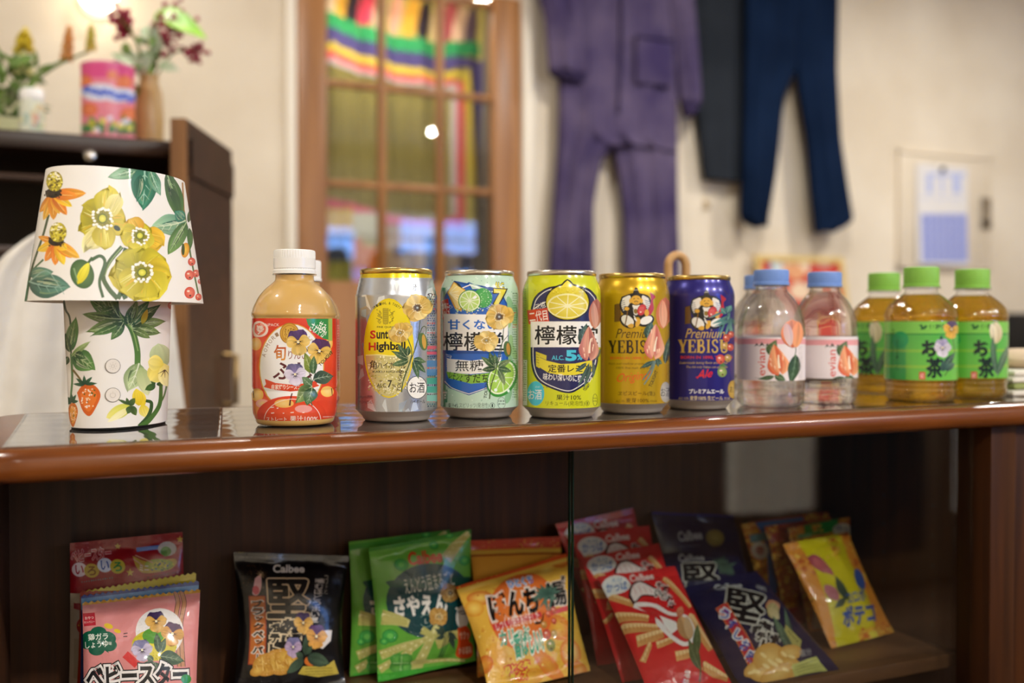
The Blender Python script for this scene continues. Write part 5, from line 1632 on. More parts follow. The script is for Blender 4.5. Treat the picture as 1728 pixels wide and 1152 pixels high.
# --- beer cans
def ebisu(P, ox, oy, k=1.0):
    """the seated old fisherman printed on the beer cans"""
    def q(*pts): return [(ox + x * k, oy + y * k) for x, y in pts]
    def e(x, y, rx, ry, c, **kw): P.ellipse(ox + x * k, oy + y * k, rx * k, ry * k, c, **kw)
    P.line(q((320, 205), (370, 185), (420, 195), (450, 232)), 3, '#4a3018')
    P.poly(q((140, 320), (175, 312), (190, 440), (138, 446)), '#6a4a22'); P.outline(q((140, 320), (175, 312), (190, 440), (138, 446)), 3, INK)
    P.poly(q((190, 262), (262, 238), (330, 238), (392, 262), (410, 330), (395, 400), (340, 410), (250, 410), (195, 380), (175, 320)), INK, True)
    P.poly(q((198, 272), (246, 252), (258, 276), (246, 318), (222, 346), (206, 366), (188, 324)), '#e6e0d4', True); P.poly(q((386, 272), (346, 252), (338, 276), (352, 318), (372, 344), (388, 366), (400, 324)), '#e6e0d4', True)
    for i in range(6): P.line(q((178 + i * 4, 300 + i * 14), (212 + i * 3, 288 + i * 14)), 4, '#3a4664', smooth=False); P.line(q((360 + i * 3, 288 + i * 14), (398 - i * 2, 300 + i * 14)), 4, '#4a6a9a', smooth=False)
    e(240, 440, 66, 50, INK, rot=-28); e(234, 436, 50, 34, '#f0ece2', rot=-34); e(366, 436, 64, 44, INK, rot=18); e(370, 434, 48, 28, '#f0ece2', rot=22)
    P.poly(q((268, 322), (326, 322), (312, 388), (296, 398), (280, 388)), '#e8e2d6'); P.line(q((268, 335), (296, 390), (326, 335)), 5, INK, smooth=False)
    e(293, 368, 14, 18, '#8a6a2a')
    e(296, 288, 42, 38, INK); e(296, 286, 38, 34, '#dca83c'); e(256, 292, 10, 18, '#dca83c'); e(336, 292, 10, 18, '#dca83c')
    P.line(q((276, 278), (288, 274)), 4, INK, smooth=False); P.line(q((304, 274), (318, 278)), 4, INK, smooth=False)
    P.line(q((282, 300), (296, 294), (312, 300)), 5, INK); P.line(q((288, 308), (296, 312), (306, 308)), 3, '#8a3018')
    P.poly(q((266, 254), (276, 228), (290, 196), (306, 200), (316, 226), (328, 252), (296, 244)), INK, True); P.line(q((280, 214), (312, 212)), 4, '#b8b0a0', smooth=False)
    P.poly(q((398, 228), (438, 262), (420, 290), (426, 350), (400, 396), (380, 392), (372, 380), (404, 300)), '#b02a34', True)
    e(338, 358, 32, 44, '#8a1c2a', rot=-25); e(338, 358, 28, 40, '#c83a40', rot=-25); e(330, 374, 6, 6, '#f4e0d0')
    for i in range(4): P.line(q((326 + i * 8, 336), (320 + i * 10, 376)), 2, '#e88a80', smooth=False)
    P.line(q((236, 350), (228, 410), (214, 476)), 9, '#7a5418', w1=7); e(228, 350, 22, 18, INK); e(228, 350, 18, 14, '#dca83c'); e(374, 380, 16, 26, '#dca83c')
    P.poly(q((236, 470), (262, 458), (280, 470), (268, 490), (240, 484)), '#dca83c', True); P.poly(q((300, 420), (326, 424), (324, 460), (302, 482), (290, 470)), '#dca83c', True)
    P.line(q((280, 400), (300, 440), (282, 420)), 6, '#f4f0e6')
def d_beer(P, dark):
    P.crop(1115 if dark else 1005, 440, 4.267)
    dx = 32 if dark else 0
    P.metal = .0
    ebisu(P, 38 if dark else 0, 16 if dark else 0, .985)
    gold = '#d8b45c'
    P.metal = .3 if dark else 0
    P.text('Premium', (148 + dx - 4, 488, 420 + dx + 10, 556), gold if dark else '#3a2a12', .0, 0, .35)
    if dark:
        serif(P, 'YEBISU', 126, 570, 490, 662, '#6a5420'); serif(P, 'YEBISU', 124, 567, 488, 660, gold)
    else:
        serif(P, 'YEBISU', 93, 576, 437, 666, '#8a6c1c'); serif(P, 'YEBISU', 90, 572, 434, 664, '#2a1c10')
    P.metal = 0
    P.text('BORN IN 1890, TOKYO', (144 if dark else 106, 684 if dark else 690, 516 if dark else 470, 708 if dark else 712), '#d02c28' if dark else '#c4501c', .02)
    c = '#c8a85a' if dark else '#3a2a10'
    if dark:
        P.text('Luxuriously lasting flavor and aroma', (136, 724, 480, 746), c, .0, 0, .25); P.text('The Ale only Yebisu can produce', (184, 756, 480, 776), c, .0, 0, .25)
        P.text('Ale', (254, 782, 374, 842), '#d8242c', .01, 6, .5)
        P.line([(252, 838), (300, 828), (372, 816)], 5, '#d8242c')
        P.text('プレミアムエール', (204, 922, 456, 956), '#f2eee6', .03)
        P.text('ALC. 5.5%', (128, 982, 200, 998), '#b8a46c', .01); P.text('麦芽100% 生ビール', (210, 972, 448, 1004), '#d8c48c', .014); P.text('要冷蔵', (458, 982, 498, 998), '#b8a46c', .0)
        P.ellipse(522, 925, 38, 66, '#b08a34', c2='#d8b45c'); P.text('お酒', (498, 900, 552, 950), '#3a2a10', .006)
    else:
        P.text('Rich and mellow premium taste', (94, 732, 440, 752), c, .0, 0, .25); P.text('100% fine malt and hops', (146, 762, 420, 782), c, .0, 0, .25)
        P.text('Original', (152, 800, 404, 880), '#cf4a20', .0, 6, .45)
        P.text('ヱビスビール(生)', (162, 938, 428, 974), '#4a3408', .016)
        P.text('ALC. 5%', (146, 1002, 208, 1016), '#4a3408', .008); P.text('麦芽100%', (218, 988, 384, 1020), '#4a3408', .008); P.text('非熱処理', (390, 1002, 440, 1016), '#4a3408', .0)
        P.metal = .5; P.ellipse(505, 945, 38, 74, '#c4c0b8', c2='#e0dcd6'); P.metal = 0; P.text('お酒', (470, 912, 540, 978), '#4a4a48', .006)
    if dark:
        P.line([(470, 330), (490, 420), (500, 530)], 9, '#3d6a62', w1=5); P.line([(480, 400), (440, 440), (412, 520)], 7, '#4a7a70', w1=3)
        for k in range(16):
            a = P.rng.uniform(200, 340); l = P.rng.uniform(70, 130); x, y = 470 + P.rng.uniform(-25, 40), 390 + P.rng.uniform(-30, 70)
            P.leaf(x, y, x + l * math.cos(R(a)), y - l * math.sin(R(a)), 16, '#2c5a58', '#6fa094', None)
        P.leaf(470, 380, 430, 345, 40, '#2c5a58', '#5a9084', '#8ab0a4'); P.leaf(480, 370, 500, 318, 44, '#356460', '#5a9084', '#8ab0a4')
        for (x, y, r, a, b_) in ((505, 530, 22, '#b8402e', '#d87058'), (472, 556, 26, '#a83828', '#d0664c'), (462, 612, 24, '#a8803a', '#cfae64'), (502, 622, 24, '#b23a2c', '#d8684e'), (484, 700, 26, '#9a7834', '#c8a860'), (430, 708, 32, '#b83c30', '#e07a5c'), (442, 800, 34, '#6f8a42', '#a4b46a')):
            P.berry(x, y, r, a, b_)
        for k in range(5): P.leaf(440, 760, 420 + k * 14, 730 + abs(k - 2) * 10, 10, '#3f6a3a', '#5a8a4a', None)
    else:
        P.petal(478, 490, 84, 230, 110, '#c8784c', '#b8604e', 1.0, .6, .25); P.petal(490, 485, 92, 205, 60, '#e0a88a', '#cf8a6c', 1.0, .6, .2)
        for (x, y, x1, y1, w_) in ((372, 560, 390, 442, 70), (500, 740, 520, 540, 50), (420, 720, 330, 780, 34), (430, 715, 480, 735, 40), (440, 700, 460, 760, 30)):
            P.leaf(x, y, x1, y1, w_, '#243c34', '#4a685a', '#7a9488')
        P.line([(420, 720), (390, 790), (340, 858)], 13, '#5a7068', w1=9); P.line([(430, 720), (400, 810), (350, 890)], 13, '#6a8078', w1=9)
        P.anthurium(424, 596, 150, 256, -4, '#c4665c', '#e8ae8c', '#f4e2c4')
        handwriting(P, 392, 905, 440, 790, 24)

can(-.0939, .809, 'silver and yellow highball can beside the apple juice bottle', d_highball, '#c4c9d0', M_CANMETAL, M_GOLDRIM, .85, True)
can(-.0275, .840, 'pale mint green can with blue panel and lime slices', d_lime, '#bcd6c0', M_CANPRINT, M_RIM)
can(.0418, .840, 'bright yellow lemon can with white and dark blue label', d_lemon, '#c9cd20', M_CANPRINT, M_RIM)
can(.1065, .884, 'gold beer can with a seated fisherman emblem', lambda P: d_beer(P, False), '#c9a21e', M_CANMETAL, M_GOLDRIM, .55)
can(.1726, .923, 'dark blue beer can with a seated fisherman emblem', lambda P: d_beer(P, True), '#2a2478', M_CANMETAL, M_GOLDRIM, .35)

# ------------------------------------------------------------------ bottles
M_PET = thin_glass('clear_bottle', (.97, .97, .97), 1.5, .02, 1.3)
M_WATER = filled_bottle('water', (.99, .99, .99), .45, .0, (1, 1, 1), 1.22)
M_TEA = filled_bottle('green_tea', (.94, .72, .15), .35, .24, (.78, .48, .02), 1.3)
M_JUICE = mat('apple_juice', (212, 170, 96), .4, trans=.12, ior=1.35, sub=.25, coat=1.0)
M_JUICE.node_tree.nodes['Principled BSDF'].inputs['Coat Roughness'].default_value = .03
M_LABELFILM = print_mat('label_film', .25, coat=.3)
def cap(par, cx, cy, z0, r, h, m, band=None, name='cap', ridges=48):
    V = []; F = []; seg = ridges * 4
    rows = [(r * 1.03, 0), (r * 1.03, .0026), (r * .985, .003), (r * .985, .0036), (r, .0040), (r, h - .0016), (r * .975, h - .0004), (r * .90, h), (.0005, h)]
    for i, (q_, z) in enumerate(rows):
        for k in range(seg):
            rr_ = q_ - (.00035 if (k // 2) % 2 and i in (4, 5) else 0)
            a = 2 * PI * k / seg; V.append((cx + rr_ * math.cos(a), cy + rr_ * math.sin(a), z0 + z))
    for i in range(len(rows) - 1):
        for k in range(seg):
            k2 = (k + 1) % seg; F.append((i * seg + k, i * seg + k2, (i + 1) * seg + k2, (i + 1) * seg + k))
    F.append(tuple(range(seg - 1, -1, -1)))
    return mesh_obj(name, V, F, m, par, True, 35)
def lathe_part(par, name, prof, cx, cy, z0, m, seg=96, angle=60, wob=None):
    V = []; F = []; n = len(prof)
    for (r, z) in prof:
        for k in range(seg):
            a = 2 * PI * k / seg
            rr_ = r * (1 + (wob(a, z) if wob else 0))
            V.append((cx + rr_ * math.cos(a), cy + rr_ * math.sin(a), z0 + z))
    for i in range(n - 1):
        for k in range(seg):
            k2 = (k + 1) % seg; F.append((i * seg + k, i * seg + k2, (i + 1) * seg + k2, (i + 1) * seg + k))
    F.append(tuple(range(seg - 1, -1, -1))); F.append(tuple((n - 1) * seg + k for k in range(seg)))
    return mesh_obj(name, V, F, m, par, True, angle)
def ip_prof(prof, n):
    zs = np.array([p[1] for p in prof]); rs = np.array([p[0] for p in prof])
    z = np.linspace(zs[0], zs[-1], n)
    pts = smooth_path([np.array(p) for p in prof], 6)
    return [(float(a), float(b)) for a, b in pts]

# --- apple juice
JR = .0325
def d_apple(P):
    P.crop(410, 520, 5.483)
    for (x, y, rx, ry) in ((120, 350, 150, 110), (110, 620, 140, 160), (800, 450, 150, 180), (820, 760, 130, 140), (500, 930, 330, 140), (150, 930, 180, 120), (750, 960, 160, 110)):
        P.ellipse(x, y, rx, ry, '#dc4022', c2=P.rng.choice(['#f0683c', '#e8482a', '#f2a44e']))
    for (x, y, rx, ry, c) in ((120, 330, 50, 60, '#f0a848'), (130, 800, 60, 60, '#f2b44c'), (780, 770, 60, 50, '#f4c05a'), (350, 860, 70, 50, '#f4c05a'), (180, 880, 60, 40, '#f2a0a0'), (560, 930, 80, 50, '#f4a4a4'), (800, 320, 30, 60, '#f4b84c')):
        P.ellipse(x, y, rx, ry, c, c2='#f6d488')
    for (x, y) in ((95, 760), (820, 740)): P.line([(x, y), (x + 6, y + 70)], 10, '#5a2a1a', w1=5)
    P.ellipse(450, 545, 302, 405, '#d8a23a'); P.ellipse(450, 545, 292, 396, '#efece9')
    P.ellipse(450, 985, 320, 175, '#dc4022', c2='#ea5c36'); P.ellipse(380, 880, 90, 40, '#f2b65a', c2='#f6d488'); P.ellipse(560, 930, 80, 36, '#f0a49c')
    P.line([(432, 900), (440, 840), (455, 785)], 16, '#5a2018', w1=11)
    P.ring(458, 1040, 262, 200, 6, '#f6e0d4', a0=5, a1=175); P.line([(196, 1030), (205, 1070)], 6, '#f6e0d4'); P.line([(720, 1020), (710, 1060)], 6, '#f6e0d4')
    for (x, y, w_) in ((270, 918, 34), (320, 925, 16), (275, 970, 30), (375, 972, 12), (455, 965, 30), (560, 965, 20)): P.line([(x - w_ / 2, y), (x + w_ / 2, y - 3)], 8, '#f6e6dc', smooth=False)
    n = 'AOMORI'
    for i, chh in enumerate(n):
        a = 163 - i * 8.6; x, y = 445 + 262 * math.cos(R(a)), 530 - 330 * math.sin(R(a))
        P.text(chh, (x - 15, y - 18, x + 15, y + 18), '#9a7a5a', .0, a - 90)
    for i, chh in enumerate('APPLE'):
        a = 52 - i * 8; x, y = 445 + 262 * math.cos(R(a)), 530 - 330 * math.sin(R(a))
        P.text(chh, (x - 13, y - 16, x + 13, y + 16), '#c0a078', .0, a - 90)
    P.ellipse(430, 232, 90, 98, '#a87420'); P.ellipse(430, 232, 82, 90, '#cf9a30', c2='#e4bc5c'); P.ring(430, 232, 66, 74, 5, '#a87420')
    P.text('冬の限定', (384, 178, 480, 294), '#8a5c18', .006)
    P.poly([(90, 190), (110, 130), (170, 122), (230, 170), (225, 230), (180, 262), (110, 262), (95, 230)], '#f4dcd2', True); P.poly([(112, 150), (165, 135), (210, 175), (200, 225), (150, 250), (110, 220)], '#e86a52', True)
    P.line([(130, 160), (170, 200), (140, 240)], 12, '#f4dcd2'); P.ellipse(160, 190, 34, 30, '#f4dcd2'); P.text('りんご', (124, 176, 196, 206), '#d0402a', .01)
    P.text('SUNPACK', (162, 140, 336, 166), '#f4dcd2', .004)
    P.poly([(584, 95), (824, 95), (824, 300), (740, 280), (650, 215), (600, 150)], '#2c8a44'); P.rect(790, 95, 826, 300, '#9ab85a')
    P.text('甘み', (694, 130, 774, 206), '#f2f4e4', .012, -28); P.text('さわやか', (616, 160, 778, 246), '#f2f4e4', .012, -30)
    P.text('旬', (284, 338, 398, 482), '#b83a20', .02, c2='#d8923a'); P.text('りんご', (418, 388, 600, 470), '#8a3020', .004)
    P.text('ふじ', (276, 500, 640, 664), '#5a1c24', .018)
    P.poly([(192, 728), (214, 700), (202, 652), (300, 690), (440, 706), (600, 692), (694, 660), (684, 700), (708, 716), (600, 752), (440, 770), (280, 752)], '#dc4a28')
    P.text('自家搾りシーズンパック', (266, 704, 640, 752), '#fbeee0', .014)
    P.text('ストレート', (216, 1006, 404, 1044), '#fbeee0', .01); P.text('果汁100%', (434, 994, 694, 1048), '#fbeee0', .008)
    P.dotrow(740, 1004, 850, 1000, 8, 10, '#f4cfc0')
    P.line([(640, 900), (600, 760), (650, 660), (690, 500), (720, 430)], 10, '#4a5a40', w1=6); P.line([(640, 690), (610, 590), (570, 560)], 8, '#4a5a40', w1=5); P.line([(600, 400), (570, 345)], 12, '#3a3a30', w1=8)
    P.pansy(510, 310, 118, '#3f2a5a', '#55386e', '#d8aa40', '#e8c878', 6)
    P.pansy(706, 395, 118, '#4a2a50', '#5a3460', '#d8a838', '#e8c46c', -14)
    P.pansy(482, 610, 104, '#8a7ab0', '#5f5c80', '#c8bcd4', '#e4dcea', 8)
    P.leaf(640, 600, 556, 432, 90, '#6a7a2c', '#8a9a44', '#c4cc90'); P.leaf(650, 610, 640, 450, 70, '#3a5a34', '#5a7a44', '#a0b488')
    P.leaf(650, 660, 826, 600, 130, '#2f4438', '#4c6450', '#9aac94', .15); P.leaf(640, 720, 540, 650, 80, '#4a6848', '#6f8c60', '#a4b898')
    P.leaf(640, 720, 470, 840, 130, '#3a5c3c', '#8aa05c', '#b0c090', -.2); P.leaf(640, 730, 610, 895, 130, '#35523a', '#5a7c50', '#a4b890')
    handwriting(P, 706, 526, 826, 400, 30)
def juice(X, Y, label, design):
    c = cw(X, Y)
    t = thing('juice_bottle', label, 'bottle', (c[0], c[1], TOPZ), 'apple juice bottles')
    H = .1345
    body = ip_prof([(.0262, 0), (.0285, .0006), (.0298, .0022), (.0303, .0043)], 8)
    lab = [(.0304, .0046), (.0318, .0085), (.0322, .0110), (.0326, .0180), (.0330, .0235), (.0318, .0262), (.0322, .0275), (.0326, .0290), (.0326, .050), (.0326, .0750), (.0323, .0815)]
    sh = ip_prof([(.0319, .0820), (.0327, .0845), (.0318, .0880), (.0300, .0930), (.0270, .0985), (.0225, .1040), (.0170, .1088), (.0150, .1110), (.0146, .1150)], 8)
    lathe_part(t, 'bottle', body + [(r - .0004, z) for r, z in lab] + sh, c[0], c[1], TOPZ, M_JUICE, 96, 60, lambda a, z: .012 * math.cos(6 * a) * math.exp(-((z - .088) / .005) ** 2))
    lathe_part(t, 'neck_ring', [(.0146, .1148), (.0168, .1150), (.0168, .1160), (.0146, .1162)], c[0], c[1], TOPZ, M_PET, 64)
    S, inv = oval_surf(c[0], c[1], TOPZ, [(r / .0326, z) for r, z in lab], .0326, .0326)
    P = Print(S, inv, 6e-6, 31); design(P)
    P.build('label', M_LABELFILM, t, '#d8381f')
    cp = cap(t, c[0], c[1], TOPZ + .1160, .0160, H - .1160, M_WHITECAP)
    if design is d_apple:
        S, inv = oval_surf(c[0], c[1], TOPZ + .116, [(1, .0042), (1, .008), (1, .012)], .01606, .01606, nu=96)
        P = Print(S, inv, 5e-6, 3); P.crop(390, 400, 3.389); P.text('2026.10.14', (366, 194, 466, 216), '#77736e', .0, -3)
        P.un = None
        # only the dotted stamp itself, laid on the cap
        P.build('date_stamp', M_LABELFILM, cp, '#f0eeea')
juice(-.1693, .776, 'apple juice bottle with red label nearest the flowered lamp', d_apple)
juice(-.189, .902, 'apple juice bottle mostly hidden behind the front juice bottle', lambda P: (P.crop(410, 520, 5.483), [P.ellipse(P.rng.uniform(760, 900), P.rng.uniform(120, 1000), 40, 70, P.rng.choice(['#e86a4a', '#f0a848', '#c83220', '#f2a0a0'])) for _ in range(12)], [P.dotrow(870, 160 + k * 24, 895, 160 + k * 24, 3, 8, '#f4cfc0') for k in range(20)]))

# --- still water
M_BLUECAP = mat('blue_cap', (116, 150, 214), .35)
def d_water(P, dx=0.0, dy=0.0, full=True):
    P.crop(1230, 440, 4.43)
    P.o = (1230 + dx / 4.43, 440 + dy / 4.43)
    P.rect(-200, 582, 900, 622, '#eba4a8')
    for i, (x, s) in enumerate(((206, 1), (244, 1.15), (286, .9))):
        P.poly([(x - 16 * s, 640), (x + 2, 606 + abs(i - 1) * 8), (x + 22 * s, 640), (x + 6, 630)], '#4a4a44')
    P.text('evian', (0, 0, 1, 1), '#d8483c') if False else None
    V, T = text_mesh('evian', .004, 3)
    V = np.stack([V[:, 1], -V[:, 0]], 1); V = -V
    P.text('evian', (218, 656, 272, 858), '#d8483c', mesh=(V, T))
    P.dotrow(192, 874, 260, 876, 6, 5, '#9a948c')
    for k in range(15): P.dotrow(284, 690 + k * 14, 290, 690 + k * 14, 1, 5, '#e0a49c')
    P.leaf(302, 705, 338, 592, 84, '#33502f', '#6a8450', '#b4c098'); P.leaf(340, 862, 226, 896, 34, '#2f4a30', '#4a6a44', '#9ab088'); P.leaf(340, 860, 420, 880, 54, '#2f4a30', '#55704a', '#9ab088')
    P.anthurium(364, 752, 168, 236, 12, '#d8603c', '#eca878', '#f8ecd0')
    if full:
        P.leaf(500, 700, 484, 912, 90, '#243f2a', '#3f5c3a', '#7f9a7a'); P.line([(480, 740), (500, 680), (498, 640)], 6, '#4a5a40')
        for k in range(20): P.dotrow(520, 640 + k * 13, 552, 640 + k * 13, 3, 6, '#a49c98')
def water(X, Y, label, dx, dy, full=True, flower=True):
    c = cw(X, Y)
    t = thing('water_bottle', label, 'bottle', (c[0], c[1], TOPZ), 'water bottles')
    r = .0315
    prof = ip_prof([(.022, .0012), (.0275, 0.0), (.0305, .004), (.0313, .009), (.0305, .014), (.0312, .020), (.0314, .0245), (.0314, .045), (.0314, .060), (.0314, .0658), (.0308, .076), (.0290, .085), (.0258, .0940), (.0210, .1018), (.0165, .1070), (.0147, .1105), (.0145, .1145)], 10)
    wob = lambda a, z: (.02 * math.cos(5 * a) * math.exp(-((z - .004) / .005) ** 2) + .010 * math.cos(9 * a + 1) * math.exp(-((z - .084) / .007) ** 2))
    lathe_part(t, 'bottle', prof, c[0], c[1], TOPZ, M_WATER, 96, 80, wob)
    lathe_part(t, 'neck_ring', [(.0144, .1128), (.0172, .1130), (.0172, .1142), (.0144, .1144)], c[0], c[1], TOPZ, M_PET, 64)
    S, inv = oval_surf(c[0], c[1], TOPZ, [(1, .0248), (1, .045), (1, .0652)], .03180, .03175)
    # the label goes most of the way round
    P = Print(S, inv, 7e-6, 5); d_water(P, dx, dy, full)
    P.build('label', print_mat('water_label', .4), t, '#eadfe0')
    if flower:                                           # sticker flower that rises over the label
        pass
    cap(t, c[0], c[1], TOPZ + .1142, .0164, .0146, M_BLUECAP, ridges=60)
    return t, c
t, c = water(.2474, .951, 'clear water bottle with light blue cap standing next to the dark blue can', 0, 0)
# clear film sticker with a painted bud, on the shoulder above the label
S, inv = oval_surf(c[0], c[1], TOPZ, [(.0319 / .0316, .0550), (.0319 / .0316, .0655), (.0309 / .0316, .076), (.0300 / .0316, .081), (.0288 / .0316, .086)], .0319, .0319)
class Decal(Print):
    def build(s, name, m, parent, **k):
        S = s.surf; n0 = len(S.un) * len(S.vn)
        o = Print.build(s, name, m, parent, '#ffffff')
        bm = bmesh.new(); bm.from_mesh(o.data)
        bm.verts.ensure_lookup_table()
        nrm = [tuple(x.vector) for x in o.data.corner_normals] if hasattr(o.data, 'corner_normals') else None
        bmesh.ops.delete(bm, geom=bm.verts[:n0], context='VERTS')
        bm.to_mesh(o.data); bm.free()
        return o
P = Decal(S, inv, 9e-6, 6); P.crop(1230, 440, 4.43)
P.petal(478, 650, 92, 214, 170, '#d06a3c', '#d88a6a', 1.0, .6, .25); P.petal(500, 650, 84, 200, 90, '#e8a070', '#e0906a', 1.0, .6, .2); P.petal(460, 640, 100, 180, 70, '#d8c0b8', '#c8a0a0', 1.1, .6, .1)
P.build('sticker', print_mat('sticker_film', .3), t)
water(.311, .991, 'clear water bottle with light blue cap nearest the green tea bottles', 527, 8, False)
water(.262, 1.052, 'clear water bottle with light blue cap at the back of the three', -90, -14, True)

# --- green tea
M_GREENCAP = mat('green_cap', (134, 190, 76), .4)
def d_tea(P, dx=0.0, dy=0.0, flower='pansy'):
    P.crop(1430 + dx / 4.265, 430 + dy / 4.265, 4.265)
    P.rect(0, 565, 1300, 575, '#2f8a3e'); P.rect(0, 575, 1300, 900, '#57b04c', grad='#6cbc48')
    P.rect(280, 575, 420, 900, '#3ea650'); P.ellipse(380, 610, 60, 60, '#1f9a58', c2='#2aa258')
    for y in (680, 690, 790, 800): P.line([(250, y), (820, y)], 4, '#a8c83e', smooth=False)
    P.poly([(514, 505), (535, 498), (545, 520), (560, 505), (578, 512), (556, 535), (525, 538), (530, 520)], '#1c5a34'); P.text('伊藤園', (588, 498, 716, 534), '#1d3a28', .014)
    P.vtext('お茶', 536, 610, 646, 0, '#0f2a2a') if False else None
    P.text('お', (534, 614, 650, 734), '#10262a', .055); P.halo('茶', (570, 742, 686, 882), '#10262a', '#10262a', 0, 0, 5.0, 10)
    P.rect(516, 842, 560, 896, '#cf3a34'); P.text('緑茶', (524, 850, 552, 890), '#f4d8c8', .006)
    P.vtext('まろやかな緑茶のうまみ', 322, 530, 338, 800, '#1f6a34'); P.vtext('国産茶葉一〇〇％', 350, 610, 366, 830, '#1f6a34')
    if flower == 'pansy':
        P.line([(700, 870), (740, 800), (770, 700), (755, 580)], 8, '#4f6a3a', w1=5)
        P.leaf(700, 800, 760, 700, 50, '#2f4a44', '#46685a', '#7f9a88'); P.leaf(690, 840, 680, 760, 40, '#2f4a44', '#46685a', None); P.leaf(700, 830, 760, 770, 60, '#33504a', '#4f7060', None)
        P.pansy(684, 668, 66, '#8a80a8', '#b0a8c4', '#c8c0d0', '#dcd6e0', 0); P.leaf(676, 610, 672, 580, 24, '#24343a', '#2f4a44', None)
        P.pansy(748, 535, 62, '#44345a', '#5a4a70', '#cf9a34', '#dcb050', -8)
    else:
        P.petal(700, 640, 92, 160, 90, '#c8b48a', '#e4d8b8', 1.0, .6, .2); P.petal(690, 640, 100, 150, 50, '#d8c8a0', '#efe6cc', 1.0, .6, .2)
        P.line([(700, 640), (690, 760), (710, 880)], 10, '#4f7a4a', w1=7)
        P.leaf(700, 860, 640, 590, 46, '#3a5a44', '#5a7a5c', '#8aa488'); P.leaf(705, 870, 770, 640, 50, '#3a5a44', '#5a7a5c', '#8aa488')
def tea(X, Y, label, dx, dy, flower):
    c = cw(X, Y)
    t = thing('tea_bottle', label, 'bottle', (c[0], c[1], TOPZ), 'green tea bottles')
    k = 1.0
    out = [(.028, 0.001), (.031, 0.0), (.0335, .003), (.0345, .010), (.0338, .0125), (.0346, .0155), (.0342, .018), (.0350, .0208), (.0350, .031), (.0350, .060), (.0350, .0785), (.0347, .0815), (.0355, .0845), (.0352, .0875), (.0330, .0935), (.0285, .0990), (.0225, .1045), (.0180, .1080), (.0160, .1100), (.0158, .1150)]
    prof = ip_prof(out, 8)
    wob = lambda a, z: .012 * math.cos(24 * a) * math.exp(-((z - .0975) / .0045) ** 2) + .010 * math.cos(14 * a) * math.exp(-((z - .014) / .008) ** 2)
    liq = [p for p in prof if p[1] < .1075]
    lathe_part(t, 'tea', [(r - .0004, z + .0003) for r, z in liq], c[0], c[1], TOPZ, M_TEA, 120, 80, wob)
    nk = [p for p in prof if p[1] > .104]
    lathe_part(t, 'bottle', prof[:1] + nk if False else [(r, z) for r, z in prof], c[0], c[1], TOPZ, M_PET, 120, 80, wob)
    lathe_part(t, 'neck_ring', [(.0158, .1135), (.0188, .1137), (.0188, .1152), (.0158, .1154)], c[0], c[1], TOPZ, M_PET, 64)
    S, inv = oval_surf(c[0], c[1], TOPZ, [(1, .0212), (1, .035), (1, .05), (1, .065), (1, .0800)], .03545, .03525)
    P = Print(S, inv, 8e-6, 7); d_tea(P, dx, dy, flower)
    P.build('label', M_LABELFILM, t, '#7cc552')
    cap(t, c[0], c[1], TOPZ + .1152, .0172, .0205, M_GREENCAP, ridges=60)
tea(.421, 1.025, 'green tea bottle with pansies on its label standing in front of the other two', 0, 0, 'pansy')
tea(.492, 1.065, 'green tea bottle with a pale tulip on its label at the right end', 373, -2, 'tulip')
tea(.4256, 1.140, 'green tea bottle partly hidden behind the water and front tea bottles', -492, -8, 'tulip')
# ------------------------------------------------------------------ flowered table lamp
LX, LY = cw(-.3016, .7643)[:2]
LROT = R(53.6)
lamp = thing('table_lamp', 'white oval table lamp painted with yellow poppies and leaves', 'lamp', (LX, LY, TOPZ))
M_LAMPP = print_mat('painted_lamp', .38, coat=.15)
CREAM = '#efebe3'
# base
BA, BB = .0470, .03425
S, inv = oval_surf(LX, LY, TOPZ, [(.904 + .096 * t,   .0014 + .0956 * t) for t in np.linspace(0, 1, 22)], BA, BB, LROT, 144)
P = Print(S, inv, 3e-6, 77)
P.crop(0, 240, 2.215); P.brushy = True
DG, MG, PG = ('#23402a', '#3f6a3c'), ('#2f5c34', '#6a9a50'), ('#6a8a4a', '#a8bf7c')
RIB = '#b8cc98'
P.line([(236, 580), (245, 625), (262, 665), (266, 790)], 9, '#2f4a30', w1=6)
P.line([(266, 790), (270, 880), (264, 960)], 9, '#55804a', w1=7); P.line([(272, 850), (296, 880), (312, 905)], 8, '#7a6a3a', w1=6)
for (x, y, x1, y1, w_, c) in ((262, 785, 268, 658, 48, MG), (262, 785, 238, 720, 24, DG), (268, 790, 356, 838, 78, MG), (255, 800, 238, 840, 26, DG), (268, 800, 330, 738, 22, PG), (280, 790, 320, 800, 30, DG)):
    P.leaf(x, y, x1, y1, w_, *c, RIB)
P.strawberry(330, 962, 92, 122, 0, '#d8641e', '#e87a2c'); P.strawberry(272, 1018, 38, 92, 0, '#d8741e', '#eda03c')
for (x, y) in ((318, 905), (268, 972)):
    for a in (15, 60, 100, 145, 185): P.leaf(x, y, x + 44 * math.cos(R(a)) * (1 if x > 300 else .55), y - 34 * math.sin(R(a)), 13, '#1f4030', '#3a6a44', None)
P.line([(430, 580), (440, 640), (488, 690), (512, 770), (514, 835)], 24, '#2f4f30', '#55803c', w1=22)
P.line([(436, 600), (452, 650), (494, 700), (516, 780)], 6, '#86a860', w1=4)
for (x, y, x1, y1, w_) in ((450, 655, 330, 600, 60), (455, 660, 316, 658, 44), (455, 668, 330, 722, 52), (460, 672, 350, 735, 30), (462, 672, 425, 738, 36), (445, 650, 360, 585, 46), (440, 645, 395, 580, 44), (425, 620, 380, 640, 26)):
    P.leaf(x, y, x1, y1, w_, *P.rng.choice([DG, ('#2c4a30', '#7f9a5a'), ('#23402a', '#5c8648')]), RIB)
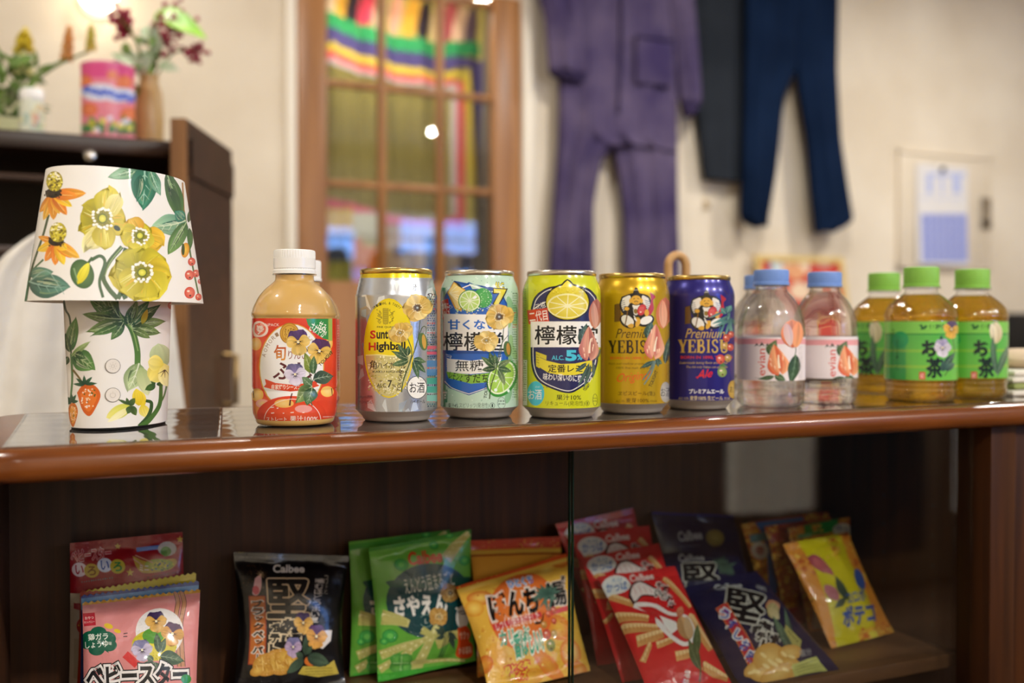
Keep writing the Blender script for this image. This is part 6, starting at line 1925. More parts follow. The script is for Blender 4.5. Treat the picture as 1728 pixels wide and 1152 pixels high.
for (x, y, x1, y1, w_) in ((490, 690, 612, 655, 44), (492, 694, 598, 700, 46), (495, 700, 560, 722, 30), (490, 688, 585, 600, 48), (488, 685, 545, 590, 46), (484, 680, 500, 590, 44), (480, 680, 470, 640, 30)):
    P.leaf(x, y, x1, y1, w_, *P.rng.choice([DG, ('#2c4a30', '#7f9a5a'), ('#23503a', '#5c9060')]), RIB)
P.petal(530, 680, 70, 60, 22, '#8a8a2c', '#e0b83c', .9, .8)
P.leaf(520, 825, 492, 930, 80, '#7f9a62', '#bccb96', '#e2e8c8'); P.petal(525, 840, -75, 110, 56, '#a8bc7c', '#d8deac', .9, .7)
P.petal(540, 985, 120, 70, 44, '#e8c820', '#f4e060', 1, .7); P.petal(520, 985, 100, 66, 40, '#e0c020', '#f0d848', 1, .7); P.petal(530, 980, -70, 50, 40, '#e8d030', '#f4e888', 1, .7)
P.petal(492, 985, 205, 105, 50, '#c8cc3c', '#f0e67c', .9, .7); P.petal(490, 990, 212, 104, 24, '#ece48c', '#fbf6c8', .9, .7)
for (x, y, x1, y1, w_) in ((485, 985, 500, 955, 24), (488, 985, 480, 1015, 26), (490, 985, 512, 1018, 26), (490, 980, 440, 966, 12), (480, 975, 470, 955, 12)): P.leaf(x, y, x1, y1, w_, '#2f4a24', '#55702f', None)
P.line([(545, 965), (566, 975), (556, 1020), (520, 1062)], 11, '#33542a', w1=16); P.line([(602, 905), (596, 980), (560, 1035), (525, 1064)], 13, '#46702f', w1=20); P.line([(625, 900), (612, 950), (590, 990)], 7, '#46702f', w1=5)
for (x, y, x1, y1, w_) in ((580, 905, 545, 930, 26), (580, 905, 560, 880, 16), (585, 905, 610, 900, 16), (580, 908, 555, 920, 20)): P.leaf(x, y, x1, y1, w_, '#2a4a2a', '#46702f', None)
P.petal(608, 850, 100, 100, 80, '#9aae74', '#c8d4a4', 1.2, .6); P.petal(612, 830, -130, 80, 70, '#e0c83c', '#f2e27c', 1.2, .6); P.petal(612, 825, -80, 90, 60, '#f0de70', '#f8efae', 1.2, .6); P.petal(612, 830, 170, 60, 60, '#e8d450', '#f4e68a', 1.2, .6)
for a in (-150, -120, -90, -60): P.line([(616, 850), (616 + 30 * math.cos(R(a)), 850 - 30 * math.sin(R(a)))], 4, '#3a2c1a', w1=1, smooth=False)
P.berry(640, 610, 13)
P.build('lamp_base', M_LAMPP, lamp, CREAM)
base_surf, base_inv = S, inv
# buttons pressed into the front of the base
def on_surf(S, inv, px, py):
    uv = inv(np.array([[px, py]], float)); X, n = S.ev(uv, np.array([0.0])); return X[0], n[0]
M_BUT = mat('button_plastic', (232, 225, 214), .4); M_GAP = mat('button_gap', (96, 88, 78), .6)
for nm, py in (('brightness_button', 617.5), ('power_button', 666.3)):
    X, n = on_surf(S, inv, 190.3, py)
    upv = np.array([0, 0, 1.0]); ax = np.cross(upv, n); ax /= np.linalg.norm(ax); ay = np.cross(n, ax)
    def loc(a, b_, c): return X + ax * a + ay * b_ + n * c
    def disc(prof, seg=40):
        V = []; F = []
        for (r, z) in prof:
            for k in range(seg): V.append(loc(r * math.cos(2 * PI * k / seg), r * math.sin(2 * PI * k / seg), z))
        for i in range(len(prof) - 1):
            for k in range(seg): k2 = (k + 1) % seg; F.append((i * seg + k, i * seg + k2, (i + 1) * seg + k2, (i + 1) * seg + k))
        F.append(tuple((len(prof) - 1) * seg + k for k in range(seg))); F.append(tuple(range(seg - 1, -1, -1)))
        return V, F
    V, F = disc([(.00535, -.0005), (.00535, .00025), (.0050, .00026)]); g = mesh_obj(nm, V, F, M_GAP, lamp, True, 40)
    V, F = disc([(.0050, -.0005), (.0050, .0004), (.0047, .00065), (.0020, .00055)]); mesh_obj('button_face', V, F, M_BUT, g, True, 40)
    b = MB()
    if nm == 'power_button':
        b.tube([loc(.0018 * math.cos(R(a)), .0018 * math.sin(R(a)), .0007) for a in range(120, 421, 15)], .00014, 6); b.tube([loc(0, .0008, .0007), loc(0, .0026, .0007)], .00014, 6)
    else:
        b.tube([loc(.0011 * math.cos(R(a)), .0011 * math.sin(R(a)), .0007) for a in range(0, 361, 20)], .00014, 6)
        for a in range(0, 360, 45): b.tube([loc(.0019 * math.cos(R(a)), .0019 * math.sin(R(a)), .0007), loc(.0028 * math.cos(R(a)), .0028 * math.sin(R(a)), .0007)], .00014, 6)
    b.build('button_symbol', mat('engraved', (196, 188, 174), .6), g)
def oval_ring(rows, seg=120, closed=True):
    V = []; F = []
    for (a, b_, z) in rows:
        for k in range(seg):
            q = 2 * PI * k / seg; x, y = a * math.cos(q), b_ * math.sin(q)
            V.append((LX + x * math.cos(LROT) - y * math.sin(LROT), LY + x * math.sin(LROT) + y * math.cos(LROT), TOPZ + z))
    for i in range(len(rows) - 1):
        for k in range(seg): k2 = (k + 1) % seg; F.append((i * seg + k, i * seg + k2, (i + 1) * seg + k2, (i + 1) * seg + k))
    if closed: F.append(tuple(range(seg - 1, -1, -1))); F.append(tuple((len(rows) - 1) * seg + k for k in range(seg)))
    return V, F
V, F = oval_ring([(BA * .87, BB * .87, 0), (BA * .88, BB * .88, .0016)]); mesh_obj('foot_pad', V, F, M_BLACK, lamp, True, 40)
V, F = oval_ring([(BA * .995, BB * .995, .0970), (BA * .97, BB * .97, .0985), (BA * .5, BB * .5, .0988)]); mesh_obj('base_top', V, F, M_BUT, lamp, True, 40)
b = MB(); b.lathe([(.010, .0987), (.010, .122), (.014, .124), (.014, .148), (.004, .151)], LX, LY, TOPZ, 32); b.build('light_source', mat('frosted_lens', (240, 236, 226), .5), lamp)
# shade
SA, SB = .0772, .05625
sz0, sz1 = .0935, .1892
S, inv = oval_surf(LX, LY, TOPZ, [(1 - .223 * t, sz0 + (sz1 - sz0) * t) for t in np.linspace(0, 1, 24)], SA, SB, LROT, 160)
P = Print(S, inv, 3e-6, 42)
P.crop(0, 240, 2.215); P.brushy = True
P.line([(182, 270), (160, 350), (120, 470), (96, 600)], 9, '#4a5a3c', w1=7); P.line([(162, 438), (120, 478)], 7, '#4a6a40', w1=6); P.line([(122, 380), (108, 470), (94, 600)], 10, '#5f8a6a', w1=9)
def coneflower(cx, cy, w_, h, petals, ctr):
    for (x1, y1, wd) in petals:
        a = math.degrees(math.atan2(-(y1 - ctr[1]), x1 - ctr[0])); l = math.hypot(x1 - ctr[0], y1 - ctr[1])
        c = P.rng.choice([('#d8741c', '#f0a83c'), ('#e08a1c', '#f6c04a'), ('#e89a20', '#f2d23c'), ('#d0641c', '#ee983a')])
        P.petal(ctr[0], ctr[1], a, l, wd, *c, .8, .65, .2, 0)
        P.line([ctr, (ctr[0] + (x1 - ctr[0]) * .8, ctr[1] + (y1 - ctr[1]) * .8)], 3, '#fbe08a', w1=1, smooth=False)
    P.ellipse(ctr[0], ctr[1] - 6, w_ * .46, h * .24, '#2c2418'); P.speck(ctr[0] - w_ * .5, ctr[1] - 24, ctr[0] + w_ * .5, ctr[1] + 10, 26, 3, 7, ['#1f1a14', '#3a2c1c', '#4a3a20'])
    P.ellipse(cx, cy, w_ * .5, h * .5, '#a89a2c', c2='#d8ca4a')
    for _ in range(90):
        a, q = P.rng.uniform(0, 2 * PI), math.sqrt(P.rng.random())
        y = cy + math.sin(a) * q * h * .46
        P.ellipse(cx + math.cos(a) * q * w_ * .45, y, 5, 4, P.rng.choice(['#e8d83c', '#d8c83c', '#f2e878', '#8a7a24', '#b8a830'] + (['#fbf6dc', '#fbf6dc', '#f6f0b8'] if y < cy - h * .1 else ['#6a5a20'])), n=7)
coneflower(204, 146, 62, 76, [(148, 262, 30), (162, 292, 30), (200, 290, 40), (222, 268, 36), (250, 272, 38), (270, 240, 32), (322, 190, 44), (290, 200, 40)], (198, 196))
coneflower(217, 336, 64, 74, [(142, 352, 26), (140, 405, 36), (168, 445, 34), (206, 460, 38), (240, 458, 38), (268, 432, 34), (298, 432, 40), (250, 400, 36)], (210, 376))
P.leaf(108, 520, 246, 574, 96, '#3a5f52', '#5f8a78', '#8fb0a0', -.25); P.leaf(112, 500, 190, 470, 50, '#46705c', '#6f9a84', None, .2); P.line([(108, 522), (170, 480), (210, 520), (240, 568)], 5, '#8fb0a0', w1=2)
# top leaves
P.leaf(530, 92, 414, 140, 52, '#3f7a4c', '#8fb890', '#c8dcc0', .1); P.leaf(540, 90, 440, 98, 34, '#2f6a44', '#7aa880', None)
P.leaf(540, 84, 545, 246, 104, '#1f5f48', '#3f8a6a', '#9fc8b0', .08); P.leaf(560, 100, 590, 200, 44, '#3f8060', '#7fb090', '#b8d4bc', -.1); P.leaf(525, 120, 520, 220, 44, '#1a5a44', '#2f7a58', None, .1)
# right leaves and berries
P.line([(640, 118), (676, 210), (694, 295), (712, 420), (742, 570)], 8, '#55703a', w1=6); P.line([(682, 150), (690, 290)], 6, '#a87a3c', w1=4)
P.leaf(622, 112, 692, 298, 60, '#2f5230', '#55803f', '#9ab880', .06); P.leaf(640, 170, 690, 285, 30, '#24442a', '#3f6a34', None)
P.leaf(694, 292, 580, 340, 84, '#3f8068', '#9fc09a', '#d0dcb8', .22); P.leaf(690, 290, 650, 262, 44, '#1f6a58', '#3f8a70', None)
P.leaf(696, 298, 634, 420, 56, '#33602f', '#6f9450', '#b0c890', .05); P.leaf(704, 300, 712, 240, 18, '#2f5230', '#46703a', None); P.leaf(706, 320, 720, 400, 22, '#33602f', '#55803f', None)
P.ellipse(692, 403, 15, 28, '#d88a1c', c2='#f2c83c', rot=-8); P.ellipse(684, 400, 6, 22, '#3a4a1c')
for (x, y, r) in ((716, 446, 14), (733, 490, 13), (708, 496, 17), (748, 520, 9), (742, 578, 12), (709, 562, 20)): P.berry(x, y, r, '#cf3f2c', '#ee8468')
# poppies
# painter's yellows
YP_ = [('#b8a418', '#d6c42a'), ('#b8a61c', '#dccc34'), ('#d0c02a', '#f0e668'), ('#a8a022', '#d8cc3c')]
def stroke_petal(x, y, x1, y1, wd, c0, c1, **k):
    a = math.degrees(math.atan2(-(y1 - y), x1 - x)); ln = math.hypot(x1 - x, y1 - y)
    P.petal(x, y, a, ln, wd, c0, c1, 1.2, .55, .16, ruf=.12, **k)
    for _ in range(9):
        t0, t1 = P.rng.uniform(.25, .55), P.rng.uniform(.7, .95); sd = P.rng.uniform(-.3, .3) * wd
        ex, ey = -math.sin(R(a)), -math.cos(R(a)); dx, dy = math.cos(R(a)), -math.sin(R(a))
        q = [(x + dx * ln * t + ex * sd * (.5 + .5 * t), y + dy * ln * t + ey * sd * (.5 + .5 * t)) for t in (t0, (t0 + t1) / 2, t1)]
        P.line(q, wd * P.rng.uniform(.03, .07), mixc(P.C(c1), P.C(P.rng.choice(['#f8f2a8', '#8a7f14', '#f4ec7c', '#a8921a', '#e8a830'])), P.rng.uniform(.3, .65)), w1=wd * .012)
P.line([(456, 390), (410, 445), (386, 500), (405, 545), (440, 585)], 16, '#46602f', w1=18); P.line([(456, 392), (412, 448), (392, 500)], 4, '#8fa868', w1=3)
P.line([(470, 395), (455, 430), (445, 440)], 14, '#33542c', w1=6)
P.line([(340, 440), (375, 425), (392, 450), (372, 520), (385, 580)], 13, '#3f6038', w1=11); P.line([(440, 585), (455, 560), (470, 585)], 18, '#46602f')
stroke_petal(383, 290, 300, 330, 120, '#9a8c18', '#c8b828'); stroke_petal(383, 285, 310, 240, 110, '#8f8a1c', '#bfb02c'); stroke_petal(390, 280, 405, 168, 96, '#b4a81c', '#dccb28'); stroke_petal(395, 290, 470, 300, 110, '#b4a01c', '#d4c23a')
stroke_petal(400, 285, 445, 192, 66, '#cfc04a', '#f0e69a'); stroke_petal(400, 300, 322, 402, 74, '#d8c84c', '#f6eeb0'); stroke_petal(385, 300, 390, 395, 90, '#b09c20', '#dccc48')
def eye(cx, cy, rr, squash=1.0):
    P.ellipse(cx, cy, rr, rr * squash, '#a8a02c', c2='#7a7a24')
    for k in range(22):
        a = 360 * k / 22 + P.rng.uniform(-6, 6); q = rr * P.rng.uniform(.75, 1.15); x, y = cx + q * math.cos(R(a)), cy - q * squash * math.sin(R(a))
        P.line([(cx, cy), (x, y)], rr * .045, '#6a6a24', smooth=False); P.ellipse(x, y, rr * .17, rr * .15, P.rng.choice(['#fbf8ee', '#f6f0dc', '#fffdf4']), n=9)
    P.ellipse(cx, cy, rr * .42, rr * .42 * squash, '#c8c428', c2='#eee860'); P.ring(cx, cy, rr * .42, rr * .42 * squash, rr * .10, '#5a6a1c', n=18)
eye(383, 285, 36, 1.05)
for i, (x, y, wd) in enumerate(((605, 385, 110), (560, 320, 100), (480, 290, 90), (450, 345, 90), (480, 395, 90), (540, 400, 100))):
    stroke_petal(520, 347, x, y, wd, *[('#d8a01c', '#e8c038'), ('#b4a81c', '#d8c82c'), ('#d89a20', '#eabc3c'), ('#b8a418', '#d6c42a'), ('#b8a820', '#d8c838'), ('#bcac20', '#dfd044')][i])
eye(522, 349, 30)
P.ellipse(437, 321, 14, 9, '#2a3a2c', rot=-35)
for i, (x, y, wd) in enumerate(((415, 500, 130), (440, 440, 130), (530, 400, 150), (610, 440, 140), (634, 500, 130), (590, 575, 140), (500, 585, 150), (450, 550, 110))):
    stroke_petal(532, 487, x, y, wd, *[('#ac9a18', '#ccba28'), ('#98901c', '#bcb02c'), ('#98921c', '#c0b42c'), ('#b0a01c', '#d2c22c'), ('#b89c1c', '#dcc42c'), ('#bca81c', '#e0d03a'), ('#b4a41c', '#dccc3a'), ('#a89a1c', '#d0c030')][i])
eye(530, 487, 38, .92)
# bud
P.ellipse(307, 492, 44, 56, '#46663c', c2='#6a8a54', rot=18); P.petal(290, 530, 62, 92, 36, '#d8c820', '#f2e84a', .9, .7); P.line([(345, 430), (330, 450)], 10, '#3f6038'); P.line([(276, 470), (290, 520)], 7, '#8aa878', w1=3)
P.build('lamp_shade', M_LAMPP, lamp, CREAM, label='white oval shade painted with poppies, coneflowers and berries')
k1 = .777
V, F = oval_ring([(SA, SB, sz0), (SA - .0014, SB - .0014, sz0), (SA * k1 - .0014, SB * k1 - .0014, sz1 - .0004), (SA * k1, SB * k1, sz1)], closed=False)
ins = mesh_obj('shade_lining', V, F, mat('shade_white', (238, 232, 220), .5), lamp, True, 40)
V, F = oval_ring([(SA * .80, SB * .80, sz1 - .012), (SA * .80, SB * .80, sz1 - .0105)]); mesh_obj('shade_top', V, F, mat('shade_cap', (238, 232, 220), .5), lamp, True, 40)
# ------------------------------------------------------------------ snack bags in the open bay
def quad_inv(q):
    """homography from the four picture corners (BL, BR, TR, TL) to the bag's unit square"""
    src = np.array(q, float); dst = np.array([(0, 0), (1, 0), (1, 1), (0, 1)], float)
    A = []; bb = []
    for (x, y), (u, v) in zip(src, dst):
        A += [[x, y, 1, 0, 0, 0, -u * x, -u * y], [0, 0, 0, x, y, 1, -v * x, -v * y]]; bb += [u, v]
    h = np.linalg.solve(np.array(A), np.array(bb)); Hm = np.append(h, 1).reshape(3, 3)
    def inv(px):
        p = np.concatenate([px, np.ones((len(px), 1))], 1) @ Hm.T
        return p[:, :2] / p[:, 2:3]
    return inv
M_BAG = print_mat('snack_bag_film', .28, coat=.4, spec=.3, bump=.5, bump_scale=55.0)
M_BAGM = print_mat('snack_bag_film_soft', .36, coat=.28, spec=.3, bump=.5, bump_scale=55.0)
bag_n = [0]
def bag(label, TL, TR, xl, xr, yt, yb, thick, base, design, crop, back, zl=0.0, zr=0.0, group=None, m=None, seal=.075, serr=0, pinch=.05):
    """TL, TR: upper corners in the plane y=yt; xl, xr: lower corners in the plane y=yb standing on the shelf"""
    bag_n[0] += 1
    rng = random.Random(bag_n[0] * 7 + 1)
    tl, tr = at_y(*TL, yt), at_y(*TR, yt)
    bl, br = at_y(xl, 900, yb), at_y(xr, 900, yb)
    bl = np.array([bl[0], yb, ZS + .0012 + zl]); br = np.array([br[0], yb, ZS + .0012 + zr])
    t = thing('snack_bag', label, 'snack bag', ((bl + br) / 2).tolist()[:2] + [ZS], group)
    ex = (br - bl) / np.linalg.norm(br - bl); ey = ((tl + tr) - (bl + br)); ey /= np.linalg.norm(ey)
    nn = np.cross(ex, ey); nn /= np.linalg.norm(nn)
    nu, nv = 40, 52
    ph = [rng.uniform(0, 6.28) for _ in range(10)]
    def height(s_, t_):
        g = 0.0
        if seal < t_ < 1 - seal:
            q = (t_ - seal) / (1 - 2 * seal); g = max(0, math.sin(PI * q)) ** .55
        e = (max(0.0, 4 * s_ * (1 - s_))) ** .55
        h = thick * g * e
        ds = min(abs(t_ - seal), abs(1 - seal - t_))
        if g > 0:
            h += thick * .10 * e * math.exp(-ds / .10) * math.sin(s_ * 26 + ph[0]) * min(1, ds / .02)
            h += thick * .09 * e * g * (math.sin(5 * s_ + 7 * t_ + ph[1]) + .7 * math.sin(11 * s_ - 6 * t_ + ph[2]) + .5 * math.sin(17 * t_ + 4 * s_ + ph[3]))
            h += thick * .05 * math.sin(t_ * 40 + ph[4]) * math.exp(-min(s_, 1 - s_) / .05) * e
        else:
            h += .00035 * math.sin(t_ * 330) * 1.0
            h += .0010 * math.sin(9 * s_ + ph[5])
        return h
    def pos(s_, t_, sd):
        w_ = 1 - pinch * math.sin(PI * t_) ** 1.2
        sx = .5 + (s_ - .5) * w_
        a = bl * (1 - sx) + br * sx; b_ = tl * (1 - sx) + tr * sx
        c = a * (1 - t_) + b_ * t_
        if serr and t_ > .995: c = c + ey * .0008 * (1 if int(s_ * nu) % 2 else -1)
        h = height(s_, t_)
        return c + nn * (sd * max(h, 0) + (h if abs(h) < .003 and not (seal < t_ < 1 - seal) else 0) * .5 + sd * .00025)
    un, vn = np.linspace(0, 1, nu + 1), np.linspace(0, 1, nv + 1)
    G = np.array([[pos(u, v, 1) for v in vn] for u in un])
    S = Surf(un, vn, G, diag=True)
    P = Print(S, quad_inv(project([bl, br, tr, tl])), 8e-6, bag_n[0])
    P.crop(*crop)
    if design: design(P)
    P.build('front_film', m or M_BAG, t, base)
    V = [pos(u, v, -1) for u in un for v in vn]
    F = [((i + 1) * (nv + 1) + j, i * (nv + 1) + j, i * (nv + 1) + j + 1, (i + 1) * (nv + 1) + j + 1) for i in range(nu) for j in range(nv)]
    mesh_obj('back_film', V, F, mat('bag_back', back, .3), t)
    return t

# --- noodle snack bags on the left
CB = (100, 890, 4.396)
def d_multipack(P):
    P.rect(40, -60, 1000, 470, '#98141e'); P.rect(40, 470, 300, 560, '#d8d2c8')
    P.text('ベビースター', (84, 150, 380, 236), '#b83a40', .02, 6, out=[('#d8a8a4', .05)])
    for i, (ch, c, c2) in enumerate((('い', '#e8d4d4', '#b02030'), ('ろ', '#c8a838', '#8a5a1c'), ('い', '#d0d8e8', '#2a5aa8'), ('ろ', '#c8b838', '#2a8a48'))):
        x, y = (146, 236, 334, 428)[i], (300, 306, 266, 274)[i]
        P.ellipse(x, y, 56, 50, c); P.text(ch, (x - 32, y - 32, x + 32, y + 34), c2, .025)
    for (x, y, r) in ((430, 136, 24), (895, 84, 26), (520, 316, 30)):
        P.poly([(x + (r if k % 2 == 0 else r * .45) * math.sin(R(36 * k)), y - (r if k % 2 == 0 else r * .45) * math.cos(R(36 * k))) for k in range(10)], '#c8a83a')
    P.dotrow(160, 388, 400, 352, 14, 12, '#6a6a70')
    P.line([(570, 158), (740, 138)], 30, '#3a6ab8', smooth=False); P.poly([(540, 200), (660, 240), (860, 220), (830, 290), (640, 320), (570, 280)], '#b89a34', True)
    P.ellipse(740, 260, 110, 40, '#8aa034', c2='#c8b43c'); P.speck(660, 230, 850, 300, 30, 4, 10, ['#4a7a2c', '#d8c83c', '#2c4a7a']); P.text('ミニ', (590, 262, 660, 304), '#e8d8d0', .02, 0)
    P.ellipse(800, 150, 70, 50, '#b8b4ac'); P.ellipse(790, 168, 40, 34, '#5a8a3a')
    P.line([(560, 196), (690, 246)], 8, '#c89a80'); P.line([(545, 220), (620, 270)], 8, '#c89a80'); P.dotrow(650, 350, 920, 306, 16, 12, '#5a1a1e')
    P.poly([(100, 540), (180, 540), (180, 600), (100, 580)], '#b0202c'); P.ellipse(165, 705, 46, 58, '#b02a2c'); P.text('ラ', (132, 680, 190, 740), '#d8b83a', .03)
    P.rect(100, 800, 190, 1100, '#b8b0a0')
NG = 'noodle snack bags on the left'
bag('red multi-pack noodle snack bag standing rearmost on the left', (118, 916), (308, 897), 112, 318, .245, .225, .008, '#c9c2b8', d_multipack, CB, (150, 20, 30), group=NG, pinch=.02)
bag('snack bag showing only its yellow top edge behind the blue-edged bag', (135, 998), (331, 966), 122, 318, .222, .195, .008, '#d8c428', lambda P: P.rect(100, 470, 1100, 2000, '#b03a24'), CB, (190, 170, 40), group=NG, serr=1, pinch=.02)
def d_blue(P): P.rect(100, 300, 1100, 2000, '#2a4a9a'); P.poly([(150, 520), (600, 470), (1060, 425), (1060, 520), (150, 620)], '#5a9ad0'); P.line([(160, 515), (600, 462), (1060, 405)], 26, '#24408e', smooth=False); P.rect(900, 600, 1050, 2000, '#5a86c0')
bag('snack bag showing its blue top edge right behind the pink bag', (137, 1005), (336, 980), 128, 322, .202, .168, .008, '#4a90cf', d_blue, CB, (60, 110, 180), group=NG, serr=1, pinch=.02)
def d_pink(P):
    P.line([(150, 565), (600, 512), (1060, 466)], 34, '#d09a34', smooth=False)
    for k in range(14): x = 170 + k * 62; P.ellipse(x, 566 - (x - 170) * .115, 14, 10, '#e0b85c')
    P.rect(176, 640, 264, 744, '#b82030', rot=4); P.text('おやつ', (188, 668, 252, 692), '#f0d8d0', .01, 4); P.text('カンパニー', (180, 704, 260, 722), '#f0d8d0', .01, 4)
    for (x, y, r) in ((285, 860, 125), (230, 840, 70), (340, 850, 74), (210, 880, 60), (360, 900, 60), (285, 800, 60), (270, 930, 60)): P.ellipse(x, y, r, r * .62 if r > 100 else r * .8, '#0f5a40')
    P.poly([(300, 920), (340, 920), (362, 962)], '#0f5a40')
    P.text('鶏ガラ', (208, 806, 356, 860), '#e8ecdc', .015, 3); P.text('しょうゆ', (186, 864, 354, 918), '#e8ecdc', .015, 4); P.text('味', (358, 872, 382, 900), '#e8ecdc', .0)
    for (x, y, s_) in ((360, 750, 34), (425, 790, 26)): P.ellipse(x, y, s_, s_ * .6, '#e0bc2c', rot=-20)
    P.line([(470, 812), (500, 806)], 7, INK); P.line([(468, 834), (498, 832)], 7, INK)
    for dx in (0, 46):                                    # noodles
        p = [(850 + dx * 1.1, 400), (862 + dx, 480), (880 + dx, 560), (868 + dx, 640), (862 + dx * .8, 740), (880 + dx * .6, 900), (890 + dx * .6, 1060)]
        P.line(p, 36, INK); P.line(p, 28, '#c08a64')
    P.ellipse(740, 800, 180, 190, '#e6e0da'); P.ellipse(700, 900, 170, 120, '#c8b82c', c2='#e0d03c'); P.ellipse(690, 830, 80, 60, '#5a9a34')
    P.line([(480, 970), (570, 1050)], 60, '#cf2f2c')
    P.pansy(714, 715, 84, '#33244a', '#3f2a55', '#cf9a3c', '#dcb060', 4); P.pansy(836, 812, 92, '#4a2a4a', '#55304f', '#c88a3c', '#d8a454', -10); P.pansy(606, 938, 84, '#7a78a0', '#8a86a8', '#b0a4bc', '#c4b8cc', 10)
    for (x, y, x1, y1, w_) in ((740, 960, 700, 820, 60), (745, 960, 770, 850, 50), (740, 985, 920, 1000, 110), (700, 1030, 590, 1120, 90), (700, 1030, 720, 1100, 60), (690, 1020, 640, 990, 50)): P.leaf(x, y, x1, y1, w_, '#2c4430', '#4f6a48', '#8a9a78')
    P.text('ベビースター', (190, 1040, 950, 1210), '#141416', .045, 2, out=[('#141416', .16), ('#ece6e0', .11)])
    P.ellipse(940, 1150, 40, 34, '#2f8a34')
bag('pink snack bag with green speech bubble at the front of the left group', (139, 1017), (338, 994), 136, 328, .178, .135, .0105, '#d88a86', d_pink, CB, (200, 130, 120), group=NG, serr=1, m=M_BAGM, pinch=.02)

# --- black peppered chips
def kata(P, x0, y0, x1, y1, rot=0, o2='#e2c9a2'):
    P.text('堅', (x0, y0, x1, y1), '#141210', .075, rot, out=[(o2, .125), ('#3a342c', .10)])
def d_black(P):
    P.rect(60, 80, 1000, 130, '#0c0b0b'); P.rect(110, 84, 230, 104, '#c8b82c')
    P.dotrow(110, 144, 480, 148, 24, 16, '#6a645a'); P.speck(100, 200, 340, 460, 90, 1.5, 4, ['#6a5030', '#8a6a3a', '#4a3820'])
    P.text('Calbee', (396, 206, 654, 276), '#d8d2c8', .03, 0, .15)
    P.halo('堅', (326, 338, 680, 640), '#1a1714', '#d6bc94', 22, 0, 10)
    for (ch, x0, y0, x1, y1) in (('あ', 450, 650, 570, 760), ('げ', 440, 770, 620, 880)): P.text(ch, (x0, y0, x1, y1), '#17130f', .05, out=[('#d8c4a0', .11)])
    P.vtext('ポテト', 340, 680, 430, 930, '#17130f', .04, out=[('#d8c4a0', .10)])
    P.rect(158, 466, 308, 1016, '#a03a1c'); P.rect(168, 474, 298, 1008, '#b8641f')
    P.vtext('ブラックペッパー', 186, 500, 286, 990, '#17110c', .04, out=[('#ddd2c2', .10)], lean=0)
    P.poly([(230, 320), (280, 300), (276, 400), (240, 460), (196, 450), (210, 390)], '#d8a8a4', True); P.ellipse(228, 420, 30, 36, '#cf5a60')
    for a in range(0, 360, 40): P.line([(280, 295), (280 + 40 * math.cos(R(a)), 295 - 40 * math.sin(R(a)))], 4, '#d8b48a', w1=1, smooth=False)
    P.vtext('噛むほどうまい！', 716, 320, 790, 680, '#c8c0b4', .012, lean=-6); P.vtext('コリッと', 812, 296, 842, 450, '#a8a08a', .0)
    P.poly([(700, 740), (884, 738), (870, 820), (800, 884), (730, 860)], '#d8d2ce')
    for (x, y, rx, ry, r_) in ((330, 1010, 130, 90, 10), (430, 990, 130, 100, -10), (250, 1060, 70, 40, 20), (480, 950, 90, 70, 0), (540, 980, 60, 70, 30)): P.ellipse(x, y, rx, ry, '#b8822c', c2='#dcb456', rot=r_)
    for k in range(20): P.line([(230 + k * 16, 960 + P.rng.uniform(-20, 60)), (250 + k * 16, 1000 + P.rng.uniform(-20, 70))], 5, P.rng.choice(['#e8c878', '#a8701f']))
    P.ellipse(700, 980, 50, 40, '#c8641f', c2='#dc8434'); P.poly([(600, 1080), (640, 1020), (820, 1020), (890, 970), (922, 1080), (760, 1104)], '#b8a440')
    for k in range(3): P.dotrow(660, 1040 + k * 22, 880, 1034 + k * 22, 18, 9, '#6a5c1c')
    P.pansy(634, 680, 86, '#33244a', '#46305c', '#cf9a3c', '#dcb060', 0); P.pansy(748, 786, 96, '#4a2a5a', '#5a3468', '#c88a3c', '#d8a454', -6); P.pansy(548, 870, 80, '#5f5a80', '#7f7aa0', '#a890b0', '#bca4bc', 0)
    for (x, y, x1, y1, w_) in ((660, 940, 640, 780, 50), (670, 950, 850, 980, 110), (640, 960, 520, 1080, 80), (640, 950, 570, 930, 60), (660, 930, 700, 860, 50)): P.leaf(x, y, x1, y1, w_, '#2a3c30', '#465c44', None)
    P.rect(60, 1120, 1000, 1400, '#100e10')
bag('black snack bag with orange strip standing alone', (394, 931), (588, 938), 390, 582, .245, .212, .013, '#0d0b0b', d_black, (380, 910, 4.759), (20, 18, 18), pinch=.10)

